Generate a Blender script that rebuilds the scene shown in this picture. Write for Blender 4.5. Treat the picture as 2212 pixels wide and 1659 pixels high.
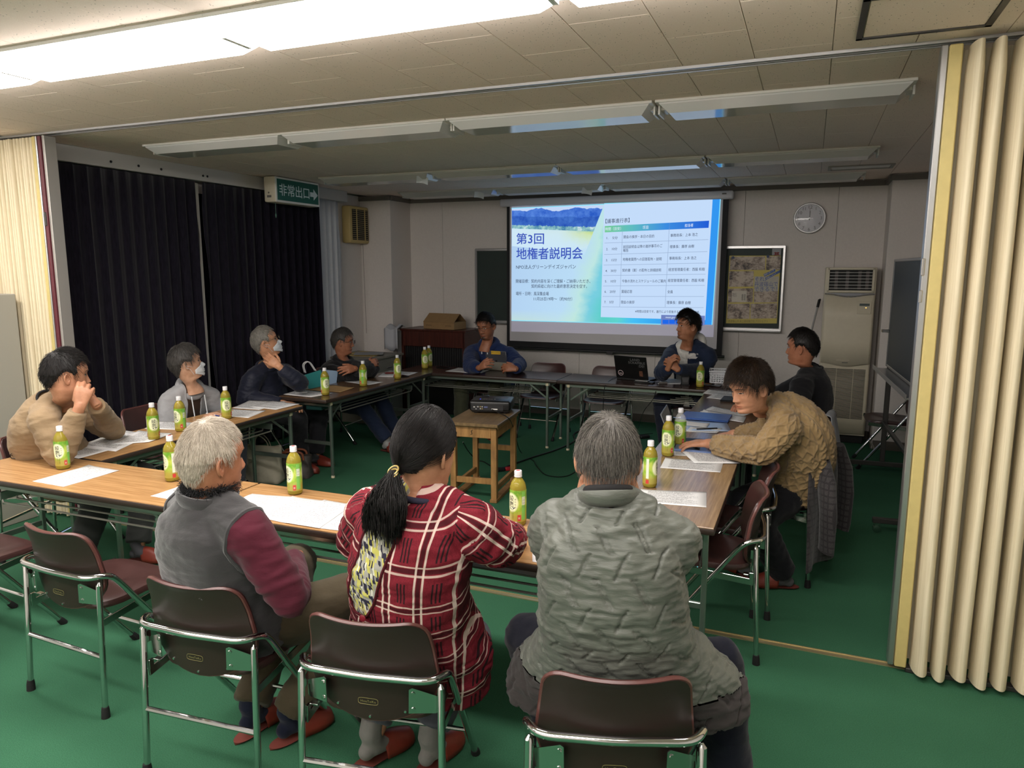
import bpy, bmesh, math, random
import numpy as np
from mathutils import Vector, Matrix, Quaternion, Euler, noise
for o in list(bpy.data.objects): bpy.data.objects.remove(o)
SC = bpy.context.scene
COL = SC.collection
R = math.radians
random.seed(7); RNG = np.random.default_rng(7)

# ---------------------------------------------------------------- camera, world, light, exposure
CAM_H, CAM_F = 1.77, 1560.0
PITCH, YAW, ROLL = R(9.03), R(22.3), R(0.04)
cam = bpy.data.cameras.new('camera'); camo = bpy.data.objects.new('camera', cam); COL.objects.link(camo)
cam.sensor_fit = 'HORIZONTAL'; cam.sensor_width = 36.0; cam.lens = CAM_F / 2212 * 36.0
cam.clip_start = 0.05; cam.clip_end = 60
camo.matrix_world = Matrix.Translation((0, 0, CAM_H)) @ Matrix.Rotation(YAW, 4, 'Z') @ Matrix.Rotation(R(90) - PITCH, 4, 'X') @ Matrix.Rotation(ROLL, 4, 'Z')
SC.camera = camo
SC.view_settings.view_transform = 'Standard'; SC.view_settings.look = 'None'
SC.view_settings.gamma = 1.0; SC.view_settings.use_curve_mapping = False
SC.view_settings.exposure = 0.0
wd = bpy.data.worlds.new('night'); SC.world = wd; wd.use_nodes = True
wd.node_tree.nodes['Background'].inputs[0].default_value = (0.02, 0.02, 0.025, 1)
wd.node_tree.nodes['Background'].inputs[1].default_value = 0.3
LAMP_POWER = 24.0        # radiance of the lit fluorescent diffusers
SCREEN_GAIN = 1.0        # brightness of the projected picture
SC.cycles.max_bounces = 8; SC.cycles.diffuse_bounces = 5; SC.cycles.glossy_bounces = 4
SC.cycles.transmission_bounces = 6; SC.cycles.transparent_max_bounces = 6
SC.cycles.caustics_reflective = False; SC.cycles.caustics_refractive = False
SC.cycles.use_denoising = True

# ---------------------------------------------------------------- measuring helpers (point on a known plane of the room)
_f = np.array([-math.sin(YAW)*math.cos(PITCH), math.cos(YAW)*math.cos(PITCH), -math.sin(PITCH)])
_r = np.array([math.cos(YAW), math.sin(YAW), 0.0]); _u = np.cross(_r, _f)
_r, _u = _r*math.cos(ROLL)+_u*math.sin(ROLL), np.cross(_r*math.cos(ROLL)+_u*math.sin(ROLL), _f)
def _ray(x, y): return _f + _r*(x-1106)/CAM_F - _u*(y-829.5)/CAM_F
def atz(x, y, z):
    d = _ray(x, y); return Vector(np.array([0, 0, CAM_H]) + d*((z-CAM_H)/d[2]))
def aty(x, y, Y):
    d = _ray(x, y); return Vector(np.array([0, 0, CAM_H]) + d*(Y/d[1]))
def atx(x, y, X):
    d = _ray(x, y); return Vector(np.array([0, 0, CAM_H]) + d*(X/d[0]))
def atd(x, y, D): return Vector(np.array([0, 0, CAM_H]) + _ray(x, y)*D)

# ---------------------------------------------------------------- materials
def lin(c):
    c = c/255.0
    return c/12.92 if c <= 0.04045 else ((c+0.055)/1.055)**2.4
def S(r, g, b): return (lin(r), lin(g), lin(b), 1.0)
class NT:
    def __init__(s, name):
        s.m = bpy.data.materials.new(name); s.m.use_nodes = True; s.t = s.m.node_tree
        s.b = s.t.nodes['Principled BSDF']
    def n(s, typ, **kw):
        nd = s.t.nodes.new(typ)
        for k, v in kw.items():
            if k.startswith('_'): setattr(nd, k[1:], v)
            else: nd.inputs[int(k[1:]) if k[0] == 'i' and k[1:].isdigit() else k].default_value = v
        return nd
    def l(s, a, b): s.t.links.new(a, b)
    def coord(s, kind='Object', scale=(1, 1, 1), rot=(0, 0, 0), loc=(0, 0, 0)):
        tc = s.n('ShaderNodeTexCoord'); mp = s.n('ShaderNodeMapping')
        mp.inputs['Scale'].default_value = scale; mp.inputs['Rotation'].default_value = rot; mp.inputs['Location'].default_value = loc
        s.l(tc.outputs[kind], mp.inputs[0]); return mp.outputs[0]
    def attr(s, name, out='Vector'):
        a = s.n('ShaderNodeAttribute'); a.attribute_name = name; return a.outputs[out]
    def math(s, op, a, b=None, c=None):
        nd = s.n('ShaderNodeMath', _operation=op)
        for i, v in enumerate((a, b, c)):
            if v is None: continue
            if isinstance(v, (int, float)): nd.inputs[i].default_value = v
            else: s.l(v, nd.inputs[i])
        return nd.outputs[0]
    def ramp(s, fac, stops, interp='LINEAR'):
        nd = s.n('ShaderNodeValToRGB'); cr = nd.color_ramp; cr.interpolation = interp
        while len(cr.elements) < len(stops): cr.elements.new(0.5)
        for e, (p, c) in zip(cr.elements, stops): e.position = p; e.color = c
        s.l(fac, nd.inputs[0]); return nd.outputs[0]
    def mix(s, fac, a, b):
        nd = s.n('ShaderNodeMix', _data_type='RGBA')
        for i, v in ((0, fac), (6, a), (7, b)):
            if hasattr(v, 'is_linked') or hasattr(v, 'links'): s.l(v, nd.inputs[i])
            else: nd.inputs[i].default_value = v
        return nd.outputs[2]
    def noise(s, vec, scale, detail=3, rough=.5, out='Fac'):
        nd = s.n('ShaderNodeTexNoise'); nd.inputs['Scale'].default_value = scale; nd.inputs['Detail'].default_value = detail; nd.inputs['Roughness'].default_value = rough
        s.l(vec, nd.inputs['Vector']); return nd.outputs[out]
    def bump(s, h, strength=.3, dist=.01):
        nd = s.n('ShaderNodeBump'); nd.inputs['Strength'].default_value = strength; nd.inputs['Distance'].default_value = dist
        s.l(h, nd.inputs['Height']); s.l(nd.outputs[0], s.b.inputs['Normal'])
    def setp(s, col=None, rough=.5, metal=0, spec=None, **kw):
        if col is not None:
            if isinstance(col, tuple): s.b.inputs['Base Color'].default_value = col
            else: s.l(col, s.b.inputs['Base Color'])
        if isinstance(rough, (int, float)): s.b.inputs['Roughness'].default_value = rough
        else: s.l(rough, s.b.inputs['Roughness'])
        s.b.inputs['Metallic'].default_value = metal
        if spec is not None: s.b.inputs['Specular IOR Level'].default_value = spec
        for k, v in kw.items(): s.b.inputs[k.replace('_', ' ')].default_value = v
        return s.m
MATS = {}
def pm(name, rgb, rough=.5, metal=0, spec=None, var=0.0, vscale=30, bump=0, bscale=200, bdist=.002, **kw):
    """plain procedural material: a base colour with a little noise and fine relief"""
    if name in MATS: return MATS[name]
    t = NT(name); c = S(*rgb); co = t.coord()
    col = c
    if var > 0:
        nz = t.noise(co, vscale, 4)
        lo = tuple(v*(1-var) for v in c[:3])+(1,); hi = tuple(min(1, v*(1+var)) for v in c[:3])+(1,)
        col = t.ramp(nz, [(.3, lo), (.7, hi)])
    t.setp(col, rough, metal, spec, **kw)
    if bump: t.bump(t.noise(co, bscale, 3), bump, bdist)
    MATS[name] = t.m; return t.m
def em(name, rgb, strength=1.0):
    if name in MATS: return MATS[name]
    t = NT(name); t.setp((0.0, 0.0, 0.0, 1), 1.0, 0, 0.0)
    t.b.inputs['Emission Color'].default_value = S(*rgb); t.b.inputs['Emission Strength'].default_value = strength
    MATS[name] = t.m; return t.m

# ---------------------------------------------------------------- mesh building
class MB:
    def __init__(s): s.v = []; s.f = []; s.m = []; s.mi = 0
    def add(s, vs, fs, M=None):
        o = len(s.v)
        if M is not None: vs = [M @ Vector(v) for v in vs]
        s.v += [tuple(v) for v in vs]; s.f += [tuple(i+o for i in f) for f in fs]; s.m += [s.mi]*len(fs); return s
    def box(s, c, d, bev=0, M=None, seg=1):
        bm = bmesh.new(); bmesh.ops.create_cube(bm, size=1)
        for v in bm.verts: v.co = Vector((v.co.x*d[0], v.co.y*d[1], v.co.z*d[2]))
        if bev > 0: bmesh.ops.bevel(bm, geom=list(bm.edges), offset=min(bev, min(d)*.49), segments=seg, affect='EDGES', profile=.5)
        T = Matrix.Translation(c)
        if M is not None: T = M @ T
        bm.verts.index_update(); s.add([v.co[:] for v in bm.verts], [[v.index for v in f.verts] for f in bm.faces], T); bm.free(); return s
    def tube(s, pts, r, seg=8, caps=True, closed=False, M=None, flat=1.0):
        P = [Vector(p) for p in pts]; n = len(P); rs = r if hasattr(r, '__len__') else [r]*n
        vs = []; fs = []
        up = None
        for i in range(n):
            a = P[(i-1) % n] if (closed or i > 0) else P[i]; b = P[(i+1) % n] if (closed or i < n-1) else P[i]
            t = (b-a).normalized()
            if up is None: up = t.orthogonal().normalized()
            up = (up - t*up.dot(t));
            up = up.normalized() if up.length > 1e-6 else t.orthogonal().normalized()
            w = t.cross(up)
            for k in range(seg):
                an = 2*math.pi*k/seg
                vs.append(P[i] + up*(math.cos(an)*rs[i]) + w*(math.sin(an)*rs[i]*flat))
        m = n if closed else n-1
        for i in range(m):
            for k in range(seg):
                a = i*seg+k; b = i*seg+(k+1) % seg; c = ((i+1) % n)*seg+(k+1) % seg; d = ((i+1) % n)*seg+k
                fs.append((a, b, c, d))
        if caps and not closed:
            fs.append(tuple(range(seg-1, -1, -1))); fs.append(tuple((n-1)*seg+k for k in range(seg)))
        return s.add(vs, fs, M)
    def lathe(s, prof, seg=24, M=None, caps=True):
        vs = []; fs = []
        for r, z in prof:
            for k in range(seg):
                a = 2*math.pi*k/seg; vs.append((r*math.cos(a), r*math.sin(a), z))
        for i in range(len(prof)-1):
            for k in range(seg):
                fs.append((i*seg+k, i*seg+(k+1) % seg, (i+1)*seg+(k+1) % seg, (i+1)*seg+k))
        if caps:
            fs.append(tuple(range(seg-1, -1, -1))); n = len(prof)-1; fs.append(tuple(n*seg+k for k in range(seg)))
        return s.add(vs, fs, M)
    def prism(s, poly, h, M=None):
        n = len(poly); vs = [(x, y, 0) for x, y in poly]+[(x, y, h) for x, y in poly]
        fs = [tuple(range(n-1, -1, -1)), tuple(range(n, 2*n))]+[(i, (i+1) % n, n+(i+1) % n, n+i) for i in range(n)]
        return s.add(vs, fs, M)
    def grid(s, fn, nu, nv, M=None, wrap=False):
        vs = [fn(i/(nu-1 if not wrap else nu), j/(nv-1)) for j in range(nv) for i in range(nu)]
        fs = []
        for j in range(nv-1):
            for i in range(nu if wrap else nu-1):
                i2 = (i+1) % nu; fs.append((j*nu+i, j*nu+i2, (j+1)*nu+i2, (j+1)*nu+i))
        return s.add(vs, fs, M)
    def mesh(s, name, mats, smooth=True, angle=38):
        me = bpy.data.meshes.new(name); me.from_pydata(s.v, [], s.f)
        for m in (mats if isinstance(mats, (list, tuple)) else [mats]): me.materials.append(m)
        if max(s.m, default=0) > 0: me.polygons.foreach_set('material_index', s.m)
        if smooth:
            me.polygons.foreach_set('use_smooth', [True]*len(me.polygons))
            try: me.set_sharp_from_angle(angle=R(angle))
            except Exception: pass
        me.update(); return me
def link(name, me, parent=None, loc=None, rot=None):
    o = bpy.data.objects.new(name, me); COL.objects.link(o)
    if parent is not None: o.parent = parent
    if loc is not None: o.location = loc
    if rot is not None: o.rotation_euler = rot
    return o
def obj(name, mb, mats, parent=None, loc=None, rot=None, smooth=True, angle=38):
    return link(name, mb.mesh(name, mats, smooth, angle), parent, loc, rot)
def tag(o, label, cat, group=None):
    o['label'] = label; o['category'] = cat
    if group: o['group'] = group
    return o
def thing(name, label, cat, loc=(0, 0, 0), rz=0, group=None):
    o = bpy.data.objects.new(name, None); COL.objects.link(o); o.empty_display_size = .1
    o.location = loc; o.rotation_euler = (0, 0, rz); return tag(o, label, cat, group)
def struct(name, mb, mats, parent=None, smooth=False, **kw):
    o = obj(name, mb, mats, parent, smooth=smooth, **kw)
    if parent is None: o['kind'] = 'structure'
    return o
def dup(root, loc, rz, label, group=None):
    r = root.copy(); COL.objects.link(r); r.location = loc; r.rotation_euler = (0, 0, rz); r['label'] = label
    if group: r['group'] = group
    for ch in list(root.children):
        c = ch.copy(); COL.objects.link(c); c.parent = r
        for g in list(ch.children):
            d = g.copy(); COL.objects.link(d); d.parent = c
    return r
_tc = {}
def text_mesh(s, size=1.0, align='LEFT', spacing=1.0, bold=0.0):
    """verts, faces of a line of lettering in the xy plane"""
    k = (s, align, spacing, bold)
    if k not in _tc:
        cu = bpy.data.curves.new('t', 'FONT'); cu.body = s; cu.align_x = align; cu.size = 1; cu.resolution_u = 2; cu.space_character = spacing; cu.offset = bold
        o = bpy.data.objects.new('t', cu); COL.objects.link(o)
        dg = bpy.context.evaluated_depsgraph_get(); dg.update()
        me = bpy.data.meshes.new_from_object(o.evaluated_get(dg))
        _tc[k] = ([tuple(v.co) for v in me.vertices], [tuple(p.vertices) for p in me.polygons])
        bpy.data.objects.remove(o); bpy.data.curves.remove(cu); bpy.data.meshes.remove(me)
    v, f = _tc[k]
    return [(x*size, y*size, 0) for x, y, z in v], f
# ---------------------------------------------------------------- room shell
CEIL = 2.66; YW = 8.3; YP = 3.456; XL = -5.26; XR = 2.0; YB = -2.4; XNL = -5.9
t = NT('carpet'); co = t.coord(); nz = t.noise(co, 260, 3, .7); n2 = t.noise(co, 3.0, 3); n3 = t.noise(co, 60, 3, .7)
c1 = t.ramp(nz, [(.25, S(36, 80, 56)), (.75, S(72, 122, 92))]); c2 = t.mix(t.math('MULTIPLY', t.ramp(n2, [(.3, (0, 0, 0, 1)), (.75, (1, 1, 1, 1))]), .28), c1, S(36, 76, 54))
c3 = t.mix(t.math('MULTIPLY', n3, .35), c2, S(46, 98, 70))
t.setp(c3, .95, 0, .15); t.bump(nz, .6, .004); M_CARPET = t.m
t = NT('ceiling_board'); co = t.coord('Object'); 
v = t.n('ShaderNodeTexVoronoi'); v.inputs['Scale'].default_value = 1.0; v.inputs['Randomness'].default_value = 1.0
geo = t.n('ShaderNodeNewGeometry'); mp = t.n('ShaderNodeMapping'); mp.inputs['Scale'].default_value = (80, 50, 1); mp.inputs['Rotation'].default_value = (0, 0, .5)
t.l(geo.outputs['Position'], mp.inputs[0]); wn = t.noise(mp.outputs[0], .9, 2, .6, 'Color')
mx = t.n('ShaderNodeMix', _data_type='RGBA'); mx.inputs[0].default_value = .55; t.l(mp.outputs[0], mx.inputs[6]); t.l(wn, mx.inputs[7])
t.l(mp.outputs[0], v.inputs['Vector']); pit = t.ramp(v.outputs['Distance'], [(.10, (1, 1, 1, 1)), (.17, (0, 0, 0, 1))])
sel = t.ramp(v.outputs['Color'], [(.42, (0, 0, 0, 1)), (.46, (1, 1, 1, 1))])
pf = t.math('MULTIPLY', pit, sel); fine = t.noise(mp.outputs[0], 5, 2)
col = t.mix(t.math('MULTIPLY', pf, .85), t.ramp(fine, [(.3, S(229, 211, 198)), (.7, S(236, 220, 208))]), S(92, 86, 78))
t.setp(col, .9, 0, .2); t.bump(t.math('SUBTRACT', t.math('MULTIPLY', fine, .1), pf), .5, .003); M_TILE = t.m
M_TILE_BACK = pm('tile_joint', (176, 170, 158), .9)
M_WALL = pm('wall_vinyl', (211, 205, 200), .75, var=.03, vscale=60, bump=.15, bscale=350, bdist=.0015)
M_WALLJ = pm('wall_joint', (120, 116, 110), .8)
M_WHITE = pm('white_plastic', (214, 213, 208), .35)
M_CREAM = pm('cream_plastic', (206, 198, 176), .45, var=.02)
M_ALU = pm('aluminium', (190, 190, 190), .32, .9)
M_DKALU = pm('bronze_aluminium', (74, 72, 70), .4, .5)
M_CHROME = pm('chrome', (205, 205, 205), .09, 1.0)
M_BLACK = pm('black_plastic', (18, 18, 19), .42)
M_RUBBER = pm('black_rubber', (14, 14, 14), .8)
M_GREYTRIM = pm('grey_trim', (104, 100, 96), .7)

mb = MB().box(((XNL+XR)/2, (YB+YW)/2, -.05), (XR-XNL, YW-YB, .1)); struct('floor', mb, M_CARPET)
# ceiling: backing slab, mineral boards laid staggered with recessed joints
mb = MB().box(((XNL+XR)/2, (YB+YW)/2, CEIL+.06), (XR-XNL, YW-YB, .1)); ceiling = struct('ceiling', mb, M_TILE_BACK)
PX, PY = .3033, .6066
def tile_mesh(w, d):
    return MB().box((0, 0, 0), (w-.0025, d-.0025, .014), .0015).mesh('ceiling_tile', M_TILE, smooth=False)
tm = tile_mesh(PX, PY); ntile = 0; rest = MB()
for i in range(-18, 8):
    x = -.28 + (i+.5)*PX
    for j in range(-9, 11):
        y = 2.70 + (j+.5)*PY + (0 if i % 2 == 0 else PY/2)
        y0, y1 = max(y-PY/2, YB), min(y+PY/2, YW)
        if y1-y0 < .08 or x+PX/2 > XR or x-PX/2 < XL-.05: continue
        q = np.array([x, y, CEIL-CAM_H]); z = q @ _f
        u, w = (1106+CAM_F*(q @ _r)/z, 829.5-CAM_F*(q @ _u)/z) if z > .2 else (9999, 0)
        inview = -120 < u < 2330 and w > -110 and not (u > 2040 and y > YP+.1) and not (y > YP+.1 and x > .75)
        if inview and ntile < 296:
            if y1-y0 < PY-.01: me = tile_mesh(PX, y1-y0)
            else: me = tm
            link('ceiling_tile', me, ceiling, (x, (y0+y1)/2, CEIL+.007)); ntile += 1
        else: rest.box((x, (y0+y1)/2, CEIL+.007), (PX-.004, y1-y0-.004, .014))
o = obj('ceiling_boards', rest, M_TILE, ceiling, smooth=False); o['kind'] = 'stuff'
print('tiles', ntile)
# walls: far room
def wall_panels(parent, p0, p1, z0, z1, pitch, off, nrm, th=.012):
    """wall boards side by side with narrow recessed joints"""
    p0 = Vector(p0); p1 = Vector(p1); L = (p1-p0).length; d = (p1-p0)/L; cuts = [0]; s = off
    while s < L-.05:
        if s > .05: cuts.append(s)
        s += pitch
    cuts.append(L)
    for a, b in zip(cuts[:-1], cuts[1:]):
        c = p0+d*((a+b)/2); mbp = MB().box((0, 0, 0), (b-a-.003, th, z1-z0), .0015)
        o = obj('wall_panel', mbp, M_WALL, parent, smooth=False)
        o.location = Vector((c.x, c.y, (z0+z1)/2)) + Vector(nrm)*(th/2); o.rotation_euler = (0, 0, math.atan2(d.y, d.x))
def wall(name, p0, p1, nrm, pitch=.912, off=.5, z0=0.0, z1=CEIL, panels=True):
    p0 = Vector(p0+(0,)); p1 = Vector(p1+(0,)); L = (p1-p0).length; d = (p1-p0)/L; n = Vector(nrm+(0,))
    M = Matrix.Translation((p0+p1)/2 - n*.05 + Vector((0, 0, (z0+z1)/2))) @ Matrix.Rotation(math.atan2(d.y, d.x), 4, 'Z')
    o = struct(name, MB().box((0, 0, 0), (L, .1, z1-z0), M=M), M_WALLJ if panels else M_WALL)
    if panels: wall_panels(o, p0, p1, z0, z1, pitch, off, n)
    return o
wall('wall_front', (XL, YW), (1.2, YW), (0, -1), .912, (.21+5.26) % .912)
wall('wall_left', (XL, YP), (XL, YW), (1, 0), .912, .2)
PLX, PLY, PRX, PRY = -4.815, 7.80, .655, 7.86
# pillars in the far corners
struct('wall_pillar_left', MB().box(((XL+PLX)/2, (PLY+YW)/2, CEIL/2), (PLX-XL, YW-PLY-.014, CEIL), .004), M_WALL)
struct('wall_pillar_right', MB().box(((PRX+1.2)/2, (PRY+YW)/2, CEIL/2), (1.2-PRX, YW-PRY-.014, CEIL), .004), M_WALL)
wall('wall_right', (1.2, YP+.2), (1.2, YW), (-1, 0), .912, .3)
# near room
wall('wall_near_left', (XNL, YB), (XNL, YP), (1, 0)); wall('wall_near_right', (XR, YB), (XR, YP), (-1, 0)); wall('wall_back', (XNL, YB), (XR, YB), (0, 1))
wall('wall_partition_left', (XNL, YP+.13), (XL, YP+.13), (0, -1), panels=False); wall('wall_partition_right', (1.2, YP+.25), (XR, YP+.25), (0, -1), panels=False)
mb = MB().box(((PLX+PRX)/2, YW-.03, CEIL-.035), (PRX-PLX, .035, .05)).box((PLX+.02, (PLY+YW)/2, CEIL-.035), (.03, YW-PLY, .05)).box(((XL+PLX)/2, PLY-.012, CEIL-.035), (PLX-XL+.03, .022, .05)); struct('trim_cornice_front', mb, M_GREYTRIM)
mb = MB().box((PRX-.015, (PRY+YW)/2, CEIL-.035), (.026, YW-PRY, .05)).box(((PRX+1.19)/2, PRY-.012, CEIL-.035), (1.19-PRX+.03, .022, .05)); struct('trim_cornice_right', mb, M_GREYTRIM)
M_BASE = pm('base_vinyl', (92, 86, 78), .6)
mb = MB().box(((PLX+PRX)/2, YW-.018, .045), (PRX-PLX-.02, .010, .09)); struct('baseboard_front', mb, M_BASE)
mb = MB().box((PRX-.006, (PRY+YW)/2, .045), (.010, YW-PRY-.04, .09)).box(((PRX+1.19)/2, PRY-.006, .045), (1.18-PRX, .010, .09)); struct('baseboard_right', mb, M_BASE)
mb = MB().box((XL+.02, (YP+PLY)/2+.1, .045), (.012, PLY-YP-.3, .09)); struct('baseboard_left', mb, M_BASE)
# partition tracks in floor and ceiling
M_BRASS = pm('worn_brass', (196, 182, 140), .35, .75)
mb = MB().box((-2.0, YP-.017, .002), (5.5, .007, .006)).box((-2.0, YP+.017, .002), (5.5, .007, .006)).box((-2.0, YP, .0005), (5.5, .026, .003)); struct('trim_floor_track', mb, M_BRASS)
mb = MB()
for dy, h in ((-.030, .012), (-.012, .007), (.012, .007), (.030, .012)): mb.box((-1.8, YP+dy, CEIL-h/2+.001), (7.4, .010, h+.002))
mb.box((-1.8, YP, CEIL-.001), (7.4, .05, .004)); ct = struct('trim_ceiling_track', mb, M_ALU)
# ceiling hatch and ceiling vent
h = thing('ceiling_hatch', 'dark metal frame of an access hatch in the ceiling above the partition', 'hatch', (.33, 3.05, CEIL))
for sx in (-1, 1): obj('frame_bar', MB().box((sx*.215, 0, -.002), (.022, .47, .012)), M_DKALU, h, smooth=False); obj('frame_bar', MB().box((0, sx*.225, -.002), (.45, .022, .012)), M_DKALU, h, smooth=False)
obj('hatch_panel', MB().box((0, 0, .0), (.40, .42, .008)), M_TILE, h, smooth=False)
h = thing('ceiling_vent', 'white rectangular vent plate in the ceiling above the clock', 'vent', (.34, 7.22, CEIL))
for sx in (-1, 1): obj('frame_bar', MB().box((sx*.25, 0, -.003), (.025, .26, .014)), pm('vent_grey', (150, 146, 138), .6), h, smooth=False); obj('frame_bar', MB().box((0, sx*.12, -.003), (.5, .025, .014)), MATS['vent_grey'], h, smooth=False)
obj('vent_plate', MB().box((0, 0, -.001), (.46, .2, .006)), M_WHITE, h, smooth=False)

# ---------------------------------------------------------------- fluorescent fittings
M_LAMPON = em('lit_diffuser', (255, 248, 243), LAMP_POWER)
M_LAMPOFF = pm('acrylic_diffuser', (208, 207, 205), .09, 0, .6)
M_STEELW = pm('white_enamel', (212, 210, 204), .35)
def diffuser(L):
    mb = MB(); a, b, c, d = L/2, L/2-.05, .155, .105; zt, zb = -.014, -.062
    top = [(-a, -c, zt), (a, -c, zt), (a, c, zt), (-a, c, zt)]; mid = [(-a+.006, -c+.004, zt-.008), (a-.006, -c+.004, zt-.008), (a-.006, c-.004, zt-.008), (-a+.006, c-.004, zt-.008)]
    bot = [(-b, -d, zb), (b, -d, zb), (b, d, zb), (-b, d, zb)]
    fs = [(8, 9, 10, 11)]
    for o in (0, 4):
        for k in range(4): fs.append((o+k, o+4+k, o+4+(k+1) % 4, o+(k+1) % 4))
    return mb.add(top+mid+bot, fs)
lamp_on = diffuser(1.20).mesh('diffuser', M_LAMPON, smooth=False); lamp_off = diffuser(1.20).mesh('diffuser', M_LAMPOFF, smooth=False)
mb = MB().box((0, 0, -.007), (1.235, .33, .014), .002).box((0, 0, -.020), (1.24, .08, .02)); lamp_base = mb.mesh('housing', M_STEELW, smooth=False)
lamp_caps = [MB().box((s*.612, 0, -.032), (.010, .14, .05)).mesh('end_plate', M_STEELW, smooth=False) for s in (-1, 1)]
def lamp(x, y, on, label, group):
    t = thing('ceiling_light', label, 'light', (x, y, CEIL), 0, group)
    link('housing', lamp_base, t); link('diffuser', lamp_on if on else lamp_off, t)
    for m_ in lamp_caps: link('end_plate', m_, t)
X0 = [-4.0-1.238, -4.0, -2.68, -1.44, -.2]; X0 = [-5.17, -3.94, -2.69, -1.452, -.212]
names = ['far left', 'left', 'middle', 'right']
lit = ['beside the left frame edge', 'above the man in the beige sweatshirt', 'above the tea bottle beside the plaid shirt', 'above the man in the grey green jacket']
for k, x in enumerate([-5.17+.03, -3.93+.04, -2.66, -1.425, -.19]):
    lamp(x, 2.265, True, 'lit white fluorescent ceiling light, number %s from the left in the glowing row' % ('one two three four five'.split()[k]), 'lit ceiling lights')
for k, x in enumerate([-3.9, -2.66, -1.425, -.19]):
    lamp(x, .25, True, 'lit fluorescent ceiling light in the second glowing row, %s from the window side' % ('first second third fourth'.split()[k]), 'lit ceiling lights')
    lamp(x, -1.7, True, 'lit fluorescent ceiling light in the rearmost glowing row, %s from the window side' % ('first second third fourth'.split()[k]), 'lit ceiling lights')
for r, y in enumerate((4.18, 6.22, 7.72)):
    for k, x in enumerate([-3.93, -2.70, -1.46, -.21]):
        lamp(x, y, False, 'unlit white ceiling light, %s of four in the %s dark row beyond the partition' % ('first second third last'.split()[k], ('nearest', 'middle', 'rearmost')[r]), 'unlit ceiling lights')
# little paper tags hanging on the unlit lights
for k, (px, py, Y) in enumerate(((912, 392, 6.10), (1035, 425, 7.55), (1268, 416, 7.60))):
    p = aty(px, py, Y); o = obj('paper_tag', MB().grid(lambda u, v: ((u-.5)*.11, .02*math.sin(u*3), (v-.5)*.07), 5, 3).box((0, .02, 0), (.10, .001, .05)), pm('tag_paper', (226, 230, 236), .7))
    o.location = (p.x, p.y, CEIL-.075); o.rotation_euler = (.5, .2, .3)
    tag(o, ('small white paper tag hanging from the middle dark row of lights', 'small white paper tag hanging above the left end of the screen', 'small white paper tag on the rearmost light above the screen')[k], 'tag')

# ---------------------------------------------------------------- accordion partitions
t = NT('partition_vinyl'); co = t.coord('Object', (60, 60, 1.2)); nz = t.noise(co, 3, 4, .6)
t.setp(t.ramp(nz, [(.3, S(206, 192, 160)), (.7, S(224, 212, 184))]), .55, 0, .4); t.bump(nz, .15, .002); M_VINYL = t.m
def pleat_mesh(w, dep, seedv, z0=.025, z1=CEIL-.03):
    rnd = random.Random(seedv); ph = [rnd.uniform(-1, 1) for _ in range(6)]
    def fn(u, v):
        a = math.pi*u; z = z0+(z1-z0)*v
        wob = (.10*ph[0]*math.sin(2.2*v+ph[1]*3)+.06*ph[2]*math.sin(5*v+ph[3]*3))*w
        pinch = 1 - .28*max(0, (v-.965)/.035) + .12*ph[4]*max(0, (.03-v)/.03)
        x = -math.cos(a); y = math.sin(a)**.65
        return (x*w/2*pinch*(1.0-.12*(y))+wob, -dep*y*(1+.1*ph[5]*math.sin(3*v)), z + (.012*ph[2] if v == 0 else 0))
    return MB().grid(fn, 13, 26)
def partition(name, label, x0, sgn, n, pitch, w, dep, frame=True):
    t = thing(name, label, 'partition', (x0, YP, 0))
    for k in range(n):
        rnd = random.Random(k*7+n); x = sgn*(.085+pitch*(k+.5))
        o = obj('pleat', pleat_mesh(w, dep*(1+.12*rnd.uniform(-1, 1)), k+n), M_VINYL, t, (x, -.01-.012*rnd.random(), 0), (0, 0, .06*rnd.uniform(-1, 1)), angle=60)
    return t
pr = partition('accordion_partition', 'cream pleated accordion partition gathered at the right side of the opening', .42, 1, 15, .074, .060, .10)
obj('lead_post', MB().box((.012, 0, CEIL/2), (.024, .07, CEIL-.04), .003), M_ALU, pr, smooth=False)
obj('post_strip', MB().box((.048, -.012, CEIL/2), (.046, .085, CEIL-.05), .004), pm('gold_vinyl', (196, 178, 116), .5, var=.04), pr, smooth=False)
obj('bottom_rail', MB().box((.62, -.02, .012), (1.1, .05, .02), .003), M_DKALU, pr, smooth=False)
obj('back_cover', MB().box((.62, .045, CEIL/2), (1.14, .02, CEIL-.06)), M_VINYL, pr, smooth=False)
for z_, h_ in ((1.78, .07), (1.66, .05)): obj('lock_plate', MB().box((.002, -.034, z_), (.012, .012, h_), .002), M_CHROME, pr, smooth=False)
pl = partition('accordion_partition', 'cream finely pleated accordion partition at the left behind the beige sweatshirt', -4.735, -1, 26, .0335, .030, .055)
obj('lead_post', MB().box((-.008, -.005, CEIL/2), (.022, .085, CEIL-.04), .003), pm('grey_post', (168, 164, 158), .4, .4), pl, smooth=False)
obj('magnet_strip', MB().box((-.034, -.03, CEIL/2), (.026, .06, CEIL-.05), .004), pm('maroon_strip', (92, 34, 44), .5), pl, smooth=False)
obj('edge_strip', MB().box((-.054, -.036, CEIL/2), (.012, .06, CEIL-.05), .003), M_ALU, pl, smooth=False)
obj('post_strip', MB().box((-.078, -.035, CEIL/2), (.034, .06, CEIL-.05), .004), MATS['gold_vinyl'], pl, smooth=False)
obj('back_cover', MB().box((-.56, .045, CEIL/2), (1.0, .02, CEIL-.06)), M_VINYL, pl, smooth=False)
for z_ in (1.05, 2.1): obj('lock_plate', MB().box((-.034, -.063, z_), (.018, .012, .09), .002), M_DKALU, pl, smooth=False)

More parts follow.
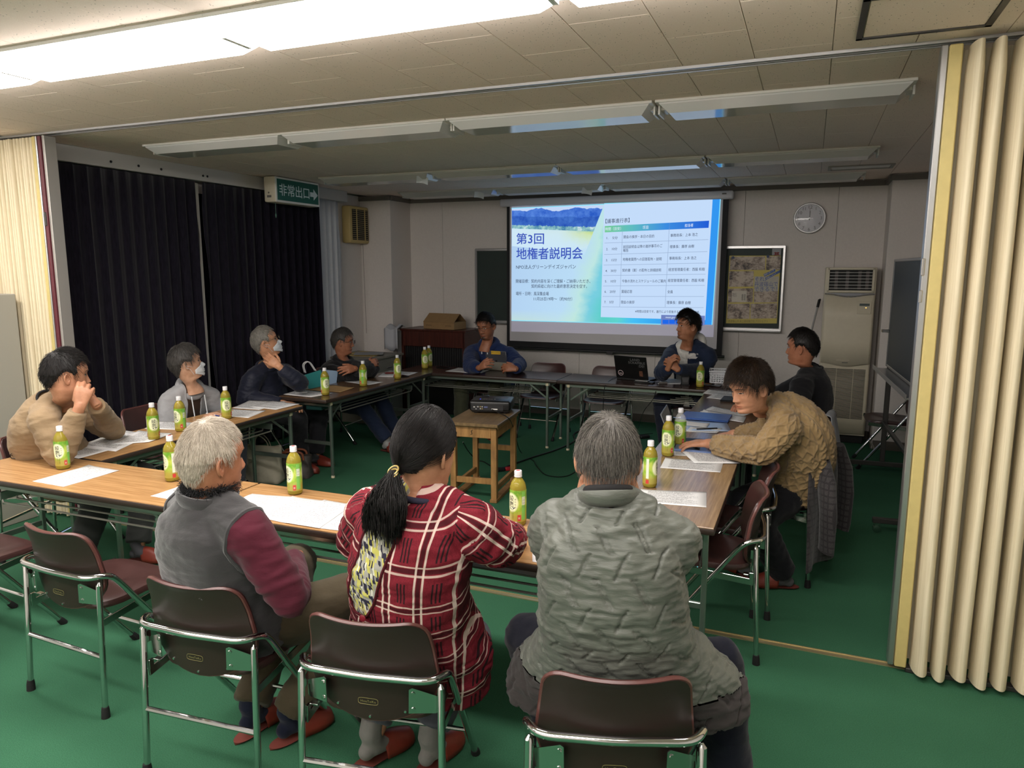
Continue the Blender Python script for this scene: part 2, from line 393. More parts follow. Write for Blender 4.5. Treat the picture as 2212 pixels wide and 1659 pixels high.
# ---------------------------------------------------------------- curtains on the window wall
t = NT('dark_curtain'); co = t.coord('Object', (1, 1, .15)); nz = t.noise(co, 90, 3)
t.setp(t.ramp(nz, [(.3, S(17, 15, 24)), (.7, S(30, 27, 38))]), .9, 0, .1, Sheen_Weight=.15); M_CURT = t.m
M_SHEER = pm('sheer_white', (196, 198, 202), .8, var=.03)
def curtain(name, label, y0, y1, z1, mat, amp, wl, seedv, x=-5.06, z0=.03):
    rnd = random.Random(seedv); ph = [rnd.uniform(0, 6) for _ in range(6)]; n = int((y1-y0)/wl*9)
    def fn(u, v):
        y = y0+(y1-y0)*u; s = y/wl*2*math.pi
        a = amp*(.75+.35*math.sin(y*2.3+ph[0]))*(1-.25*v)
        xx = x + a*math.sin(s+.5*math.sin(y*3+ph[1])+.15*math.sin(v*3+ph[2])) + .35*a*math.sin(2.1*s+ph[3]+.4*v)
        edge = .02*math.sin(v*14+ph[4])*(1 if u > .985 or u < .015 else 0)
        return (xx, y+edge+.3*a*math.cos(s), z0+(z1-z0)*v)
    o = obj(name, MB().grid(fn, n, 12), mat, angle=80)
    m = o.modifiers.new('thick', 'SOLIDIFY'); m.thickness = .004
    return tag(o, label, 'curtain')
curtain('blackout_curtain', 'dark navy blackout curtain nearer the left partition', 3.63, 5.015, 2.53, M_CURT, .036, .115, 1)
curtain('blackout_curtain', 'dark navy blackout curtain behind the exit sign', 5.07, 6.73, 2.53, M_CURT, .034, .115, 2)
curtain('sheer_curtain', 'white sheer curtain between the dark curtain and the ventilator', 6.70, 7.20, 2.55, M_SHEER, .026, .10, 3, -5.13)
mb = MB().box((-5.10, (3.6+7.25)/2, 2.60), (.12, 3.65, .12), .004); cr = thing('curtain_rail', 'grey white curtain box running along the ceiling over the dark curtains', 'curtain rail', (0, 0, 0))
obj('pelmet', mb, pm('pelmet_white', (178, 176, 172), .6), cr, smooth=False)
for y in (4.15, 4.4, 4.62, 5.07, 5.12): obj('screw', MB().lathe([(.001, 0), (.010, .001), (.010, .006), (.004, .009)], 8, Matrix.Translation((-5.039, y, 2.585)) @ Matrix.Rotation(R(90), 4, 'Y')), M_BLACK, cr)
struct('trim_window_post', MB().box((-5.13, 5.045, 1.3), (.05, .06, 2.45), .004), M_WHITE)
obj('glazing', MB().box((XL+.03, 5.2, 1.35), (.02, 3.2, 2.2)), pm('window_night', (26, 28, 36), .1), None, smooth=False).name = 'window_1'
bpy.data.objects['window_1']['kind'] = 'structure'
# ---------------------------------------------------------------- folding tables
def laminate(name, a, b, rough=.28, spec=.5):
    t = NT(name); co = t.coord('Object', (2.2, 46, 20)); w = t.noise(co, 1.6, 5, .62); g = t.noise(t.coord('Object', (3, 260, 40)), 1.0, 2)
    c = t.ramp(w, [(.32, S(*a)), (.66, S(*b))]); c = t.mix(t.math('MULTIPLY', t.ramp(g, [(.5, (0, 0, 0, 1)), (.72, (1, 1, 1, 1))]), .35), c, tuple(v*.62 for v in S(*a)[:3])+(1,))
    t.setp(c, rough, 0, spec); t.bump(g, .05, .001); return t.m
M_TEAK = laminate('teak_laminate', (156, 116, 74), (192, 150, 102), .26)
M_OAKGREY = laminate('oak_laminate', (128, 102, 72), (160, 132, 98), .2, .6)
M_WALNUT = laminate('walnut_laminate', (84, 62, 44), (108, 82, 58), .24)
M_ROSE = laminate('rosewood_laminate', (50, 33, 30), (72, 50, 44), .2, .55)
M_EDGE = pm('table_edge', (48, 37, 31), .4)
M_LEG = pm('table_steel', (150, 160, 152), .3, .85)
M_RAIL = pm('shelf_bar', (150, 148, 138), .3, .6)
M_FOOTC = pm('foot_cap_cream', (200, 190, 160), .5)
TABLE_H = .70
def table(label, x, y, rz, L, D, mat, legmat=None, wires=5, wide=False, group='folding tables in the square'):
    legmat = legmat or M_LEG
    t = thing('folding_table', label, 'table', (x, y, 0), rz, group)
    mb = MB(); n = 24; r = .018
    obj('tabletop', MB().box((0, 0, TABLE_H-.003), (L-.008, D-.008, .006), .0012), mat, t, smooth=False)
    obj('edge_band', MB().box((0, 0, TABLE_H-.0185), (L, D, .031), .008, seg=2), M_EDGE, t)
    for s in (-1, 1): obj('side_rail', MB().box((0, s*(D/2-.045), TABLE_H-.048), (L-.16, .022, .030), .002), legmat, t, smooth=False)
    xl = L/2-.11; yl = D/2-.045
    for sx in (-1, 1):
        for sy in (-1, 1):
            l = obj('leg', MB().box((sx*xl, sy*yl, (TABLE_H-.04)/2+.008), (.024, .024, TABLE_H-.056), .003), legmat, t, smooth=False)
            obj('foot_cap', MB().lathe([(.012, 0), (.017, .002), (.017, .016), (.014, .022)], 10, Matrix.Translation((sx*xl, sy*yl, 0))), M_FOOTC, l)
            obj('corner_block', MB().box((sx*xl, sy*yl, TABLE_H-.052), (.03, .03, .032), .003), M_FOOTC, l, smooth=False)
        obj('crossbar', MB().box((sx*xl, 0, .30), (.018, 2*yl-.02, .030), .003), legmat, t, smooth=False)
        obj('crossbar', MB().box((sx*xl, 0, TABLE_H-.07), (.018, 2*yl-.02, .024), .003), legmat, t, smooth=False)
        for sy in (-1, 1):
            obj('leg_brace', MB().box((0, 0, 0), (.26, .004, .016), 0, Matrix.Translation((sx*(xl-.095), sy*(yl-.02), TABLE_H-.135)) @ Matrix.Rotation(sx*R(36), 4, 'Y')), legmat, t, smooth=False)
    zs = TABLE_H-.155
    for k in range(wires):
        yy = (k/(wires-1)-.5)*(D-.16) if wires > 1 else 0
        obj('shelf_bar', MB().tube([(-(xl-.17), yy, zs+.05), (-(xl-.19), yy, zs), (xl-.19, yy, zs), (xl-.17, yy, zs+.05)], .0055, 6), M_RAIL, t)
    for sx in (-1, 1): obj('shelf_bracket', MB().box((sx*(xl-.18), 0, zs+.035), (.012, D-.14, .045), .002), legmat, t, smooth=False)
    return t
# near row, left row, front row, right row
table('light brown folding table in front, at the left with loose papers and folded eyeglasses', -3.36, 2.545, R(.9), 1.68, .455, M_TEAK)
table('light brown folding table in front of the three people seen from behind', -1.4475, 2.576, R(.9), 2.135, .455, M_TEAK)
table('folding table of the window side row, nearer one beside the beige sweatshirt', -3.905, 3.69, R(90.5), 1.80, .47, M_TEAK)
table('brown folding table of the window side row, farther one with a brown envelope on it', -3.885, 5.74, R(88.8), 1.76, .50, M_WALNUT)
table('dark brown folding table by the lectern with a tablet on it', -3.14, 6.865, R(.2), 1.80, .52, M_ROSE)
table('dark brown folding table in front of the screen with a black laptop on it', -1.335, 6.85, R(-.6), 1.80, .52, M_ROSE)
table('brown folding table near the right partition, with the open laptop on it', -.565, 3.90, R(90.3), 1.83, .50, M_OAKGREY)
table('brown folding table between the knit sweater and the front row of tables', -.555, 5.67, R(90.3), 1.66, .50, M_WALNUT)

# ---------------------------------------------------------------- folding chairs
M_VIN = pm('brown_vinyl', (60, 36, 34), .34, 0, .55, var=.10, vscale=8, bump=.10, bscale=500, bdist=.001)
M_VINB = pm('dark_back_board', (42, 30, 26), .45, 0, .45, var=.06, vscale=10, bump=.06, bscale=600, bdist=.001)
M_PIPE = pm('maroon_piping', (96, 58, 54), .3, 0, .55)
M_PLATE = pm('bright_steel', (188, 190, 186), .16, 1.0)
def back_y(x, z): return -.206 - .11*(z-.56) + 1.15*x*x - .02*max(0, (z-.66))/.1
ZB, ZT = .412, .758
def back_hw(z):
    if z < .555:
        q = (.555-z)/(.555-ZB); return .205*math.sqrt(max(0, 1-q**2.3))
    q = max(0, (z-(ZT-.055))/.055); return (.205-.022*(z-.555)/.2) - .055*(1-math.sqrt(max(0, 1-min(1, q)**2)))
def back_panel(off0, off1, mats, name):
    nu, nv = 17, 22; mb = MB(); zs = [ZB+(ZT-ZB)*(.5-.5*math.cos(math.pi*j/(nv-1))) for j in range(nv)]
    idx = {}
    for side, off in ((0, off0), (1, off1)):
        for j, z in enumerate(zs):
            for i in range(nu):
                x = (i/(nu-1)*2-1)*max(back_hw(z), .002); mb.v.append((x, back_y(x, z)+off, z - (.012*(1-(x/.2)**2) if z > ZT-.03 else 0)*((z-(ZT-.03))/.03 if z > ZT-.03 else 0)))
    N = nu*nv
    for j in range(nv-1):
        for i in range(nu-1):
            a = j*nu+i; mb.f.append((a, a+1, a+nu+1, a+nu)); mb.m.append(0)
            b = N+a; mb.f.append((b, b+nu, b+nu+1, b+1)); mb.m.append(0)
    ring = [i for i in range(nu)]+[j*nu+nu-1 for j in range(1, nv)]+[(nv-1)*nu+i for i in range(nu-2, -1, -1)]+[j*nu for j in range(nv-2, 0, -1)]
    for k in range(len(ring)):
        a, b = ring[k], ring[(k+1) % len(ring)]; mb.f.append((a, a+N, b+N, b)); mb.m.append(0)
    return mb.mesh(name, mats), ring, mb
bm_back, ring_, mbk = back_panel(-.009, .001, M_VINB, 'back_board')
bm_pad, _, _ = back_panel(.001, .016, M_VIN, 'backrest')
pp = [Vector(mbk.v[i]) + Vector((0, .010, 0)) for i in ring_]
bm_pipe = MB().tube(pp, .0075, 6, closed=True).mesh('piping', M_PIPE)
def seat_mesh():
    mb = MB(); n = 40; rings = []
    def outline(a):
        ca, sa = math.cos(a), math.sin(a); e = .45
        x = .205*math.copysign(abs(ca)**e, ca); y = .20*math.copysign(abs(sa)**e, sa); return x*(1+.05*(y/.2)), y+.0
    prof = [(0.0, .445), (.35, .446), (.7, .452), (.9, .456), (.975, .450), (1.0, .436), (.985, .424), (.9, .419), (.4, .419), (0.0, .419)]
    for s, z in prof:
        for k in range(n):
            x, y = outline(2*math.pi*k/n); zz = z + (-.010*max(0, y/.2)**3 if z > .43 else 0) - .006*(y/.2 < -.2)
            mb.v.append((x*max(s, .01), y*max(s, .01)+.015, zz))
    for j in range(len(prof)-1):
        for k in range(n):
            a = j*n+k; b = j*n+(k+1) % n; mb.f.append((a, b, b+n, a+n)); mb.m.append(0)
    return mb.mesh('seat', M_VIN)
bm_seat = seat_mesh()
def arcpts(pts, r=.05, n=5):
    """round the corners of a polyline"""
    P = [Vector(p) for p in pts]; out = [P[0]]
    for a, b, c in zip(P[:-2], P[1:-1], P[2:]):
        d1 = min(r, (a-b).length*.45); d2 = min(r, (c-b).length*.45); p = b+(a-b).normalized()*d1; q = b+(c-b).normalized()*d2
        for k in range(n+1):
            t_ = k/n; out.append(p.lerp(b, t_).lerp(b.lerp(q, t_), t_))
    out.append(P[-1]); return out
hoop = arcpts([(-.205, .245, .03), (-.232, -.125, .545), (-.236, -.165, .578), (-.20, -.228, .580), (0, -.240, .580), (.20, -.228, .580), (.236, -.165, .578), (.232, -.125, .545), (.205, .245, .03)], .045)
bm_hoop = MB().tube(hoop, .0125, 10).mesh('hoop_frame', M_CHROME)
def leg_mesh(s): return MB().tube([(s*.232, -.222, .028), (s*.226, -.196, .545), (s*.224, -.193, .556)], [.0115, .0115, .004], 10).mesh('leg', M_CHROME)
bm_leg = [leg_mesh(-1), leg_mesh(1)]
def cap_mesh(p, d): 
    M = Matrix.Translation(p) @ Vector((0, 0, 1)).rotation_difference(Vector(d)).to_matrix().to_4x4()
    return MB().lathe([(.012, -.002), (.0175, 0), (.016, .03), (.0135, .045), (.006, .046)], 10, M).mesh('rubber_foot', M_RUBBER)
bm_capr = [cap_mesh((s*.233, -.2235, 0), (0, .03, 1)) for s in (-1, 1)]
bm_capf = [cap_mesh((s*.2035, .266, 0), (s*.07, -.71, 1)) for s in (-1, 1)]
bm_cross = MB().tube([(-.229, -.210, .25), (.229, -.210, .25)], .0095, 8).mesh('crossbar', M_CHROME)
bm_crossf = MB().tube([(-.212, .135, .185), (.212, .135, .185)], .008, 8).mesh('crossbar', M_CHROME)
bm_srail = [MB().box((0, 0, 0), (.006, .40, .030), .001, Matrix.Translation((s*.216, .005, .402)) @ Matrix.Rotation(R(6), 4, 'X')).mesh('seat_rail', M_PLATE, smooth=False) for s in (-1, 1)]
def bracket_mesh(s):
    poly = [(-.052, -.040), (.030, -.050), (.036, -.044), (.036, .004), (-.040, .040), (-.050, .036)]
    M = Matrix.Translation((s*.178, -.196, .505)) @ Matrix.Rotation(s*R(24), 4, 'Z') @ Matrix.Scale(s, 4, (1, 0, 0)) @ Matrix.Rotation(R(90), 4, 'X')
    mb = MB().prism(poly, .003, M); mb.box((s*.216, -.186, .512), (.004, .02, .04))
    for x, y in ((-.038, .022), (-.038, -.028)): mb.lathe([(.007, .003), (.006, .006), (.001, .007)], 8, M @ Matrix.Translation((x, y, 0)))
    return mb.mesh('bracket', M_PLATE)
bm_brk = [bracket_mesh(-1), bracket_mesh(1)]
bm_riv = []
for x, z in ((0, .425), (-.11, .448), (.11, .448)): bm_riv.append(MB().lathe([(.005, 0), (.004, .003), (.001, .0035)], 8, Matrix.Translation((x, back_y(x, z)-.009, z)) @ Matrix.Rotation(R(90), 4, 'X')).mesh('rivet', M_PLATE))
mb = MB(); v_, f_ = text_mesh('HouToKu', .011, 'CENTER', 1.15); MN = Matrix.Translation((0, -.2125, .478)) @ Matrix.Rotation(R(90), 4, 'X'); mb.add(v_, f_, MN)
pl_ = [(.032*math.copysign(abs(math.cos(a))**.35, math.cos(a)), .010*math.copysign(abs(math.sin(a))**.5, math.sin(a))+.004, 0) for a in [2*math.pi*k/28 for k in range(28)]]
mb.tube(pl_, .0007, 4, closed=True, M=MN)
bm_name = mb.mesh('nameplate', pm('plate_gold', (150, 140, 90), .4, .4), smooth=False)
mb = MB().box((-.205, -.16, .415), (.03, .02, .006), .001).box((-.215, -.185, .408), (.008, .02, .035), .001); bm_latch = mb.mesh('latch', M_PLATE, smooth=False)
def chair(label, x, y, rz, group=None):
    t = thing('folding_chair', label, 'chair', (x, y, 0), rz, group)
    bk = link('backrest', bm_pad, t); link('back_board', bm_back, bk); link('piping', bm_pipe, bk); link('nameplate', bm_name, bk)['kind'] = 'stuff'
    for m_ in bm_riv: link('rivet', m_, bk)
    link('seat', bm_seat, t); hf = link('hoop_frame', bm_hoop, t)
    for k in (0, 1):
        link('seat_rail', bm_srail[k], t); l = link('leg', bm_leg[k], t); link('rubber_foot', bm_capr[k], l); link('rubber_foot', bm_capf[k], hf); link('bracket', bm_brk[k], bk)
    link('crossbar', bm_cross, t); link('crossbar', bm_crossf, t); link('latch', bm_latch, t)
    return t
GC = 'brown folding chairs around the tables'
def at_back(x, y, rz, d=.19): return (x - d*math.sin(rz), y + d*math.cos(rz))   # chair origin from the middle of its back
def chair_b(label, xb, yb, deg):
    x, y = at_back(xb, yb, R(deg)); return chair(label, x, y, R(deg), GC)
chair_b('empty brown folding chair cut off by the left frame edge', -3.62, 1.86, -3)
chair_b('empty brown folding chair beside the grey vest, its seat fully in view', -2.735, 1.87, -2)
chair_b('brown folding chair carrying the man in the grey fleece vest', -1.84, 1.70, 5)
chair_b('brown folding chair carrying the woman in the red plaid smock', -1.165, 1.71, 10)
chair_b('brown folding chair carrying the man in the grey green quilted jacket', -.405, 1.70, 18)
chair_b('brown folding chair behind the man in the beige sweatshirt', -4.50, 2.92, -72)
chair_b('empty brown folding chair by the dark curtain, nearer one', -4.56, 3.85, -86)
chair_b('brown folding chair carrying the woman in the grey hoodie', -4.66, 4.30, -88)
chair_b('brown folding chair carrying the man in navy with a hand at his neck', -4.68, 5.32, -90)
chair_b('brown folding chair carrying the man with folded arms', -4.66, 6.25, -90)
chair_b('brown folding chair carrying the man in the blue hoodie', -3.22, 7.50, 178)
chair_b('empty brown folding chair at the front tables beside the blue hoodie', -2.60, 7.40, 180)
chair_b('empty brown folding chair at the front tables behind the black laptop', -1.90, 7.38, 181)
chair_b('brown folding chair carrying the man in the white hoodie and navy vest', -1.02, 7.38, 176)
chair_b('empty brown folding chair tucked at the right table, nearest one', -.185, 3.46, 96)
chair_b('empty brown folding chair tucked at the right table beside the knit sweater', -.155, 3.93, 94)
chair_b('brown folding chair carrying the man in the cable knit sweater', .10, 4.42, 78)
chair_b('brown folding chair carrying the man in the black sweater', .16, 5.55, 86)
chair_b('brown folding chair by the portable chalkboard with a grey jacket on it', .93, 7.22, 92)
# ---------------------------------------------------------------- projection screen with the projected slide
YS = 8.13
def Q(px, py, Y=YS): return aty(px, py, Y)
def C6(cx, cy): return (1080+cx/4.2538, 400+cy/4.2538)
def quad(mb, pts, Y):   # flat polygon on the plane y=Y from picture-measured corners
    vs = [aty(x, y, Y) for x, y in pts]; mb.add(vs, [tuple(range(len(vs)-1, -1, -1))]); return mb
scr = thing('projection_screen', 'white pull-down projection screen with black border showing the projected agenda slide', 'screen')
M_SCRW = pm('screen_fabric', (208, 206, 210), .8); M_SCRB = pm('screen_border', (14, 14, 18), .7)
xl_, xr_ = -3.406, -.858; zb_ = .838; zt_ = 2.55
obj('border', MB().box(((xl_+xr_)/2, YS+.010, (zb_+zt_)/2), (xr_-xl_, .004, zt_-zb_)), M_SCRB, scr, smooth=False)
obj('fabric', MB().box(((-3.366-.917)/2, YS+.006, (.908+2.55)/2), (2.449, .004, 1.642)), M_SCRW, scr, smooth=False)
obj('weight_bar', MB().tube([(xl_-.02, YS+.005, .822), (xr_+.03, YS+.005, .828)], .014, 10), M_BLACK, scr)
obj('pull_grip', MB().box((-2.11, YS, .81), (.08, .02, .03), .004), M_BLACK, scr)
obj('case', MB().box(((-3.475-.83)/2, YS+.03, 2.548), (2.68, .09, .09), .02, seg=3), pm('screen_case', (206, 206, 210), .25), scr)
obj('case_badge', MB().box((-.905, YS-.018, 2.56), (.045, .004, .014)), M_GREYTRIM, scr, smooth=False)
G = SCREEN_GAIN
# picture panel: light blue wash with a green-teal sweep; colour is what the projector throws
t = NT('projected_wash'); t.setp((0, 0, 0, 1), 1, 0, 0)
at_ = t.attr('uv2'); sx = t.n('ShaderNodeSeparateXYZ'); t.l(at_, sx.inputs[0]); U, V = sx.outputs[0], sx.outputs[1]
nz = t.noise(at_, 6, 4, .6)
d1 = t.math('ADD', t.math('SUBTRACT', U, t.math('MULTIPLY', t.math('SUBTRACT', 1.0, V), -.17)), t.math('MULTIPLY', t.math('SUBTRACT', nz, .5), .10))
sweep = t.ramp(d1, [(0.0, S(176, 206, 240)), (.42, S(186, 220, 246)), (.50, S(190, 230, 226)), (.56, S(120, 206, 224)), (.64, S(92, 206, 200)), (.72, S(96, 212, 206)), (.80, S(70, 190, 245)), (1.0, S(46, 140, 238))])
low = t.ramp(V, [(0.0, (1, 1, 1, 1)), (.10, (0, 0, 0, 1))])
low2 = t.mix(t.math('MULTIPLY', low, t.ramp(U, [(.05, (.35, .35, .35, 1)), (.3, (.15, .15, .15, 1)), (.5, (0, 0, 0, 1))])), sweep, S(214, 240, 170))
t.l(low2, t.b.inputs['Emission Color']); t.b.inputs['Emission Strength'].default_value = G; M_WASH = t.m
TLp, TRp, BRp, BLp = (1105.2, 450), (1556, 429.4), (1538, 701.6), (1104.7, 692.2)
def bil(u, v, Y):
    a, b, c, d = [np.array(aty(x, y, Y)) for x, y in (TLp, TRp, BRp, BLp)]
    return tuple((a*(1-u)+b*u)*v + (d*(1-u)+c*u)*(1-v))
def uvpatch(name, fn, nu, nv, mat, parent, uvf=None):
    mb = MB().grid(fn, nu, nv); o = obj(name, mb, mat, parent, smooth=False)
    a = o.data.attributes.new('uv2', 'FLOAT_VECTOR', 'POINT'); vals = []
    for j in range(nv):
        for i in range(nu):
            u, v = i/(nu-1), j/(nv-1); u, v = uvf(u, v) if uvf else (u, v); vals += [u, v, 0]
    a.data.foreach_set('vector', vals); return o
t = NT('projected_margin'); t.setp(S(208, 206, 210), .8); t.b.inputs['Emission Color'].default_value = S(120, 118, 140); t.b.inputs['Emission Strength'].default_value = .62  # projector's black-level spill on the fabric, put in as faint emission
obj('projected_margin', quad(MB(), [(1105, 446), (1558, 425), (1541, 728), (1104.5, 716)], YS+.001), t.m, scr, smooth=False)
sl = uvpatch('slide', lambda u, v: bil(u, v, YS-.0005), 12, 8, M_WASH, scr)
# landscape photograph in the slide: hills, treeline, rice fields
t = NT('projected_landscape'); t.setp((0, 0, 0, 1), 1, 0, 0); at_ = t.attr('uv2'); sx = t.n('ShaderNodeSeparateXYZ'); t.l(at_, sx.inputs[0]); U, V = sx.outputs[0], sx.outputs[1]
def u1(scale, det, off):
    cmb = t.n('ShaderNodeCombineXYZ'); t.l(t.math('MULTIPLY', U, scale), cmb.inputs[0]); cmb.inputs[1].default_value = off; return t.noise(cmb.outputs[0], 1, det, .55)
ridge1 = t.math('ADD', .80, t.math('MULTIPLY', u1(5, 4, 3.1), .28)); ridge2 = t.math('ADD', .66, t.math('MULTIPLY', u1(4, 4, 9.7), .24)); tree = t.math('ADD', .50, t.math('MULTIPLY', u1(30, 4, 5), .12))
nz = t.noise(t.coord('Object', (1, 1, 1)), 9, 6, .7)
fld = t.ramp(t.math('ADD', V, t.math('MULTIPLY', t.math('SUBTRACT', nz, .5), .25)), [(0.0, S(188, 222, 250)), (.16, S(202, 230, 242)), (.3, S(206, 232, 204)), (.42, S(206, 226, 150)), (.5, S(160, 204, 160))])
leftfade = t.ramp(U, [(0.0, (.97, .97, .97, 1)), (.55, (.85, .85, .85, 1)), (.85, (.25, .25, .25, 1)), (.97, (0, 0, 0, 1))]); fld = t.mix(leftfade, fld, S(206, 232, 248))
c = t.mix(t.math('LESS_THAN', V, ridge1), S(196, 214, 246), t.ramp(nz, [(.35, S(44, 92, 196)), (.65, S(92, 140, 226))]))
c = t.mix(t.math('LESS_THAN', V, ridge2), c, t.ramp(nz, [(.35, S(36, 78, 178)), (.65, S(70, 118, 204))]))
c = t.mix(t.math('LESS_THAN', V, tree), c, t.ramp(nz, [(.4, S(70, 130, 170)), (.55, S(150, 200, 200)), (.62, S(206, 226, 230))]))
c = t.mix(t.math('LESS_THAN', V, .47), c, fld)
t.l(c, t.b.inputs['Emission Color']); t.b.inputs['Emission Strength'].default_value = G; M_LAND = t.m
P0, P1, P2, P3 = [C6(*p) for p in ((110, 215), (955, 185), (955, 330), (110, 560))]
def landq(u, v, Y=YS-.0012):
    x = P0[0]+(P1[0]-P0[0])*u; top = P0[1]+(P1[1]-P0[1])*u; bot = C6(0, 560)[1]+(C6(0, 640)[1]-C6(0, 560)[1])*u
    xs = x - (1-v)*max(0, (u-.5))*2*C6(0, 0)[0]*0
    y = bot+(top-bot)*v; p = aty(x - (1-v)*u*u*42, y, Y); return tuple(p)
uvpatch('slide_photo', landq, 14, 8, M_LAND, scr)
E_PANEL = em('projected_panel', (196, 220, 250), G); E_BLUE = em('projected_blue', (38, 128, 236), G); E_DARK = em('projected_text', (60, 72, 100), G*.9); E_TITLE = em('projected_title', (66, 92, 196), G*.9)
E_WHITE = em('projected_white', (222, 238, 255), G); E_LINE = em('projected_line', (150, 172, 204), G); E_BAR = em('projected_toolbar', (120, 140, 206), G*.85)
E_BTN = em('projected_button', (34, 104, 232), G); E_CYAN = em('projected_rim', (130, 226, 250), G*1.05)
obj('slide_panel', quad(MB(), [C6(*p) for p in ((958, 165), (1955, 118), (1886, 1240), (926, 1212))], YS-.002), E_PANEL, scr, smooth=False)
obj('slide_panel_edge', quad(MB(), [C6(*p) for p in ((1955, 118), (2025, 125), (1948, 1283), (1886, 1282))], YS-.0024), em('projected_side', (52, 150, 240), G), scr, smooth=False)
mb = MB()
for a, b in (((107, 213), (958, 176)), ((2025, 125), (1948, 1283)), ((105, 1243), (1480, 1278)), ((958, 170), (1955, 122))):
    p, q = C6(*a), C6(*b); P_, Q_ = aty(*p, YS-.003), aty(*q, YS-.003); d = (Q_-P_).normalized(); n = Vector((-d.z, 0, d.x))*.004
    mb.add([P_-n, Q_-n, Q_+n, P_+n], [(3, 2, 1, 0)])
o = obj('slide_rim', mb, E_CYAN, scr, smooth=False); o['kind'] = 'stuff'
t = NT('projected_header'); t.setp((0, 0, 0, 1), 1, 0, 0); sx = t.n('ShaderNodeSeparateXYZ'); t.l(t.attr('uv2'), sx.inputs[0])
t.l(t.ramp(sx.outputs[0], [(0, S(120, 204, 150)), (.25, S(96, 190, 190)), (.6, S(60, 140, 224)), (1, S(34, 92, 214))]), t.b.inputs['Emission Color']); t.b.inputs['Emission Strength'].default_value = G
hq = [C6(*p) for p in ((963, 376), (1922, 326), (1917, 392), (963, 434))]
def hfn(u, v):
    a = np.array(aty(*hq[0], YS-.003))*(1-u)+np.array(aty(*hq[1], YS-.003))*u; b = np.array(aty(*hq[3], YS-.003))*(1-u)+np.array(aty(*hq[2], YS-.003))*u; return tuple(b*(1-v)+a*v)
uvpatch('slide_table_header', hfn, 8, 2, t.m, scr)
mb = MB()
def rule(a, b, w=.0022):
    p, q = C6(*a), C6(*b); P_, Q_ = aty(*p, YS-.003), aty(*q, YS-.003); d = (Q_-P_).normalized(); n = Vector((-d.z, 0, d.x))*w; mb.add([P_-n, Q_-n, Q_+n, P_+n], [(3, 2, 1, 0)])
for a, b in (((960, 532), (1915, 500)), ((958, 637), (1905, 610)), ((952, 735), (1897, 716)), ((950, 830), (1888, 818)), ((948, 927), (1882, 921)), ((944, 1022), (1875, 1023)), ((940, 1118), (1870, 1125)), ((1127, 372), (1100, 1118)), ((1558, 350), (1517, 1124))): rule(a, b)
o = obj('slide_table_rules', mb, E_LINE, scr, smooth=False); o['kind'] = 'stuff'
def slide_text(s, a, b, hpx, mat, Y=YS-.004):
    """lettering whose baseline runs from a to b (measured corners), hpx tall"""
    A, B = aty(*C6(*a), Y), aty(*C6(*b), Y); v, f = text_mesh(s, 1.0, 'LEFT', 1.0, .012 if hpx > 60 else .004); w = max(p[0] for p in v); x0 = min(p[0] for p in v)
    hz = (aty(C6(*a)[0], C6(*a)[1]-hpx/4.2538, Y)-A).length; hm = max(p[1] for p in v); ex = (B-A)/(w-x0); ez = Vector((0, 0, hz/max(hm, .3)))
    mbt = MB(); mbt.add([A+ex*(x-x0)+ez*y for x, y, z in v], f); o = obj('slide_text', mbt, mat, scr, smooth=False); o['kind'] = 'stuff'; return o
LT = [('第3回', (150, 532), (405, 532), 92, E_TITLE), ('地権者説明会', (150, 672), (762, 668), 98, E_TITLE), ('NPO法人グリーンデイズジャパン', (148, 768), (697, 765), 36, E_DARK),
 ('開催目標：契約内容を深くご理解・ご納得いただき、', (146, 896), (830, 897), 32, E_DARK), ('契約締結に向けた最終意思決定を促す。', (288, 942), (800, 944), 32, E_DARK), ('場所・日時：風深集会場', (146, 1010), (448, 1012), 32, E_DARK), ('11月25日19時〜（約90分）', (311, 1058), (664, 1060), 32, E_DARK),
 ('【議事進行表】', (970, 348), (1190, 338), 38, E_DARK), ('時間（目安）', (968, 416), (1112, 410), 28, E_WHITE), ('項目', (1311, 402), (1362, 400), 28, E_WHITE), ('担当者', (1697, 384), (1776, 379), 28, E_WHITE),
 ('1.　5分', (980, 496), (1082, 494), 25, E_DARK), ('開会の挨拶・本日の目的', (1136, 488), (1418, 480), 27, E_DARK), ('事務局長：上本 浩之', (1566, 474), (1818, 464), 27, E_DARK),
 ('2.　10分', (976, 598), (1078, 596), 25, E_DARK), ('前回説明会以降の進捗事項のご', (1132, 580), (1492, 568), 27, E_DARK), ('報告', (1132, 612), (1180, 611), 27, E_DARK), ('理事長：藤原 由樹', (1560, 578), (1784, 572), 27, E_DARK),
 ('3.　15分', (973, 700), (1074, 698), 25, E_DARK), ('地権者質問への回答配布・説明', (1128, 694), (1485, 690), 27, E_DARK), ('事務局長：上本 浩之', (1555, 684), (1806, 680), 27, E_DARK),
 ('4.　30分', (969, 798), (1070, 797), 25, E_DARK), ('契約書（案）の配布と詳細説明', (1124, 794), (1480, 792), 27, E_DARK), ('経営管理責任者：西脇 和樹', (1548, 788), (1882, 784), 27, E_DARK),
 ('5.　10分', (965, 894), (1067, 893), 25, E_DARK), ('今後の流れとスケジュールのご案内', (1120, 893), (1524, 893), 27, E_DARK), ('経営管理責任者：西脇 和樹', (1542, 888), (1876, 886), 27, E_DARK),
 ('6.　20分', (961, 989), (1063, 989), 25, E_DARK), ('質疑応答', (1116, 989), (1215, 990), 27, E_DARK), ('全員', (1538, 991), (1588, 992), 27, E_DARK),
 ('7.　5分', (958, 1085), (1045, 1085), 25, E_DARK), ('閉会の挨拶', (1112, 1087), (1236, 1088), 27, E_DARK), ('理事長：藤原 由樹', (1532, 1090), (1752, 1092), 27, E_DARK),
 ('※時間は目安です。進行により前後する可能性があります。', (1242, 1170), (1840, 1178), 24, E_DARK)]
